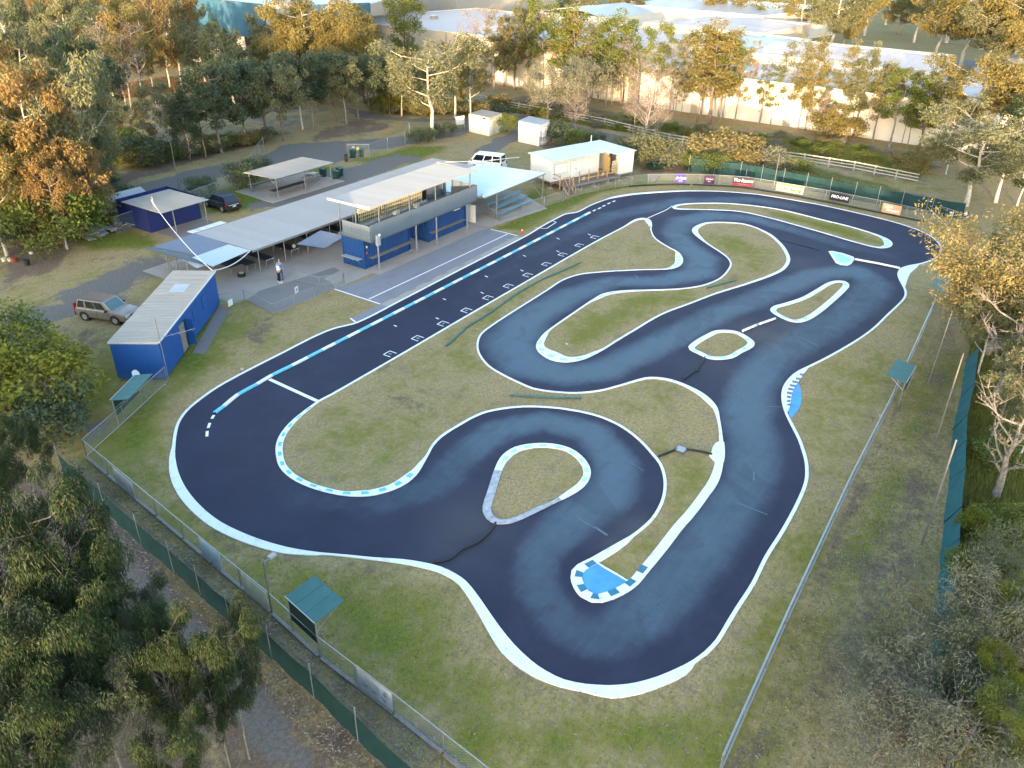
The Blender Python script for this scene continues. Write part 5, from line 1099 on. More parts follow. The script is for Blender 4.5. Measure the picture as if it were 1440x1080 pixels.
hose([(1202,366),(1232,371.5),(1265,378.5)], 'white foam barrier across the gap to the painted corner', .10, 'white_line', 'barrier', 'barrier', .09)
hose([(1096,338),(1125,345),(1153,352.5)], 'dark rubber strip lying between the far bends', .035, 'black', 'hose', 'hose', .02)
hose([(627,488),(650,467),(655,462),(690,440),(725,415),(760,395),(790,382),(816,370)], 'long dark green pipe lying in the grass beside the straight', .07, 'green_roof', 'pipe', 'pipe')
hose([(717,557),(750,559),(785,560.5),(817,561)], 'short dark green pipe on the grass above the lower loop', .07, 'green_roof', 'pipe', 'pipe')
hose([(993,406),(1012,401),(1035,395)], 'grey green pipe on the grass beside the hooked island', .07, 'green_roof', 'pipe', 'pipe')
hose([(885,262.5),(935,260.5),(970,260.3)], 'black edging pipe under the far fence by the verandah end', .07); hose([(974,260.3),(1040,264),(1086,271),(1160,284.5),(1240,300.5),(1300,313)], 'long black edging pipe under the far banner fence', .08)
# ------------------------------------------------------------------ banners with their lettering
def banner(pxl, pxr, z0, z1, m, label, texts, extra=None):
    p, q = G(*pxl), G(*pxr); d = (q-p); L = d.length; d.normalize(); ang = math.atan2(d.y, d.x); nn = Vector((d.y, -d.x, 0))
    t = thing('banner', (p.x+nn.x*.05, p.y+nn.y*.05, 0), label, 'banner', ang, 'sponsor banners on the far fence')
    MB().box((L/2, 0, (z0+z1)/2), (L, .015, z1-z0)).build('sheet', M[m], t, world=False)
    if extra:
        for (x0, x1, a0, a1, em) in extra: MB().box(((x0+x1)/2*L, -.012, z0+(a0+a1)/2*(z1-z0)), ((x1-x0)*L, .006, (a1-a0)*(z1-z0))).build('print_band', M[em], t, world=False)
    for (s_, size, cx_, cz, tm) in texts:
        text('lettering', s_, size, M[tm], t, (cx_*L, -.02, z0+cz*(z1-z0)), (math.pi/2, 0, 0), .25, .012)
M['ban_blue'] = mat('banner_blue', (.06, .04, .42), .5, .3, noise_amt=.05); M['ban_purple'] = mat('banner_purple', (.05, .018, .07), .5, .3, noise_amt=.05); M['ban_black'] = mat('banner_black', (.02, .018, .03), .5, .3, noise_amt=.05)
M['ban_red'] = mat('banner_red', (.42, .012, .03), .5, .3, noise_amt=.05); M['ban_orange'] = mat('banner_orange', (.66, .30, .16), .5, .3, noise_amt=.05); M['ban_yellow'] = mat('banner_yellow', (.60, .50, .10), .5, .3, noise_amt=.05); M['ban_pink'] = mat('banner_pink', (.50, .34, .46), .5, .3, noise_amt=.05); M['ban_grey'] = mat('banner_grey', (.22, .22, .22), .5, .3, noise_amt=.05)
banner((949,258.6),(963,259), .18, 1.12, 'ban_blue', 'small royal blue banner with white star and lettering', [('\u2605 Kami', .36, .5, .55, 'white_line')], [(.3, .75, .18, .27, 'ban_pink')])
banner((989,260),(1003.5,260.8), .18, 1.10, 'ban_purple', 'small dark purple banner with pale lettering', [('Dialed', .32, .5, .6, 'ban_pink'), ('INC', .2, .5, .28, 'ban_pink')])
banner((1029,262),(1058,265), .22, 1.14, 'ban_black', 'wide black banner with white lettering over a red band', [('The Racers', .48, .5, .62, 'white_line')], [(0, 1, 0, .26, 'ban_red'), (.22, .8, .12, .18, 'white_line')])
banner((1090.5,270),(1128.5,276.5), .22, 1.14, 'cream', 'long cream and yellow banner with grey lettering', [('J.J. RC Racing', .46, .5, .38, 'ban_black')], [(0.02, .98, .74, .98, 'ban_yellow')])
banner((1165,284),(1192.5,289.5), .30, 1.08, 'ban_black', 'black banner with bold white slanted lettering', [('PRO-LINE', .42, .5, .55, 'white_line')])
banner((1239,300),(1265,305.5), .20, 1.16, 'ban_orange', 'pale orange banner with white creature logo and lettering', [('Serpent', .42, .56, .36, 'white_line')], [(.22, .52, .62, .78, 'white_line'), (.14, .30, .50, .64, 'white_line')])
# ------------------------------------------------------------------ green shade-cloth fences
def cloth_fence(pts, label, h, step, m, over=.5, lean=(0, 0), wires=True, pr=.03, pm='steel'):
    root = thing('shade_cloth_fence', (pts[0][0], pts[0][1], 0), label, 'fence'); c = 0
    for i in range(len(pts)-1):
        p, q = Vector((*pts[i], 0)), Vector((*pts[i+1], 0)); n = max(1, round((q-p).length/step)); d = (q-p)/n
        for k in range(n):
            a_, b_ = p+d*k, p+d*(k+1); c += 1
            MB().tube([(a_.x, a_.y, 0), (a_.x+lean[0], a_.y+lean[1], h+over)], pr, 6).build('post', M[pm], root)
            uv_panel('cloth_panel', a_, b_, .02, h, M[m], root, lean, .10, 5, c)
            if wires:
                for z in (h+.05, h+over-.05): MB().tube([(a_.x+lean[0], a_.y+lean[1], z), (b_.x+lean[0], b_.y+lean[1], z)], .006, 4).build('wire', M['steel_dark'], root)
    return root
cloth_fence(gp((90,668),(150,722),(200,768),(245,806),(325,878),(383,928),(442,981),(504,1043),(590,1125)), 'dark green shade cloth fence along the dirt path', 1.45, 3.0, 'green_cloth', .45)
cloth_fence(gp((968,241),(1040,250),(1100,261),(1200,281),(1266,293),(1352,309)), 'dark green shade cloth fence behind the far banners', 1.75, 3.0, 'green_cloth', .25)
rg = gp((1358,507),(1350,560),(1339,605),(1334,680),(1327,735),(1318,830),(1300,960),(1280,1090)); cloth_fence(rg, 'sagging teal shade cloth fence leaning out at the right', 1.3, 3.0, 'teal_cloth', .02, (-.02, -.50), False, .02, 'green_dark')
# timber post-and-rail fence along the far road
RF = gp((668,140),(700,150),(760,161),(850,177.5),(940,200),(1000,210),(1050,218),(1130,229),(1200,240),(1290,258)); rf = thing('rail_fence', (110, 50, 0), 'long pale timber post and rail fence beside the far road', 'fence')
for i in range(len(RF)-1):
    p, q = Vector((*RF[i], 0)), Vector((*RF[i+1], 0)); n = max(1, round((q-p).length/2.5)); d = (q-p)/n; an_ = math.atan2(d.y, d.x)
    for k in range(n):
        a_, m_ = p+d*k, p+d*(k+.5); MB().box((a_.x, a_.y, .6), (.14, .14, 1.2), an_).build('post', M['roof_beige'], rf)
        for z in (.35, .72, 1.08): MB().box((m_.x-.09*math.cos(an_+1.57), m_.y-.09*math.sin(an_+1.57), z), (d.length-.01, .04, .13), an_).build('rail', M['roof_beige'], rf)
# boundary wire fence behind the car park
wire_fence(gp((165,330),(250,300),(335,268),(365,222),(372,212)), 'thin wire boundary fence between the shed and the road', 1.7, 4.2, False, name='boundary_fence')
wire_fence(gp((490,222),(520,222),(570,203),(576,190)), 'wire fence and gate beside the bins', 1.7, 4.5, False, name='boundary_fence')
# ------------------------------------------------------------------ poles and lamps
def pole(p, h, label, r=.05, lamp=False, name='pole', lean=(0, 0)):
    g = G(*p); t = thing(name, (g.x, g.y, 0), label, 'pole'); MB().tube([(0, 0, 0), (lean[0], lean[1], h)], [r, r*.8], 8).build('shaft', M['pole_grey'], t, world=False)
    if lamp:
        MB().tube([(lean[0], lean[1], h-.05), (lean[0]+.35, lean[1]-.05, h+.05)], .03, 6).build('arm', M['steel'], t, world=False); MB().box((lean[0]+.45, lean[1]-.05, h+.06), (.34, .22, .09)).build('lamp_head', M['roof_white'], t, world=False)
    return t
pole((252,265), 6.6, 'thin grey pole by the road behind the blue shed', .055)
pole((1314,626), 6.0, 'tall bare pole right of the fence, farther one', .05, lean=(.1, .1)); pole((1296,766), 6.1, 'tall bare pole right of the fence, nearer one', .05, lean=(.1, .1)); pole((1303,545), 5.0, 'thin leaning stake behind the small green roof', .03, lean=(1.5, 0))
pole((383,862), 2.9, 'short lamp post on the near left fence', .045, True, 'lamp_post'); pole((1297.5,311), 3.0, 'pole beside the dark green marshal shelter', .045); pole((1087,268), 4.2, 'slim pole standing at the cream banner', .045); pole((1047,259.5), 1.9, 'short white stake above the black banner', .03)
pole((367.5,226), 1.9, 'grey gate post beside the road', .06); pole((489,226), 2.0, 'grey gate post near the bins', .06); pole((791,284), 2.5, 'white post at the foot of the verandah steps', .05); pole((1009,205), 0.1, 'x') if False else None
# ------------------------------------------------------------------ marshal shelters
def marshal(p_base0, p_base1, d_in, label, w=None, h=1.85, back=True, m='green_roof'):
    """p_base0/1: feet on the fence line; d_in: how far the roof reaches over"""
    p, q = G(*p_base0), G(*p_base1); d = (q-p).normalized(); nn = Vector((d.y, -d.x, 0))*(1 if d_in > 0 else -1); D = abs(d_in)
    t = thing('marshal_shelter', (p.x, p.y, 0), label, 'shelter')
    for a_ in (p, q): MB().tube([(a_.x, a_.y, 0), (a_.x, a_.y, h)], .04, 6).build('post', M['steel'], t)
    r0, r1 = p-d*.08-nn*.08, q+d*.08-nn*.08; n = max(2, int((q-p).length/.5))
    for k in range(n):
        a_, b_ = r0.lerp(r1, (k+.01)/n), r0.lerp(r1, (k+.99)/n); MB().slab([a_+Vector((0, 0, h+.05)), b_+Vector((0, 0, h+.05)), b_+nn*(D+.1)+Vector((0, 0, h+.22)), a_+nn*(D+.1)+Vector((0, 0, h+.22))], .035).build('roof_sheet', M[m], t)
    MB().tube([tuple(r0+Vector((0, 0, h+.06))), tuple(r1+Vector((0, 0, h+.06)))], .025, 4).build('edge_trim', M['roof_white'], t)
    if back: MB().slab([p+Vector((0, 0, .75)), q+Vector((0, 0, .75)), q+Vector((0, 0, h)), p+Vector((0, 0, h))], .03).build('back_panel', M['green_dark'], t)
    for a_ in (p, q): MB().tube([tuple(a_+Vector((0, 0, h-.55))), tuple(a_+nn*D*.8+Vector((0, 0, h+.12)))], .022, 5).build('brace', M['steel'], t)
    return t
marshal((412.6,889), (450.5,924.5), -1.35, 'green roofed marshal shelter with dark back on the near left fence', h=2.0)
marshal((168,601), (200,566), 1.05, 'green roofed marshal shelter beside the blue cabin', h=1.85)
marshal((1263,571), (1276,548), -1.1, 'small green marshal roof on the right fence', h=1.7)
marshal((1326,440), (1330,415), -1.1, 'green marshal roof half hidden by the golden tree', h=1.6)
t = marshal((1316,317), (1342,326), .9, 'dark green marshal shelter at the end of the far fence', h=1.9, back=False, m='green_dark')
o = MB().box((0, 0, .25), (.35, .3, .5)).build('box', M['white']); g = G(1335, 312); o.location = (g.x, g.y, .6); tag(o, 'small white box at the far marshal shelter', 'box')
g = G(197, 552); o = MB().tube([(0, 0, 0), (0, 0, .06)], .3, 12).build('disc', M['white']); o.location = (g.x, g.y, 1.3); o.rotation_euler = (R(60), 0, .5); tag(o, 'white disc hanging under the left marshal shelter', 'disc')
g = G(349, 318) if False else G(1351, 322); t = thing('round_sign', (g.x, g.y, 0), 'round purple and white sign among the golden leaves', 'sign'); MB().tube([(0, 0, 0), (0, 0, 1.6)], .03, 6).build('post', M['steel'], t, world=False)
MB().tube([(0, 0, 1.6), (-.03, -.02, 1.6)], .32, 14).build('disc', M['ban_purple'], t, world=False); MB().tube([(-.03, -.02, 1.6), (-.05, -.03, 1.6)], .18, 12).build('centre', M['white'], t, world=False)
# ------------------------------------------------------------------ small ground furniture
g = G(734.5, 327.5); t = thing('traffic_cone', (g.x, g.y, .01), 'small orange traffic cone at the end of the green verge', 'cone'); MB().box((0, 0, .02), (.28, .28, .04)).build('base', M['red'], t, world=False); MB().tube([(0, 0, .04), (0, 0, .5)], [.11, .025], 10).build('cone', M['red'], t, world=False); MB().tube([(0, 0, .24), (0, 0, .32)], [.082, .065], 10).build('band', M['white_line'], t, world=False)
def bin_(p, label, rz=0, z=0, lid='bin'):
    g = G(*p); t = thing('wheelie_bin', (g.x, g.y, z), label, 'bin', rz, 'dark green wheelie bins')
    mb = MB(); vs = []
    for z_, s in ((.08, .22), (.95, .29)): vs += [(sx*s, sy*s*1.15, z_) for sx, sy in ((-1, -1), (1, -1), (1, 1), (-1, 1))]
    mb.raw(vs, [(0, 1, 5, 4), (1, 2, 6, 5), (2, 3, 7, 6), (3, 0, 4, 7), (3, 2, 1, 0), (4, 5, 6, 7)]); mb.build('body', M['bin'], t, world=False)
    MB().slab([(-.31, -.36, .97), (.31, -.36, .97), (.31, .38, 1.06), (-.31, .38, 1.06)], .04).build('lid', M[lid], t, world=False); MB().tube([(-.28, .38, .98), (.28, .38, .98)], .02, 6).build('handle', M['bin'], t, world=False)
    for s in (-1, 1): MB().tube([(s*.24, .28, .1), (s*.30, .28, .1)], .1, 10).build('wheel', M['black'], t, world=False)
bin_((455,249), 'green wheelie bin behind the picnic table, against the shelter post', .1); bin_((473.5,252), 'green wheelie bin in front of the pair by the shelter', .3); bin_((478.5,248), 'green wheelie bin at the back of the pair by the shelter', -.1)
bin_((497,222), 'green wheelie bin by the gate with white bag on it', .4); bin_((508,221), 'green wheelie bin by the gate with dark lid', -.2)
g = G(505, 222); o = MB().tube([(0, 0, .1), (0, 0, .25), (0, 0, .42), (0, 0, .5)], [.1, .2, .18, .05], 10).build('balloon', M['yellow'], None, smooth=True); o.location = (g.x-.5, g.y-.4, 1.0); tag(o, 'yellow round marker at the bins by the gate', 'marker')
g = G(498, 221); o = MB().tube([(0, 0, 0), (0, 0, .15), (0, 0, .3)], [.15, .22, .06], 8).build('rubbish_bag', M['white'], None, smooth=True); o.location = (g.x, g.y, 1.08); tag(o, 'white rubbish bag on the bin by the gate', 'bag')
g = G(487, 227); t = thing('drum', (g.x, g.y, 0), 'rusty red drum beside the gate post', 'drum'); MB().tube([(0, 0, 0), (0, 0, .9)], .2, 10).build('barrel', mat('rust', (.09, .035, .025), .8), t, world=False); MB().tube([(0, 0, .45), (0, 0, .5)], .21, 10).build('hoop', M['steel_dark'], t, world=False)
def notice(p, q, z0, z1, label, legs=True):
    a_, b_ = G(*p), G(*q); t = thing('notice_board', (a_.x, a_.y, 0), label, 'sign')
    MB().slab([a_+Vector((0, 0, z0)), b_+Vector((0, 0, z0)), b_+Vector((0, 0, z1)), a_+Vector((0, 0, z1))], .04).build('board', M['white'], t)
    for k in (a_, b_): MB().tube([(k.x, k.y, 0), (k.x, k.y, z1+.02)], .04, 6).build('post', M['steel'], t)
notice((641,184.5), (653,182.5), .8, 2.0, 'white notice board on two posts beside the hut')
for i, (p, lab) in enumerate([((418,417.5), 'small white notice number sign on the pit fence'), ((325.5,436), 'pale sheet tied to the pit fence near the cabin')]):
    g = G(*p); t = thing('fence_sign', (g.x, g.y, 0), lab, 'sign'); MB().box((0, -.02, .62), (.42 if i == 0 else .5, .02, .5), .2).build('plate', M['white'], t, world=False)
    if i == 0:
        text('lettering', '8', .36, M['black'], t, (0, -.045, .62), (math.pi/2, 0, .2))
for i, (p, lab) in enumerate([((820,262.5), 'white sheet tied to the fence near the verandah steps'), ((847,256), 'white sheet tied to the fence below the verandah middle')]):
    g = G(*p); o = MB().box((0, 0, .85), (.42, .02, .5), -.2).build('fence_sheet', M['white']); o.location = (g.x, g.y, 0); tag(o, lab, 'sheet')
g = G(923, 236.5); t = thing('skip_tray', (g.x, g.y, 0), 'dark green tipping tray with folding frame on the grass', 'tray', -.25)
mb = MB(); vs = [(-1.1, -.5, .08), (1.1, -.5, .08), (1.1, .6, .08), (-1.1, .6, .08), (-1.3, -.8, .62), (1.3, -.8, .62), (1.3, .8, .62), (-1.3, .8, .62)]; mb.raw(vs, [(0, 3, 2, 1), (0, 1, 5, 4), (1, 2, 6, 5), (2, 3, 7, 6), (3, 0, 4, 7)]); mb.build('tray', M['bin'], t, world=False)
MB().tube([(1.3, -.8, .62), (1.5, -.2, .95), (1.3, .8, .62)], .03, 6).build('frame', M['steel'], t, world=False); MB().tube([(-1.3, -.8, .62), (-1.0, 0, 1.0), (1.5, -.2, .95)], .03, 6).build('frame_bar', M['steel'], t, world=False)
g = G(919, 251.5); t = thing('drain_cover', (g.x, g.y, 0), 'low grey slab box beside the verandah end', 'slab'); MB().box((0, 0, .12), (1.6, 1.0, .24), .1).build('base', M['steel_dark'], t, world=False); MB().box((0, 0, .26), (1.7, 1.1, .04), .1).build('lid', M['concrete_dark'], t, world=False)
for i, (p, s, lab) in enumerate([((341,521),.16,'pale broken rock beside the track edge near the cabin'), ((233,543),.1,'small pale rock at the cabin corner'), ((913,321),.16,'pale rock in the grass at the infield tip'), ((848,484.5) if False else (797,484.5),.08,'white scrap lying in the hooked island grass'), ((1237,586),.14,'pale scrap beside the right hand fence')]):
    g = G(*p); mb = MB(); r = random.Random(i); pts = []
    me_v = [Vector((r.uniform(-1, 1), r.uniform(-1, 1), r.uniform(-.3, .8))).normalized()*s*r.uniform(.7, 1.3) for _ in range(14)]
    import bmesh
    bm = bmesh.new(); [bm.verts.new(v) for v in me_v]; bmesh.ops.convex_hull(bm, input=bm.verts); me = bpy.data.meshes.new('rock'); bm.to_mesh(me); bm.free(); me.materials.append(M['concrete'] if i != 3 else M['white'])
    o = bpy.data.objects.new('rock', me); col.objects.link(o); o.location = (g.x, g.y, s*.3); tag(o, lab, 'rock')
# stack of sheets, rubble, pots at the left edge
g = G(138, 330); t = thing('sheet_stack', (g.x, g.y, 0), 'pile of pale sheets beside the bush at the left', 'pile')
for k in range(7): MB().box((.75*(k % 4)-1.1, .4*(k//4)+rnd.uniform(-.2, .2), .10+.07*k), (.7, 2.1, .04), rnd.uniform(-.25, .25)).build('sheet', M['roof_white'] if k % 2 else M['roof'], t, world=False)
g = G(169, 322); t = thing('rubble_pile', (g.x, g.y, 0), 'heap of broken timber and rubble against the blue shed', 'pile')
for k in range(26): MB().box((rnd.uniform(-1.1, 1.1), rnd.uniform(-.8, .8), rnd.uniform(.05, .45)), (rnd.uniform(.2, .8), rnd.uniform(.1, .3), rnd.uniform(.05, .15)), rnd.uniform(0, 3), rx=rnd.uniform(-.4, .4)).build('plank', M[rnd.choice(['timber_grey', 'roof', 'concrete', 'trunk_brown'])], t, world=False)
for i, (p, r_, h_, m, lab) in enumerate([((6,367), .22, .28, 'cream', 'pale tub, leftmost of the row by the bushes'), ((14,367), .2, .25, 'cream', 'second pale tub in the row by the bushes'), ((21,368), .28, .42, 'rusty', 'rusty red pot in the row by the bushes'), ((39,373), .25, .5, 'black', 'dark blue bucket at the edge of the car park'), ((44.5,357), .22, .3, 'white', 'white tub in front of the dark shrub')]):
    if m == 'rusty' and m not in M: M[m] = mat('rusty_pot', (.22, .05, .03), .8)
    g = G(*p); o = MB().tube([(0, 0, 0), (0, 0, h_), (0, 0, h_-.03)], [r_*.8, r_, r_*.85], 12).build('tub', M[m]); o.location = (g.x, g.y, 0); tag(o, lab, 'tub')
g = G(75, 335); o = MB().box((0, 0, .5), (1.6, .05, 1.1), .5, rx=-.5).build('old_panel', M['roof']); o.location = (g.x, g.y, 0); tag(o, 'pale rusty panel leaning in the bush', 'panel')
for i in range(16):
    q = [(300+ (i*37) % 60, 470+(i*53) % 60)]
# ------------------------------------------------------------------ vehicles
def vehicle(name, label, cat, loc, rz, prof, W, wheels, wr, paint, glass_sides, front, rear, roofw=.86, shoulder=.92, extras=None, lowm='black', win='glass', scr='glass_teal'):
    """prof: list of (x, z_shoulder, z_top or None); body lofted along x. x=0 rear, forward +x"""
    t = thing(name, loc, label, cat, rz)
    x0 = prof[0][0]; mb = MB(); rings = []; zb = .30
    for (x, zs, ins) in prof:
        w = W/2*ins; rings.append([(x, -w*.96, zb), (x, -w, zb+.18), (x, -w, zs*.72), (x, -w*.97, zs-.05), (x, -w*.90, zs), (x, 0, zs+.025), (x, w*.90, zs), (x, w*.97, zs-.05), (x, w, zs*.72), (x, w, zb+.18), (x, w*.96, zb)])
    vs = [v for r_ in rings for v in r_]; n = 11
    fs = [(i*n+j, i*n+j+1, (i+1)*n+j+1, (i+1)*n+j) for i in range(len(rings)-1) for j in range(n-1)]+[tuple(range(n))[::-1], tuple(range((len(rings)-1)*n, len(rings)*n))]+[(i*n+n-1, i*n, (i+1)*n, (i+1)*n+n-1) for i in range(len(rings)-1)]
    mb.raw(vs, fs); body = mb.build('body', M[paint], t, world=False, smooth=False)
    bv = body.modifiers.new('b', 'BEVEL'); bv.width = .03; bv.segments = 2; bv.limit_method = 'ANGLE'; bv.angle_limit = R(25)
    # greenhouse: (xr_bottom, xr_top, xf_top, xf_bottom, z_bottom, z_top)
    a_, b_, c_, d_, z0, z1 = glass_sides; w0, w1 = W/2*shoulder, W/2*roofw*.92
    gh = [(a_, -w0, z0), (d_, -w0, z0), (d_, w0, z0), (a_, w0, z0), (b_, -w1, z1), (c_, -w1, z1), (c_, w1, z1), (b_, w1, z1)]
    mb = MB(); mb.raw(gh, [(0, 1, 5, 4), (1, 2, 6, 5), (2, 3, 7, 6), (3, 0, 4, 7), (4, 5, 6, 7)]); g_ = mb.build('cabin', M[paint], t, world=False); bv = g_.modifiers.new('b', 'BEVEL'); bv.width = .05; bv.segments = 2
    def quadpt(A, B, C, D, u, v, off): # A-B bottom, D-C top
        p = (Vector(A)*(1-u)+Vector(B)*u)*(1-v)+(Vector(D)*(1-u)+Vector(C)*u)*v; nn = (Vector(B)-Vector(A)).cross(Vector(D)-Vector(A)).normalized(); return p+nn*off
    def glass(A, B, C, D, u0, u1, v0, v1, m, nm):
        q = [quadpt(A, B, C, D, u, v, .012) for u, v in ((u0, v0), (u1, v0), (u1, v1), (u0, v1))]; q2 = [quadpt(A, B, C, D, u, v, -.01) for u, v in ((u0, v0), (u1, v0), (u1, v1), (u0, v1))]
        mb = MB(); mb.raw(q+q2, [(0, 1, 2, 3), (0, 4, 5, 1), (1, 5, 6, 2), (2, 6, 7, 3), (3, 7, 4, 0)]); return mb.build(nm, M[m], t, world=False)
    for (u0, u1) in front['side']:
        glass(gh[0], gh[1], gh[5], gh[4], u0, u1, .12, .86, win, 'side_window'); glass(gh[2], gh[3], gh[7], gh[6], 1-u1, 1-u0, .12, .86, win, 'side_window')
    glass(gh[1], gh[2], gh[6], gh[5], .06, .94, .06, .92, scr, 'windscreen'); glass(gh[3], gh[0], gh[4], gh[7], .10, .90, .15, .88, win, 'rear_window')
    L = prof[-1][0]
    for x in wheels:
        for s in (-1, 1):
            y = s*(W/2-.10); tyre = MB().tube([(x, y-.11, wr), (x, y+.11, wr)], wr, 18).build('wheel', M['black'], t, world=False)
            MB().tube([(x, y+s*.10, wr), (x, y+s*.125, wr)], wr*.62, 14).build('rim', M['alloy'], tyre, world=False)
            WM[tyre.name] = WM[t.name]
            mb = MB(); N_ = 12; arch = []
            for k in range(N_+1):
                th = math.pi*k/N_; arch.append((x+math.cos(th)*(wr+.09), s*(W/2+.006), wr+math.sin(th)*(wr+.09)))
            inner = [(x+math.cos(math.pi*k/N_)*(wr+.01), s*(W/2+.006), wr+math.sin(math.pi*k/N_)*(wr+.01)) for k in range(N_+1)]
            mb.raw(arch+inner, [(k, k+1, N_+2+k, N_+1+k) for k in range(N_)]); mb.build('wheel_arch', M[lowm], t, world=False)
            MB().tube([(x, s*(W/2-.25), wr), (x, s*(W/2+.004), wr)], wr+.05, 16).build('wheel_well', M['black'], t, world=False)
    for s in (-1, 1):
        MB().box((L-.07, s*(W/2-.28), front['hz']), (.16, .34, .16), 0).build('headlight', M['chrome'], t, world=False)
        MB().box((.03, s*(W/2-.14), rear['z']), (.12, .2, rear['h'])).build('tail_light', M['redlamp'], t, world=False)
        MB().box((front['mx'], s*(W/2+.09), z0+.08), (.12, .17, .14)).build('mirror', M[front.get('mm', paint)], t, world=False)
        for xh in front['handles']: MB().box((xh, s*(W/2+.005), z0-.12), (.16, .03, .03)).build('door_handle', M['steel'], t, world=False)
        for xd in front['seams']: MB().box((xd, s*(W/2+.001), .62), (.014, .01, .62)).build('door_seam', M['black'], t, world=False)
    MB().box((L+.02, 0, .42), (.14, W*.92, .28)).build('front_bumper', M[lowm], t, world=False); MB().box((-.02, 0, .48), (.14, W*.92, .26)).build('rear_bumper', M[lowm], t, world=False)
    MB().box((L+.03, 0, front['hz']-.05), (.05, W*.42, .16)).build('grille', M['black'], t, world=False); MB().box((-.10, 0, rear.get('pz', .75)), (.02, .40, .12)).build('number_plate', M['white'], t, world=False)
    return t
pa, pb = G(122.5, 450), G(165, 456.3); dv_ = (pb-pa); rz_ = math.atan2(dv_.y, dv_.x); nl = Vector((-math.sin(rz_), math.cos(rz_), 0)); org = pa+nl*.75-Vector((math.cos(rz_), math.sin(rz_), 0))*.78
suv = vehicle('parked_suv', 'bronze four wheel drive wagon parked beside the blue cabin', 'car', (org.x, org.y, 0), rz_,
    [(0, .95, .90), (.12, 1.0, .98), (1.0, 1.02, 1.0), (2.9, 1.02, 1.0), (3.5, .99, .99), (4.15, .90, .95), (4.42, .78, .86)], 1.78, (.78, 3.40), .34, 'brown_car', (.10, .32, 2.55, 3.20, .98, 1.62),
    {'side': [(.05, .24), (.30, .56), (.59, .86)], 'hz': .74, 'mx': 2.85, 'handles': (1.6, 2.5), 'seams': (1.0, 1.95, 2.95), 'mm': 'black'}, {'z': 1.02, 'h': .5})
for s in (-1, 1): MB().box((1.45, s*.62, 1.66), (1.9, .04, .04)).build('roof_rail', M['brown_car'], suv, world=False)
MB().tube([(4.62, -.75, .45), (4.66, -.72, .72), (4.66, .72, .72), (4.62, .75, .45)], .035, 6).build('bull_bar', M['chrome'], suv, world=False); MB().tube([(-.02, 0, .8), (-.28, 0, .8)], .30, 14).build('spare_wheel', M['black'], suv, world=False)
pa, pb = G(291.5, 285), G(318, 297.5); dv_ = (pa-pb); pa2, pb2 = G(298, 291), G(313.5, 299)
rr, rl = G(313.8, 299), G(334, 293.5); yv = (rl-rr).normalized(); fx = Vector((yv.y, -yv.x, 0)); 
if fx.y < 0 and False: fx = -fx
fx = -fx if fx.dot(G(292, 284)-rr) < 0 else fx; rz_ = math.atan2(fx.y, fx.x); mid = (rr+rl)/2; org = mid-fx*.75
car2 = vehicle('parked_hatch', 'dark navy compact wagon parked beside the blue shed', 'car', (org.x, org.y, 0), rz_,
    [(0, .85, .84), (.15, 1.0, .96), (1.0, 1.0, 1.0), (2.9, .98, 1.0), (3.5, .95, .98), (4.15, .84, .93), (4.40, .72, .80)], 1.82, (.80, 3.42), .35, 'dark_car', (.12, .62, 2.35, 3.15, .96, 1.60),
    {'side': [(.16, .50), (.54, .84)], 'hz': .74, 'mx': 2.8, 'handles': (1.55, 2.4), 'seams': (1.1, 1.95, 2.9)}, {'z': .92, 'h': .2, 'pz': .66})
MB().box((-.06, 0, .80), (.05, 1.2, .05)).build('chrome_strip', M['chrome'], car2, world=False)
vr = G(697, 241); vl = G(666, 236.5); fx = (vl-vr).normalized(); fx = Vector((0.05, 1, 0)).normalized(); rz_ = math.atan2(fx.y, fx.x); g = G(690, 240)
van = vehicle('parked_van', 'white high sided minibus parked behind the bright roof', 'van', (79.6, 54.6, 0), R(103),
    [(0, 1.02, .92), (.12, 1.12, .98), (1.0, 1.12, 1.0), (3.6, 1.12, 1.0), (4.1, 1.05, .97), (4.45, .90, .90)], 1.72, (.85, 3.55), .32, 'white_car', (.03, .16, 3.45, 4.15, 1.06, 1.95),
    {'side': [(.04, .29), (.33, .58), (.62, .93)], 'hz': .78, 'mx': 3.9, 'handles': (2.5,), 'seams': (1.3, 2.6), 'mm': 'black'}, {'z': .95, 'h': .3}, roofw=.9, shoulder=.97, lowm='white_car', scr='glass')
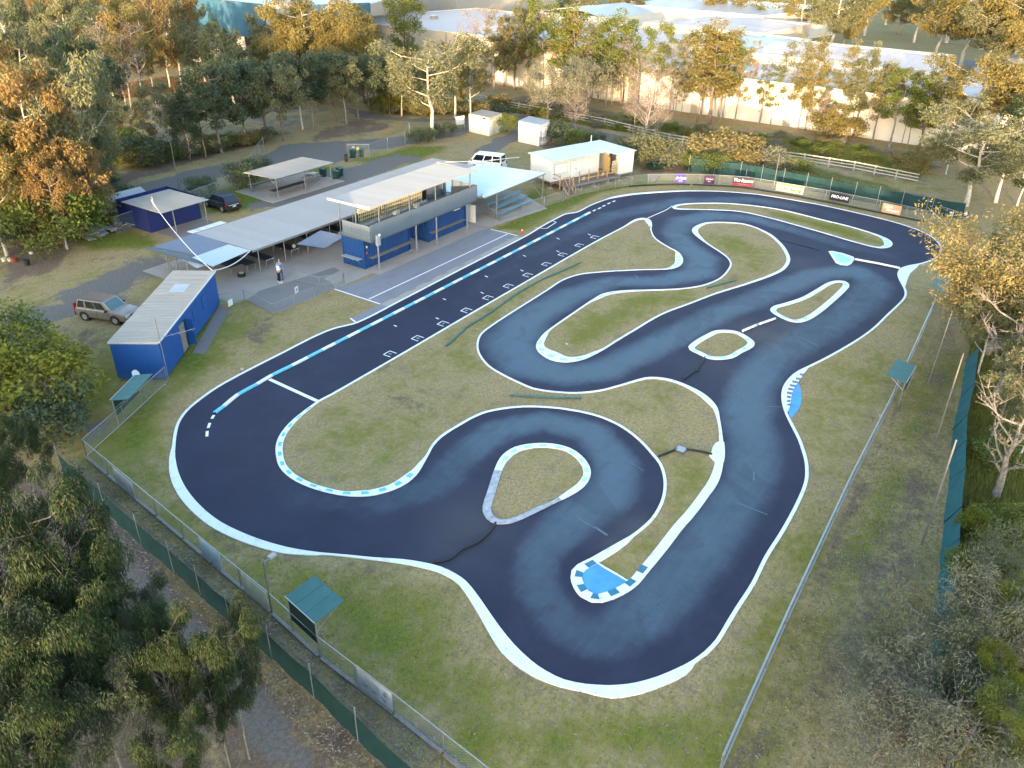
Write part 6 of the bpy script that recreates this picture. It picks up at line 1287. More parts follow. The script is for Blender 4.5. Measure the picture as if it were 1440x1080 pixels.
# ------------------------------------------------------------------ two men talking
def person(loc, rz, label, shirt, trousers, pose, hair):
    t = thing('person', loc, label, 'person', rz)
    def skin(nm, J, E, m, parent, root=0):
        me = bpy.data.meshes.new(nm); me.from_pydata([j[:3] for j in J], E, []); me.materials.append(m); o = bpy.data.objects.new(nm, me); col.objects.link(o); o.parent = parent
        o.modifiers.new('s', 'SKIN').use_smooth_shade = True
        for i, j in enumerate(J): me.skin_vertices[0].data[i].radius = (j[3], j[4] if len(j) > 4 else j[3]); me.skin_vertices[0].data[i].use_root = (i == root)
        sb = o.modifiers.new('u', 'SUBSURF'); sb.levels = 1; sb.render_levels = 2; return o
    J = [(0, 0, .95, .135, .10), (0, 0, 1.15, .14, .105), (0, 0, 1.36, .16, .10), (0, 0, 1.48, .07, .065), (0, .01, 1.56, .05, .05), (0, .015, 1.66, .085, .095), (0, .01, 1.745, .065, .08),
         (.09, 0, .88, .09), (.11+pose['st'], .02, .50, .062), (.11+pose['st']*1.5, -.02, .09, .042), (.12+pose['st']*1.5, .14, .04, .036),
         (-.09, 0, .88, .09), (-.11, -.02, .50, .062), (-.12, -.04, .09, .042), (-.14, .12, .04, .036),
         (.19, 0, 1.42, .062), (.25, -.02, 1.16, .046), (*pose['rh'], .034), (-.19, 0, 1.42, .062), (-.25, -.02, 1.16, .046), (*pose['lh'], .034)]
    E = [(0, 1), (1, 2), (2, 3), (3, 4), (4, 5), (5, 6), (0, 7), (7, 8), (8, 9), (9, 10), (0, 11), (11, 12), (12, 13), (13, 14), (2, 15), (15, 16), (16, 17), (2, 18), (18, 19), (19, 20)]
    skin('body', J, E, M['skin'], t)
    S = [(0, 0, .98, .15, .12), (0, 0, 1.16, .155, .125), (0, 0, 1.36, .175, .118), (0, 0, 1.46, .10, .08), (.20, 0, 1.42, .078), (.255, -.02, 1.17, .060), (-.20, 0, 1.42, .078), (-.255, -.02, 1.17, .060)]
    rw = [pose['rh'][i]*.8+(.255, -.02, 1.17)[i]*.2 for i in range(3)]; lw = [pose['lh'][i]*.8+(-.255, -.02, 1.17)[i]*.2 for i in range(3)]
    SE = [(0, 1), (1, 2), (2, 3), (2, 4), (4, 5), (2, 6), (6, 7)]; S += [(*rw, .045), (*lw, .045)]; SE += [(5, 8), (7, 9)]
    skin('shirt', S, SE, M[shirt], t)
    T = [(0, 0, .97, .15, .115), (.09, 0, .86, .105), (.11+pose['st'], .02, .50, .078), (.11+pose['st']*1.5, -.02, .10, .062), (-.09, 0, .86, .105), (-.11, -.02, .50, .078), (-.12, -.04, .10, .062)]
    skin('trousers', T, [(0, 1), (1, 2), (2, 3), (0, 4), (4, 5), (5, 6)], M[trousers], t)
    for sx, y in ((.12+pose['st']*1.5, .05), (-.13, .03)): MB().box((sx, y, .035), (.10, .27, .07)).build('shoe', M['white'] if trousers == 'trousers' else M['black'], t, world=False)
    hd = MB(); hd.tube([(0, -.035, 1.66), (0, -.03, 1.75), (0, -.01, 1.79)], [.098, .085, .03], 10); hd.build('hair', M[hair], t, world=False, smooth=True)
    MB().tube([(0, .10, 1.665), (0, .125, 1.65)], [.018, .012], 6).build('nose', M['skin'], t, world=False)
    for s in (-1, 1): MB().box((s*.034, .098, 1.69), (.022, .012, .012)).build('eye', M['black'], t, world=False); MB().tube([(s*.088, .01, 1.67), (s*.105, .0, 1.67)], .025, 6).build('ear', M['skin'], t, world=False)
    MB().box((0, .102, 1.62), (.045, .008, .009)).build('mouth', M['red'], t, world=False)
    for hx in ('rh', 'lh'):
        p = Vector(pose[hx]); s = 1 if hx == 'rh' else -1; mb = MB(); dr = Vector(pose[hx+'d']); sd_ = dr.cross(Vector((0, 0, 1))); sd_ = sd_.normalized() if sd_.length > .1 else Vector((0, 1, 0))
        mb.tube([p, p+dr*.09], [.034, .038], 6)
        for k in range(4): f0 = p+dr*.085+sd_*(k-1.5)*.018; ln = (.065, .08, .075, .055)[k]; mb.tube([f0, f0+dr*ln*.55, f0+dr*ln*.9+Vector((0, 0, -.015))], [.0095, .009, .007], 5)
        mb.tube([p+dr*.02+sd_*.03*s, p+dr*.07+sd_*.06*s, p+dr*.10+sd_*.055*s], [.012, .011, .008], 5); mb.build('hand', M['skin'], t, world=False)
    return t
gA, gB = G(393.5, 397.3), G(399, 394.5); dd_ = Vector((gB.x-gA.x, gB.y-gA.y, 0))
person((gA.x, gA.y, .014), math.atan2(dd_.y, dd_.x)-math.pi/2-.5, 'man in white shirt and dark trousers standing nearer on the apron', 'shirt_white', 'trousers', {'st': .0, 'rh': (.12, .22, 1.18), 'lh': (-.10, .24, 1.20), 'rhd': (-.9, .3, .1), 'lhd': (.9, .3, .1)}, 'trunk_grey')
person((gA.x+.55, gA.y+.42, .014), math.atan2(-dd_.y, -dd_.x)-math.pi/2+.3, 'man in blue shirt and jeans standing just behind the other', 'shirt_blue', 'jeans', {'st': .10, 'rh': (.22, .16, 1.0), 'lh': (-.27, .05, .90), 'rhd': (-.2, .5, -.8), 'lhd': (0, .1, -1)}, 'trunk_brown')
# unseen ridge added behind the camera to block the low sun from the circuit
rx = np.linspace(-150, -52, 26); ry = np.linspace(-420, 520, 190); vs = []; r = random.Random(3)
for x in rx:
    for y in ry:
        prof_ = math.exp(-((x+80)/17)**2)*(1-.75*min(1, max(0, (y-42)/16))); z = prof_*(12.0+.6*math.sin(y*.11)+.5*math.sin(y*.31+1)+.4*math.sin(y*.73)) + (r.uniform(-.4, .5) if prof_ > .3 else 0); vs.append((x, y, max(-.4, z-.3)))
n = len(ry); hm = MB(); hm.raw(vs, [(i*n+j, (i+1)*n+j, (i+1)*n+j+1, i*n+j+1) for i in range(len(rx)-1) for j in range(n-1)]); o = hm.build('sun_block_ridge', mat('sun_block_mat', (.05, .06, .02), .95, .1, noise_amt=.4, scale=.4)); struct(o); o['label'] = 'unseen added ridge that blocks the low sun'
# ------------------------------------------------------------------ trees
def leaf_mesh(name, centers, radii, counts, L, Wd, droop, m, seed, tints, flat=.75, brown=.04):
    r = np.random.RandomState(seed); n = int(sum(counts)); ci = np.repeat(np.arange(len(centers)), counts)
    d = r.normal(size=(n, 3)); d /= np.linalg.norm(d, axis=1)[:, None]; rad = r.uniform(.25, 1, n)**.5
    P = centers[ci]+d*rad[:, None]*radii[ci][:, None]*np.array([1, 1, flat])
    ax = r.normal(size=(n, 3)); ax /= np.linalg.norm(ax, axis=1)[:, None]; ax = ax*(1-droop)+np.array([0, 0, -1])*droop+d*.35; ax /= np.linalg.norm(ax, axis=1)[:, None]
    sd_ = np.cross(ax, r.normal(size=(n, 3))); sd_ /= np.linalg.norm(sd_, axis=1)[:, None]+1e-9
    ln = L*r.uniform(.6, 1.35, n)[:, None]; w = Wd*r.uniform(.7, 1.3, n)[:, None]
    V = np.stack([P, P+ax*ln*.45+sd_*w, P+ax*ln, P+ax*ln*.45-sd_*w], 1).reshape(-1, 3)
    me = bpy.data.meshes.new(name); me.vertices.add(4*n); me.vertices.foreach_set('co', V.ravel().astype(np.float32))
    me.loops.add(4*n); me.loops.foreach_set('vertex_index', np.arange(4*n, dtype=np.int32)); me.polygons.add(n); me.polygons.foreach_set('loop_start', np.arange(0, 4*n, 4, dtype=np.int32))
    me.update(calc_edges=True); t = np.clip(tints[ci]+r.uniform(-.22, .22, n), 0, 1); b = (r.uniform(0, 1, n) < brown).astype(float)
    c4 = np.zeros((n, 4)); c4[:, 0] = t; c4[:, 1] = b; c4[:, 3] = 1
    ca = me.color_attributes.new('tint', 'FLOAT_COLOR', 'POINT'); ca.data.foreach_set('color', np.repeat(c4, 4, 0).ravel().astype(np.float32)); me.materials.append(m)
    return me
PROTO = {}
def make_tree(key, H, R_, frac, nb, leaves, L, Wd, droop, lm, tm, seed, shape='round', clump=.9, trunk_r=.16, sub=3, up=.55, brown=.04, twigs=0, stems=1, flat=.75):
    r = random.Random(seed); mb = MB(); C = []; S = []; ends = []
    for s_ in range(stems):
        a0 = r.uniform(0, 6.28); lean = (R_*.25 if stems > 1 else R_*.12); top = Vector((math.cos(a0)*lean*r.uniform(.5, 1.3), math.sin(a0)*lean*r.uniform(.5, 1.3), H*.86))
        k = 6; tp = [Vector((0, 0, 0)).lerp(top, i/k)+Vector((r.uniform(-1, 1), r.uniform(-1, 1), 0))*(.035*H*(i/k) if 0 < i else 0) for i in range(k+1)]
        mb.tube(tp, [trunk_r*(1.15 if i == 0 else 1-.82*i/k) for i in range(k+1)], 7)
        def at(t): i = min(int(t*k), k-1); return tp[i].lerp(tp[i+1], t*k-i)
        for b in range(nb):
            f = frac+(1-frac)*(b+r.uniform(0, .8))/nb; f = min(f, .98); p = at(f); a = b*2.4+r.uniform(-.5, .5)+a0
            q = (f-frac)/(1-frac)
            if shape == 'round': ext = R_*math.sqrt(max(.1, 1-(q*1.25-.45)**2))*r.uniform(.65, 1.1)
            elif shape == 'cone': ext = R_*(1-q*.8)*r.uniform(.7, 1.15)
            elif shape == 'flat': ext = R_*(.45+.6*q)*r.uniform(.75, 1.1)
            else: ext = R_*r.uniform(.5, 1.1)*(1-.35*abs(q-.4))
            zup = ext*up*(1.1-.6*q)+r.uniform(-.1, .3); e = p+Vector((math.cos(a)*ext, math.sin(a)*ext, zup)); m_ = p.lerp(e, .5)+Vector((0, 0, -.08*ext))+Vector((r.uniform(-.2, .2), r.uniform(-.2, .2), 0))
            br = trunk_r*.42*(1-.5*q); mb.tube([p, m_, e], [br, br*.65, br*.25], 5, cap=False)
            for c in range(sub):
                u = .45+.5*(c+r.uniform(0, 1))/sub; s0 = p.lerp(m_, u*2) if u < .5 else m_.lerp(e, u*2-1); aa = a+r.uniform(-1.3, 1.3); le = ext*r.uniform(.22, .5)
                e2 = s0+Vector((math.cos(aa)*le, math.sin(aa)*le, le*r.uniform(-.1, .9))); mb.tube([s0, s0.lerp(e2, .5)+Vector((0, 0, .05*le)), e2], [br*.4, br*.28, br*.12], 4, cap=False); ends.append(e2); C.append(e2)
                for g_ in range(twigs):
                    e3 = e2+Vector((r.uniform(-1, 1), r.uniform(-1, 1), r.uniform(-.2, 1.1)))*le*.6; mb.tube([s0.lerp(e2, r.uniform(.3, 1)), e3], [br*.30, br*.10], 3, cap=False)
            C.append(e)
        C.append(tp[-1]); C.append(tp[-1]+Vector((0, 0, H*.07)))
    tr = mb.build('trunk', M[tm], None); tm_ = tr.data; bpy.data.objects.remove(tr)
    C = np.array([tuple(c) for c in C]); rr = np.array([clump*r.uniform(.6, 1.25) for _ in C]); w = rr**2; cnt = np.maximum(1, (leaves*w/w.sum())).astype(int)
    cm = leaf_mesh('crown', C, rr, cnt, L, Wd, droop, M[lm], seed, np.array([r.uniform(.1, .9) for _ in C]), flat, brown) if leaves else None
    PROTO[key] = (tm_, cm, H, R_)
T = make_tree
#      key   H  R  frac nb leaves  L    W   droop leaf  trunk
T('gumA', 11, 4.6, .34, 13, 7500, .34, .062, .35, 'leaf_gum', 'trunk_white', 1, 'flat', .80, .20, 4)
T('gumB', 11, 4.0, .30, 14, 7500, .34, .062, .35, 'leaf_gum', 'trunk_white', 2, 'round', .74, .19, 4)
T('gumC', 12, 4.8, .40, 12, 10500, .36, .065, .35, 'leaf_olive', 'trunk_white', 3, 'flat', 1.0, .24, 4)
T('denseA', 8, 2.6, .28, 18, 6500, .28, .060, .30, 'leaf_dark', 'trunk_brown', 4, 'round', .60, .13, 3)
T('denseB', 8, 2.7, .34, 17, 6500, .28, .060, .30, 'leaf_dark', 'trunk_brown', 5, 'round', .62, .13, 3)
T('denseC', 9, 2.4, .36, 18, 6000, .30, .060, .35, 'leaf_dark', 'trunk_grey', 6, 'col', .60, .14, 3)
T('coneA', 11, 2.0, .16, 24, 9000, .30, .040, .20, 'leaf_olive', 'trunk_brown', 7, 'cone', .62, .14, 3, up=.8)
T('coneB', 11, 2.3, .20, 24, 9000, .30, .040, .20, 'leaf_olive', 'trunk_brown', 8, 'col', .66, .14, 3, up=.8)
T('tallA', 12, 1.9, .30, 19, 4600, .28, .055, .3, 'leaf_green', 'trunk_brown', 9, 'col', .52, .13, 3)
T('tallB', 12, 2.1, .38, 17, 4200, .28, .055, .3, 'leaf_green', 'trunk_grey', 10, 'round', .52, .13, 3)
T('tallC', 12, 1.5, .26, 18, 2800, .28, .052, .3, 'leaf_gum', 'trunk_grey', 21, 'col', .45, .11, 3)
T('bareA', 11, 2.6, .28, 16, 2600, .20, .018, .0, 'leaf_pink', 'trunk_grey', 11, 'col', .70, .12, 4, twigs=3, up=.9)
T('bareB', 10, 3.0, .22, 18, 3400, .20, .018, .0, 'leaf_pink', 'trunk_grey', 12, 'round', .75, .13, 4, twigs=4, up=.9, stems=2)
T('greyA', 8, 2.8, .25, 15, 7000, .24, .040, .2, 'leaf_grey', 'trunk_grey', 13, 'round', .80, .12, 4, twigs=2)
T('wattleA', 9, 4.4, .22, 18, 22000, .24, .042, .25, 'leaf_wattle', 'trunk_grey', 14, 'flat', 1.0, .20, 5, stems=2)
T('dead', 6, 3.0, .25, 10, 0, 0, 0, 0, 'leaf_pink', 'trunk_grey', 15, 'flat', .6, .26, 5, twigs=4, up=.9)
T('shrubA', 2.2, 1.5, .05, 7, 3600, .17, .045, .05, 'leaf_green', 'trunk_brown', 16, 'round', .55, .04, 3, stems=3)
T('shrubB', 1.8, 1.3, .05, 6, 3000, .17, .045, .05, 'leaf_dark', 'trunk_brown', 17, 'round', .5, .04, 3, stems=3)
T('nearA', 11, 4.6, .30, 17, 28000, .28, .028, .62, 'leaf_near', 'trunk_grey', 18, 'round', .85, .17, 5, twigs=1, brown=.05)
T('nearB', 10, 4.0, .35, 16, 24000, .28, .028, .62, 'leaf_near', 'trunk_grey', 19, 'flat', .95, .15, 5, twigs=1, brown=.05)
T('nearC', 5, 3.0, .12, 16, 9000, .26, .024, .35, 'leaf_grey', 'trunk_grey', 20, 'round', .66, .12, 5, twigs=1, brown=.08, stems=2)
tc_ = [0]
def tree(key, x, y, h, label, wf=1., lm=None, name='tree', cat='tree', group=None, z=0, rz=None):
    tm_, cm, H, R_ = PROTO[key]; s = h/H; tc_[0] += 1; r = random.Random(tc_[0]*7+3)
    t = thing(name, (x, y, z), label, cat, r.uniform(0, 6.28) if rz is None else rz, group); sx = s*wf; t.scale = (sx*r.uniform(.93, 1.07), sx*r.uniform(.93, 1.07), s)
    a = inst('trunk' if name != 'shrub' else 'stem', tm_, t)
    if cm:
        b = inst('crown' if name != 'shrub' else 'foliage', cm, t)
        if lm: b.material_slots[0].link = 'OBJECT'; b.material_slots[0].material = M[lm]
    return t
def TP(key, bx, by, ty, label, wf=1., lm=None, group=None, h=None):
    g = G(bx, by); hh = h or hgt(bx, by, ty)*1.12; return tree(key, g.x, g.y, hh, label, wf, lm, group=group)
def SH(key, bx, by, h, label, wf=1., lm=None, group='shrubs'):
    g = G(bx, by); return tree(key, g.x, g.y, h, label, wf, lm, 'shrub', 'shrub', group)
ga = 'trees along the strip by the open field'
for a in [('denseB',190,206,150,'thin gum with bare lower trunk at the left end of the roadside strip',.8,'leaf_gum'),('gumB',243,222,122,'tallest rust tinted gum of the roadside strip',.8,None),('denseA',268,226,150,'small dark gum beside the tall rust tinted one',.85,None),
    ('denseB',290,224,128,'slender dark gum leaning over the road edge',.8,None),('denseC',312,216,94,'tall grey-green gum in the middle of the roadside strip',1.05,None),
    ('denseA',348,204,98,'dark bushy gum at the right end of the roadside strip',1.,None),('denseB',262,205,165,'short sapling behind the roadside strip',.8,'leaf_gum')]: TP(*a, group=ga)
gb = 'dark gums on the island by the road bend'
for a in [('denseA',376,193,96,'dark gum at the near left corner of the road bend clump',1.05,None),('denseB',398,198,100,'front gum with two trunks in the road bend clump',.9,'leaf_gum'),('gumB',426,182,86,'broad gold tipped gum in the road bend clump',.85,'leaf_dark'),
    ('denseC',441,179,84,'straight brown trunked gum in the middle of the bend clump',1.,None),('denseA',472,171,84,'tall blue-green gum near the bend',1.05,None),
    ('denseC',488,174,92,'brown trunked gum at the right of the bend clump',1.,'leaf_gum'),('denseB',505,168,84,'last dark gum of the bend clump, nearest the road junction',1.05,None),('denseA',520,158,86,'dark round gum behind the junction',1.,'leaf_gum')]: TP(*a, group=gb)
gc = 'golden casuarinas before the blue fascia building'
for i, a in enumerate([(368,135,62,'coneA'),(386,138,55,'coneB'),(402,140,45,'coneA'),(392,120,18,'gumB'),(420,135,30,'coneB'),(436,138,5,'gumC'),(452,136,20,'coneB'),(466,140,52,'coneA'),(480,138,40,'coneB'),(498,140,14,'coneB'),(512,142,30,'coneB'),(526,145,45,'coneA'),(445,150,70,'coneA'),(470,152,70,'coneB'),(410,152,80,'denseA'),(345,150,70,'denseC'),(330,145,50,'gumB'),(300,140,40,'gumB'),(318,130,28,'tallA')]):
    nm = ['stubby left one','second from the left','spiky one','tall thin one before the fascia','middle one below the tower','big rounded one in front of the tower','one right of the tower','short pointed one','one below the blue fascia end','tall ragged one beside the grey wall','wide one beside the grey wall','last one on the right','low pointed one in front','low bushy one in front','dark bushy one in front','grey one at the left','pale one at the left','pale spreading one far left','thin tall one far left'][i]
    TP(a[3], a[0], a[1], a[2], 'golden lit casuarina row: '+nm if 'cone' in a[3] else 'golden lit gum row: '+nm, 1.15 if 'cone' in a[3] else .9, None, gc)
TP('coneB', 571, 112, -6, 'tall lime green tree rising over the cream warehouse roofline', 1.0, 'leaf_bright')
TP('gumA', 609, 196, 68, 'white trunked gum spreading over the roadside shrubs', 1.15, 'leaf_gum')
gd = 'scrub behind the white trunked gum'
for a in [('denseB',548,160,92,'grey-green bushy tree left of the white gum',1.1,None),('denseC',565,164,88,'thin grey saplings left of the white gum',.9,'leaf_gum'),('denseB',585,158,98,'dark low tree behind the white gum',1.,None),('gumB',640,165,66,'grey-gold tree right of the white gum',.9,None),('gumB',662,168,84,'low spreading gold tree beside the hut',.8,'leaf_olive'),('denseA',540,148,100,'round dark bush tree at the warehouse foot',1.,None),('denseA',600,150,105,'dark scrub tree under the warehouse wall',1.,None),('denseC',622,150,92,'dark column tree under the warehouse wall',.9,None)]: TP(*a, group=gd)
ge = 'trees along the warehouse fence line'
for a in [('bareA',683,122,14,'tall pinkish bare crowned tree before the cream wall',1.2,None),('bareA',668,124,18,'pinkish bare tree left of its twin',1.,None),('denseA',709,122,55,'small dark round tree on a bare stem',.7,'leaf_green'),('tallA',724,126,8,'tall dark stemmed gum before the cream wall end',1.1,'leaf_gum'),('denseA',750,110,58,'dark green clipped looking tree by the wall',.8,'leaf_green'),('coneB',740,118,25,'wispy olive tree over the wall end',1.,None),('tallA',801,136,14,'leafy green tree before the pale warehouse',1.35,'leaf_green'),('tallB',788,134,35,'yellow-green bushy crowned tree',1.3,'leaf_bright'),('tallA',832,142,30,'tall grey-green tree with dark slanting stem',1.,'leaf_gum'),('tallB',852,148,32,'slanting dark stemmed tree with high crown',1.15,None),('tallA',872,148,22,'big bright green slanting tree before the white roofs',1.3,None),('tallC',888,150,60,'thin leafy stem before the white roofs',1.,'leaf_green'),
    ('greyA',770,174,96,'silvery wispy tree above the rail fence',1.1,None),('greyA',824,160,88,'large silvery pink tree before the warehouse',1.3,None),('greyA',800,168,100,'smaller silvery tree between its neighbours',1.,None),('bareB',807,188,138,'dark trunked twiggy tree by the container hut',1.0,None),('bareB',905,206,96,'large pinkish twiggy tree behind the clubhouse',1.15,None),('bareB',922,200,130,'smaller twiggy tree behind the clubhouse wing',.9,None),('bareA',890,195,120,'bare pink saplings behind the clubhouse roof',.9,None),
    ('tallC',946,162,86,'slim vine covered tree before the white wall',1.0,'leaf_green'),('tallC',958,165,92,'second slim tree before the white wall',.9,'leaf_gum'),('tallA',980,172,60,'olive leafed tree before the bright wall',1.,'leaf_olive'),('tallA',998,176,36,'big airy olive tree over the low warehouse',1.5,'leaf_olive'),('tallB',1010,170,50,'airy green tree beside the big olive one',1.2,None),('tallC',1051,168,86,'nearly bare stem before the bright wall',.6,'leaf_pink'),('tallC',1066,172,126,'short ivy wrapped stem before the bright wall',.5,'leaf_pink'),
    ('bareA',1110,176,106,'pinkish bare sapling on the bright wall',.7,None),('tallC',1131,185,94,'slim tree with a small green tuft',.9,'leaf_olive'),('tallB',1150,188,130,'thin pink-leafed sapling before the bright wall',.6,'leaf_pink'),('denseB',1168,196,150,'low green bush tree at the wall foot',.9,'leaf_olive'),('tallA',1207,190,108,'round headed green tree before the bright wall',1.4,'leaf_green'),('tallA',1200,192,68,'tall tree with airy pale crown over the roof',.9,'leaf_gum'),('tallB',1250,208,104,'dark stemmed green tree before the glowing wall',1.5,'leaf_green'),('tallA',1292,212,112,'yellow-green leafy tree at the wall end',1.4,'leaf_bright'),('tallB',1275,208,130,'thin forked tree between green neighbours',1.,'leaf_green')]: TP(*a, group=ge)
rr_ = random.Random(21); XS = sorted([700+i*20+rr_.uniform(-8, 8) for i in range(31)])
for i, px in enumerate(XS):
    by = 124+(px-700)*.135+rr_.uniform(-4, 6) if px < 1130 else 182+(px-1130)*.14+rr_.uniform(-5, 4); ky = rr_.choice(['tallA', 'tallC', 'tallC', 'tallC', 'bareA', 'tallB']); lf = rr_.choice(['leaf_gum', 'leaf_olive', 'leaf_green', 'leaf_gum', None])
    TP(ky, px, by, by-rr_.uniform(84, 128), f"{'bare pinkish' if ky == 'bareA' else 'pointed' if ky == 'coneB' else 'slim airy'} tree in the row before the warehouses, {['first','second','third','fourth','fifth','sixth','seventh','eighth','ninth','tenth','eleventh','twelfth','thirteenth','fourteenth','fifteenth','sixteenth','seventeenth','eighteenth','nineteenth','twentieth','twenty-first','twenty-second','twenty-third','twenty-fourth','twenty-fifth','twenty-sixth','twenty-seventh','twenty-eighth','twenty-ninth','thirtieth','thirty-first'][i]} from the left", 1.1, None if ky == 'bareA' else lf, 'slim trees before the warehouses')
gf = 'big gums at the right'
for a in [('gumC',1362,215,92,'large golden crowned gum above the far bend',1.25,None),('gumC',1425,225,88,'second large golden gum at the right edge',1.2,None),('gumA',1358,290,168,'white trunked gum standing at the end of the far fence',1.45,'leaf_gum'),('gumB',1400,285,190,'dark spreading gum behind the golden tree',1.3,'leaf_gum'),('gumB',1330,245,190,'low golden bush tree by the rail fence end',1.,'leaf_wattle'),('gumB',1300,238,196,'golden bush tree at the end of the rail fence',.9,'leaf_wattle'),('gumA',1430,290,220,'dark gum against the right edge',1.,'leaf_near'),('gumB',1440,250,150,'gum behind the golden crowns at the edge',1.1,'leaf_near')]: TP(*a, group=gf)
gg = G(1400, 560); tree('wattleA', gg.x+6.0, gg.y+1.3, 9.6, 'large golden topped tree overhanging the far right bend', 1.05)
gg = G(1440, 520); tree('wattleA', gg.x+2.5, gg.y-.8, 9.2, 'golden tree at the right edge behind the dead trunks', .95)
gg = G(1392, 578); tree('dead', gg.x, gg.y, 7.0, 'leafless grey tree with dark forked trunk beyond the teal fence', .9)
gg = G(1398, 702); tree('dead', gg.x, gg.y, 6.2, 'leafless grey tree nearer the camera beyond the teal fence', .8, rz=2.2)
# big landmark gums behind the factories
gh_ = 'gums beyond the factories'
for i, a in enumerate([(1163,96,-25,'gumC',1.15),(1180,90,5,'gumC',1.),(1120,60,-30,'gumA',1.),(1085,56,-10,'gumA',1.1),(1040,50,-28,'gumA',1.),(998,46,-30,'gumC',1.),(960,32,-30,'gumA',1.),(888,42,-30,'gumA',1.1),(868,40,-8,'gumB',1.),(830,32,-25,'gumA',1.),(800,30,-20,'gumB',1.1),(760,28,-30,'gumA',1.),(735,24,-26,'gumC',1.),(925,18,-20,'gumB',1.),(700,10,-30,'gumA',1.),(1215,50,-35,'gumC',1.1),(1245,35,-30,'gumA',1.),(1262,48,5,'denseA',1.6),(1285,60,-15,'gumC',1.2),(1310,95,0,'gumC',1.3),(1345,110,-10,'gumC',1.35),(1375,120,15,'gumC',1.3),(1410,115,-10,'gumC',1.35),(1440,130,5,'gumC',1.3),(1330,60,-40,'gumC',1.3),(1380,70,-50,'gumC',1.3),(1430,75,-45,'gumC',1.3),(1300,30,-50,'gumA',1.2),(1350,25,-55,'gumA',1.2),(1400,20,-60,'gumA',1.2)]):
    what = ['white branched landmark gum beside the hip roofed factory','gum just right of the landmark gum','tall gum behind the grey yard','spreading gum left of the yard','gum with white forked trunk by the office block','tall pale gum at the top centre right','gum at the top edge right of the twin peaks','white trunked gum among the roofs','low gold gum among the roofs','gum over the twin peaked shed','green gum over the twin peaked shed','gum at the top edge above the pale roof','gum beside the white gable','gum at the far top centre','gum at the top edge by the grey factory','gum at the top right behind the hip roof','gum on the grassy bank at the top','dark rounded bush tree on the bank','golden gum where the bank ends','golden gum at the corner of the hip roof','broad golden gum over the hip roof corner','golden gum with visible limbs at the right','golden gum right of the limbs','golden gum at the right edge','high golden crown at the upper right','golden crown in the upper right mass','golden crown at the extreme upper right','far gold crown at the top right','far gold crown behind the mass','far gold crown at the top corner'][i]
    TP(a[3], a[0], max(a[1], 8), a[2], what, a[4], 'leaf_olive' if i % 3 else 'leaf_gum', gh_)
# wood on the left
gi = 'mixed gums of the wood at the left'
W_ = [(35,335,165,'gumB','leaf_olive'),(78,338,120,'gumB','leaf_gum'),(108,322,112,'gumC','leaf_gum'),(138,300,98,'gumB','leaf_dark'),(140,262,140,'gumB','leaf_dark'),(20,300,130,'gumC','leaf_olive'),(60,290,150,'denseB','leaf_dark'),(120,335,205,'denseB','leaf_gum'),(95,350,230,'gumB','leaf_olive'),(10,360,190,'gumB','leaf_olive'),(30,250,60,'coneB','leaf_olive'),(5,220,40,'gumB','leaf_dark'),(60,220,50,'gumB','leaf_dark'),(95,210,60,'gumA','leaf_dark'),(130,200,70,'denseA','leaf_dark'),(80,180,85,'gumB','leaf_gum'),(150,185,85,'denseB','leaf_dark'),(110,175,60,'tallA','leaf_olive'),(118,318,215,'denseC','leaf_dark'),(52,340,185,'denseA','leaf_olive'),
      (187,160,36,'bareA',None),(205,155,20,'gumB','leaf_gum'),(222,150,20,'gumA','leaf_gum'),(178,150,40,'bareA',None),(240,128,30,'gumA','leaf_gum'),(258,130,5,'gumA','leaf_gum'),(272,128,-5,'tallA','leaf_gum'),(290,120,15,'gumB','leaf_olive'),(160,135,20,'gumB','leaf_dark'),(140,120,5,'gumB','leaf_dark'),(110,125,10,'gumB','leaf_dark'),(85,118,5,'gumA','leaf_dark'),(55,122,20,'gumB','leaf_dark'),(25,120,20,'gumA','leaf_dark'),(0,130,30,'gumB','leaf_dark'),(195,105,-10,'gumA','leaf_olive'),(170,95,-20,'tallA','leaf_olive'),(130,85,-25,'coneB','leaf_olive'),(90,80,-30,'gumB','leaf_olive'),(50,78,-25,'gumB','leaf_dark'),(15,75,-20,'gumA','leaf_dark'),(230,90,-20,'gumB','leaf_olive'),(250,80,-30,'gumA','leaf_gum'),(120,60,-50,'gumA','leaf_olive'),(60,55,-50,'gumA','leaf_olive'),(20,50,-55,'gumA','leaf_olive'),(160,58,-45,'gumB','leaf_olive'),(200,60,-40,'gumB','leaf_gum'),(235,50,-40,'gumA','leaf_gum'),(168,205,158,'denseA','leaf_gum'),(140,262,200,'denseB','leaf_dark')]
rw_ = random.Random(77); WX = sorted([(rw_.uniform(2, 165), i) for i in range(20)])
for i, (px, j) in enumerate(WX):
    by = rw_.uniform(235, 335); ky = rw_.choice(['tallA', 'coneB', 'tallB', 'bareA', 'gumB', 'tallA']); TP(ky, px, by, by-rw_.uniform(75, 125), f"{'bare twiggy' if ky == 'bareA' else 'slender rust lit' if ky != 'gumB' else 'open crowned rusty'} tree at the front of the left wood, {['first','second','third','fourth','fifth','sixth','seventh','eighth','ninth','tenth','eleventh','twelfth','thirteenth','fourteenth','fifteenth','sixteenth','seventeenth','eighteenth','nineteenth','twentieth'][i]} from the left", .95 if ky != 'gumB' else .6, None if ky == 'bareA' else rw_.choice(['leaf_olive', 'leaf_rust', 'leaf_rust', 'leaf_wattle']), 'slender trees of the left wood')
adj = ['gold topped','rusty gold','broad pale','dark crowned','blue-green','yellowing','dense dark','grey leafed','ochre leafed','shaggy gold','column shaped','shadowed','heavy dark','deep green','round dark','gold flecked','bushy','thin olive','slender dark','low olive']
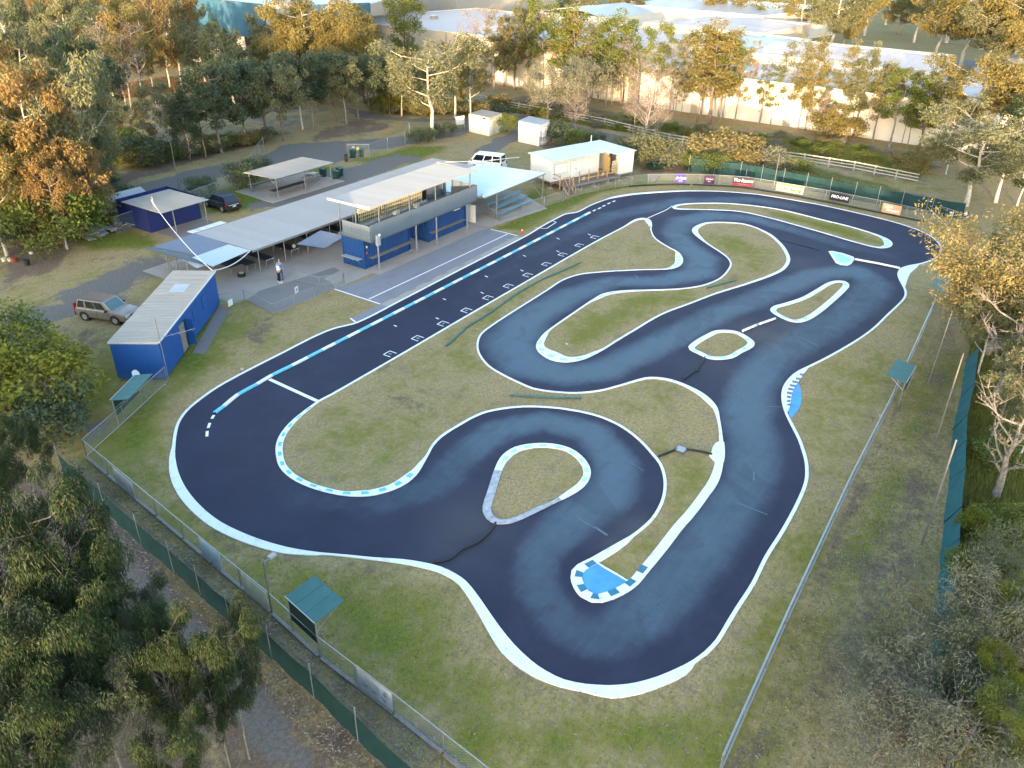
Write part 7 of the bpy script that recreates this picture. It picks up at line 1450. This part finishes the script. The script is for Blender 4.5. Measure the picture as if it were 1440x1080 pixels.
plc = ['at the front of the left wood','beside the green thicket','above the car park bushes','by the near edge of the open field','next to the field corner','at the left edge','deep in the left wood','behind the rubble heap','over the row of tubs','at the extreme left','high in the left wood','at the upper left edge','in the dark middle of the wood','below the dark stand','left of the field','halfway up the wood','by the field fence','in the second row','beside the blue shed rack','behind the gold topped one']
for i, a in enumerate(W_):
    lab = f'{adj[i%20]} leafed' if False else f'{adj[i%20]} {"tree" if a[3][0] in "dbct" else "gum"} {plc[i%20]}' if i < 20 else f'{adj[(i*7)%20]} {"pink bare tree" if a[3]=="bareA" else "gum"} {["by the rusty grass at the field end","on the far field edge","in the distant upper left wood"][0 if i < 29 else 1 if i < 35 else 2]}, {["first","second","third","fourth","fifth","sixth","seventh","eighth","ninth","tenth"][i%10]} across'
    TP(a[3], a[0], a[1], a[2], lab, (.66 if a[3][:3] == 'gum' else .8) if a[3] != 'bareA' else 1.1, {'leaf_dark': 'leaf_gum' if i % 3 == 0 else 'leaf_dark', 'leaf_olive': 'leaf_rust' if i % 2 == 0 else 'leaf_olive', 'leaf_gum': 'leaf_rust' if i % 3 == 1 else 'leaf_olive' if i % 3 == 0 else 'leaf_gum'}.get(a[4], a[4]), gi)
FO = ['first', 'second', 'third', 'fourth', 'fifth', 'sixth', 'seventh', 'eighth', 'ninth', 'tenth', 'eleventh', 'twelfth', 'thirteenth', 'fourteenth', 'fifteenth', 'sixteenth', 'seventeenth', 'eighteenth', 'nineteenth', 'twentieth']; FO += ['twenty-'+o for o in FO[:9]]+['thirtieth']
r = random.Random(9)
for k in range(26):    # farthest crowns that close the view
    x = 300+r.uniform(0, 140); y = -20+k*15+r.uniform(-8, 8); tree(r.choice(['gumA', 'gumB', 'gumC']), x, y, r.uniform(12, 17), f'far tree in the belt along the top edge, {FO[k]} from the right', 1.3, r.choice(['leaf_olive', 'leaf_gum', 'leaf_dark']), group='far belt of trees')
for k in range(30):
    x = r.uniform(150, 290); y = 235+k*5.4+r.uniform(0, 3); tree(r.choice(['gumA', 'gumB', 'denseB']), x, y, r.uniform(10, 14), f'far tree of the upper left wood, {FO[k]} from the right', 1.25, r.choice(['leaf_olive', 'leaf_gum', 'leaf_dark']), group='far wood at the upper left')
# near crowns, lower left: placed by the height of their tops
gj = 'near gums below the camera at the lower left'
def NT(key, px, py, z, h, label, wf, lm, group):
    g = G(px, py, z); return tree(key, g.x, g.y, h, label, wf, lm, group=group)
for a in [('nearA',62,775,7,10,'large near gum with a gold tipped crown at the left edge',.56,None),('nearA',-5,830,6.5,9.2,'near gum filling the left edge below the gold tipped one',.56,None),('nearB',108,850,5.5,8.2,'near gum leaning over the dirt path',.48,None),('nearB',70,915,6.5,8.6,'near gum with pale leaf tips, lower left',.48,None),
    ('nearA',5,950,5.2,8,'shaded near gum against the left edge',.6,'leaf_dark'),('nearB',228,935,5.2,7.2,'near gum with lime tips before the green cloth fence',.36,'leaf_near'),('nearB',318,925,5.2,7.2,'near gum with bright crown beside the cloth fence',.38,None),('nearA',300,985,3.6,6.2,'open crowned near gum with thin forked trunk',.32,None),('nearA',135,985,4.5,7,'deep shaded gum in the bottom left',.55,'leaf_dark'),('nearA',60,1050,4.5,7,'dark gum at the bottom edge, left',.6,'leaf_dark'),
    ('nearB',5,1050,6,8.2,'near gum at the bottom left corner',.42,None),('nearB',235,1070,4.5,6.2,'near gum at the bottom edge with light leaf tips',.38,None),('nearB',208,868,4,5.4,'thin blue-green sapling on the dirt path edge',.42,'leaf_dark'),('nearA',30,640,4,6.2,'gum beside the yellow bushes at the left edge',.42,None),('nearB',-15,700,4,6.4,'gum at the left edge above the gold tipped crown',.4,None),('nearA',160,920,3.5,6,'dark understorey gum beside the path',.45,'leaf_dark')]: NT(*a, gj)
gk = 'grey scrub trees at the lower right'
for a in [('nearC',1300,895,2.2,4.0,'grey-leafed scrubby tree over the grass, lower right',.85,'leaf_gum'),('nearC',1215,935,1.2,2.4,'low grey scrub reaching toward the side fence',.8,None),('nearC',1390,870,2.6,4.4,'grey scrub tree at the right edge',.8,None),('nearC',1235,1045,1.8,3.4,'silvery twiggy scrub at the bottom edge',.85,None),('nearC',1280,985,2,3.6,'grey scrub in the middle of the lower right patch',.9,None),('nearB',1415,1020,3,4.6,'green and grey tree in the bottom right corner',.6,'leaf_green'),('nearC',1345,1040,2,4.0,'scrub tree beside the bottom right corner',.9,None),('nearB',1395,950,2.6,4.0,'yellow-green bush tree at the lower right',.55,'leaf_bright'),('nearB',1320,1010,1.6,2.8,'small yellow-green bush inside the grey scrub',.6,'leaf_bright')]: NT(*a, gk)
# shrubs
for a in [('shrubA',92,350,4.6,'large bright green thicket above the car park',1.05,'leaf_green'),('shrubA',118,322,2.8,'green thicket beside the sheet stack',.9,'leaf_green'),('shrubB',25,348,3.0,'dark rounded shrub above the tubs',1.2,None),('shrubA',146,300,2.6,'dark thicket behind the blue shed',.9,'leaf_dark'),('shrubA',20,560,3.4,'yellow-green bush at the left edge',1.3,'leaf_bright'),('shrubA',60,590,3.6,'bright yellow-green bush nearest the wire fence',1.3,'leaf_bright'),('shrubA',-5,520,3.4,'green bush at the very left edge',1.3,'leaf_green'),('shrubB',75,620,2.6,'dark bush under the bright ones',1.2,None),
    ('shrubA',284,276,1.9,'green shrub between the blue shed and the dark car',1.1,'leaf_dark'),('shrubA',342,264,2.4,'dark green shrub at the near end of the picnic shelter',1.1,'leaf_dark'),('shrubA',362,252,2.2,'dark green shrub behind the picnic shelter',1.1,'leaf_dark'),('shrubA',588,201,1.7,'green shrub under the white trunked gum',1.1,'leaf_dark'),('shrubA',603,200,1.6,'second shrub under the white trunked gum',1.1,'leaf_dark'),('shrubA',625,192,1.7,'shrub between the white gum and notice board',1.2,'leaf_dark'),('shrubA',712,186,2.2,'green shrub on the right of the hut',1.0,'leaf_green'),('shrubA',551,157,2.6,'bright green bush at the road junction',1.0,'leaf_bright'),
    ('shrubA',795,207,2.4,'dark green bush behind the container hut',1.0,'leaf_dark'),('shrubA',812,209,2.2,'dark green bush beside the clubhouse roof',1.0,'leaf_green'),('shrubA',835,209,1.9,'scrubby bush behind the clubhouse',1.0,'leaf_dark'),('shrubA',775,198,2.4,'bush beside the container hut cages',1.2,'leaf_dark'),('shrubA',905,232,3.4,'tall grey-green bush at the clubhouse end wall',1.2,'leaf_gum'),('shrubA',928,234,3.0,'grey-green bush left of the tipping tray',1.2,'leaf_gum'),('shrubA',880,222,2.4,'bush hiding the road behind the clubhouse',1.1,'leaf_gum'),('shrubB',970,238,1.6,'round green shrub at the cloth fence end',1.1,'leaf_green'),('shrubB',990,238,1.6,'second round green shrub at the cloth fence',1.1,'leaf_green'),('shrubB',1004,243,2.0,'third green shrub, largest at the cloth fence',1.1,'leaf_green'),
    ('shrubA',1018,232,3.6,'rusty golden bush, large and rounded behind the fence',1.5,'leaf_wattle'),('shrubA',1046,240,2.2,'golden bush right of the large rusty one',1.1,'leaf_wattle'),('shrubA',1075,236,2.4,'pale flowering grey bush behind the fence',1.4,'leaf_grey'),('shrubA',1120,243,1.6,'green weedy bush before the rail fence',1.3,'leaf_green'),('shrubA',1095,243,1.8,'pale bush behind the cream banner',1.3,'leaf_grey'),('shrubA',1190,194,2.6,'olive bush at the bright wall foot',1.2,'leaf_olive'),('shrubA',1160,192,2.8,'olive bush left of its neighbour on the wall',1.3,'leaf_olive'),('shrubA',1275,242,2.2,'golden bush by the rail fence',1.2,'leaf_wattle'),
    ('shrubA',1420,470,2.5,'yellow-green weeds beyond the dead trunk',1.5,'leaf_bright'),('shrubA',1378,835,2.0,'yellow-green bush over the end of the teal cloth',1.0,'leaf_bright'),('shrubA',1358,760,1.7,'yellow creeper on the teal fence top',.5,'leaf_bright'),('shrubA',1400,650,1.2,'low green weeds between the dead trees',1.8,'leaf_green'),('shrubA',1420,760,1.3,'low green weeds at the right edge',1.8,'leaf_green'),('shrubA',248,92,4.0,'bright green bush by the far field',1.5,'leaf_bright'),('shrubA',172,225,3.2,'green bush at the field corner',1.5,'leaf_green'),('shrubA',195,232,3.0,'dark bush along the roadside strip',1.5,'leaf_dark'),('shrubA',228,226,2.0,'low bush along the roadside strip',1.5,'leaf_green')]:
    SH(*a)
CN = {'leaf_green': 'green', 'leaf_gum': 'grey-green', 'leaf_grey': 'pale grey', 'leaf_olive': 'olive', 'leaf_dark': 'dark green', 'leaf_wattle': 'rusty'}
ORD = ['first', 'second', 'third', 'fourth', 'fifth', 'sixth', 'seventh', 'eighth', 'ninth', 'tenth', 'eleventh', 'twelfth', 'thirteenth', 'fourteenth', 'fifteenth', 'sixteenth', 'seventeenth', 'eighteenth', 'nineteenth', 'twentieth']
ORD += ['twenty-'+o for o in ORD[:9]]+['thirtieth']+['thirty-'+o for o in ORD[:9]]
def scrub(n, fn, leaves, where, group, wf):
    P = sorted([fn(k) for k in range(n)])
    for k, (px, py, h) in enumerate(P):
        lf = r.choice(leaves); SH('shrubB', px, py, h, f"{'low' if h < 1.2 else 'bushy'} {CN[lf]} scrub {where}, {ORD[k]} from the left", wf, lf, group)
scrub(34, lambda k: (180+k/34*200+r.uniform(-6, 6), 236-k/34*38+r.uniform(-6, 4), r.uniform(.8, 1.5)), ['leaf_green', 'leaf_gum', 'leaf_grey', 'leaf_olive'], 'by the open field', 'low scrub of the roadside strip', 1.4)
def f2(k): px = r.uniform(740, 1000); return (px, 158+(px-740)*.15+r.uniform(-10, 8), r.uniform(.6, 1.3))
scrub(30, f2, ['leaf_green', 'leaf_gum', 'leaf_grey', 'leaf_olive'], 'behind the rail fence', 'low scrub on the fence bank', 1.4)
def f3(k): px = r.uniform(1000, 1300); return (px, 190+(px-1000)*.12+r.uniform(-8, 12), r.uniform(.5, 1.1))
scrub(30, f3, ['leaf_green', 'leaf_green', 'leaf_grey', 'leaf_olive'], 'below the bright wall', 'low weeds on the green bank', 1.5)
def f4(k): px = r.uniform(520, 720); return (px, 152+r.uniform(-6, 10)+(px-520)*.02, r.uniform(1., 2.0))
scrub(22, f4, ['leaf_dark', 'leaf_gum', 'leaf_olive'], 'at the cream warehouse foot', 'scrub below the cream warehouse', 1.5)
scrub(24, lambda k: (r.uniform(10, 170), r.uniform(250, 345), r.uniform(1.2, 2.6)), ['leaf_dark', 'leaf_gum', 'leaf_olive', 'leaf_wattle'], 'in the left wood', 'undergrowth in the left wood', 1.3)
for a in [('gumB',1400,455,4.0,6.4,'grey-green drooping tree hanging under the golden crown',.75,'leaf_gum'),('gumA',1445,430,5,7.5,'grey-green drooping tree at the right edge under the golden crown',.8,'leaf_gum')]: NT(*a, 'drooping trees at the right')
for a in [('tallB',1415,560,3.5,7.0,'muted olive tree over the dead trunks at the right edge',1.0,'leaf_gum'),('gumA',1450,600,3.0,6.5,'muted grey-green gum at the right edge, level with the small green roof',.6,'leaf_gum'),('tallA',1380,420,3,8.0,'slim olive tree behind the golden crown',1.2,'leaf_gum'),('gumB',1450,520,4,7.5,'grey-green gum at the right edge under the second golden crown',.7,'leaf_gum'),
    ('nearC',1425,800,2,3.4,'grey-green scrub tree at the right edge beyond the teal fence',.8,'leaf_gum'),('nearB',1440,880,2.4,4.4,'leafy green bush tree at the right edge, lower down',.6,'leaf_green'),('nearB',1360,980,2.2,3.8,'dark leafy bush in the lower right scrub',.55,'leaf_dark')]: NT(*a, 'muted scrub trees at the right')
# ------------------------------------------------------------------ uncountable ground cover: leaves, tufts, long grass
def scatter(name, label, cat, n, fn, size, m, seed, kindf):
    rs = np.random.RandomState(seed); P = fn(rs, n); n = len(P); U = lambda lo, hi, *sh: rs.uniform(lo, hi, (n,)+sh)
    if kindf == 'leaf':
        a = U(0, 6.28); s = size*U(.5, 1.4); z = .02+U(0, .03); c, s_ = np.cos(a)*s, np.sin(a)*s; x, y = P[:, 0], P[:, 1]
        V = np.stack([np.stack([x-c, y-s_, z], -1), np.stack([x-s_*.3, y+c*.3, z+.02], -1), np.stack([x+c, y+s_, z], -1), np.stack([x+s_*.3, y-c*.3, z], -1)], 1).reshape(-1, 3); k = 4; tint = np.repeat(U(0, 1), 4)
    else:
        B = 7; a = U(0, 6.28, B); h = size*U(.5, 1.3, B); w = size*.07; ox = P[:, :1]+U(-.5, .5, B)*size*.6; oy = P[:, 1:]+U(-.5, .5, B)*size*.6; lx, ly = np.cos(a)*h*.5, np.sin(a)*h*.5; zz = np.zeros_like(ox)
        V = np.stack([np.stack([ox-np.sin(a)*w, oy+np.cos(a)*w, zz], -1), np.stack([ox+np.sin(a)*w, oy-np.cos(a)*w, zz], -1), np.stack([ox+lx, oy+ly, h], -1)], 2).reshape(-1, 3); k = 3
        tint = np.repeat(np.clip(U(0, 1)[:, None]+U(-.2, .2, B), 0, 1).ravel(), 3)
    nf = len(V)//k; me = bpy.data.meshes.new(name); me.vertices.add(len(V)); me.vertices.foreach_set('co', V.ravel().astype(np.float32)); me.loops.add(len(V)); me.loops.foreach_set('vertex_index', np.arange(len(V), dtype=np.int32))
    me.polygons.add(nf); me.polygons.foreach_set('loop_start', np.arange(0, len(V), k, dtype=np.int32)); me.update(calc_edges=True)
    ca = me.color_attributes.new('tint', 'FLOAT_COLOR', 'POINT')
    c4 = np.zeros((len(V), 4)); c4[:, 0] = tint; c4[:, 3] = 1; ca.data.foreach_set('color', c4.ravel().astype(np.float32)); me.materials.append(M[m])
    o = bpy.data.objects.new(name, me); col.objects.link(o); tag(o, label, cat, kind='stuff'); return o
M['dry_leaf'] = leaf_mat('fallen_leaf', (.15, .11, .08), (.36, .30, .24), .1); M['grass_blade'] = leaf_mat('grass_blade', (.11, .14, .022), (.30, .29, .09), .5); M['long_grass'] = leaf_mat('long_grass_blade', (.085, .12, .02), (.27, .25, .06), .3)
M['dry_grass'] = leaf_mat('dry_grass_blade', (.16, .09, .045), (.30, .18, .09), .3)
def inpx(poly, avoid=True):
    P = [tuple(G(*p)[:2]) for p in poly]; xs_ = [p[0] for p in P]; ys_ = [p[1] for p in P]
    def f(rs, n):
        p = rs.uniform((min(xs_), min(ys_)), (max(xs_), max(ys_)), (n, 2)); k = inpoly(p[:, 0], p[:, 1], P)
        if avoid: k &= ~inpoly(p[:, 0], p[:, 1], outer[::3])
        return p[k]
    return f
scatter('fallen_leaves', 'pale fallen gum leaves between the two near left fences', 'leaves', 16000, inpx([(90,640),(130,650),(460,925),(680,1090),(480,1090),(300,900),(150,760),(90,700)]), .07, 'dry_leaf', 1, 'leaf')
scatter('fallen_leaves', 'scattered pale leaves on the near grass', 'leaves', 5200, inpx([(250,700),(440,790),(640,830),(760,960),(960,960),(1130,760),(1010,1090),(650,1090)]), .055, 'dry_leaf', 2, 'leaf')
scatter('fallen_leaves', 'fallen leaves along the right hand strip', 'leaves', 9000, inpx([(1350,440),(1320,830),(1250,1090),(1020,1090),(1200,700),(1320,440)]), .06, 'dry_leaf', 3, 'leaf')
scatter('grass_tufts', 'uneven grass tufts on the near verge', 'grass', 42000, inpx([(240,640),(260,720),(440,790),(640,830),(760,960),(860,985),(960,960),(1130,700),(1240,560),(1190,700),(1010,1090),(690,1090),(400,880),(130,640)]), .055, 'grass_blade', 4, 'tuft')
scatter('grass_tufts', 'uneven grass tufts on the right hand strip', 'grass', 16000, inpx([(1330,440),(1350,500),(1320,830),(1250,1090),(1030,1090),(1200,700)]), .06, 'grass_blade', 5, 'tuft')
scatter('long_grass', 'rank long grass beyond the teal fence', 'grass', 30000, inpx([(1366,470),(1460,470),(1460,1000),(1320,1090),(1300,1000),(1340,800)]), .38, 'long_grass', 6, 'tuft')
scatter('long_grass', 'long seeding grass behind the far green fence', 'grass', 14000, inpx([(960,215),(1100,232),(1300,290),(1340,305),(1200,275),(1060,250),(970,236)]), .42, 'long_grass', 7, 'tuft')
scatter('dry_grass', 'rusty dry grass at the end of the open field', 'grass', 7000, inpx([(160,125),(230,112),(300,112),(290,122),(200,135),(165,140)]), .7, 'dry_grass', 8, 'tuft')
scatter('bank_grass', 'weedy grass on the bank below the pale warehouse', 'grass', 16000, inpx([(700,140),(930,178),(1180,205),(1310,235),(1290,250),(1150,225),(930,195),(700,155)]), .45, 'long_grass', 9, 'tuft')
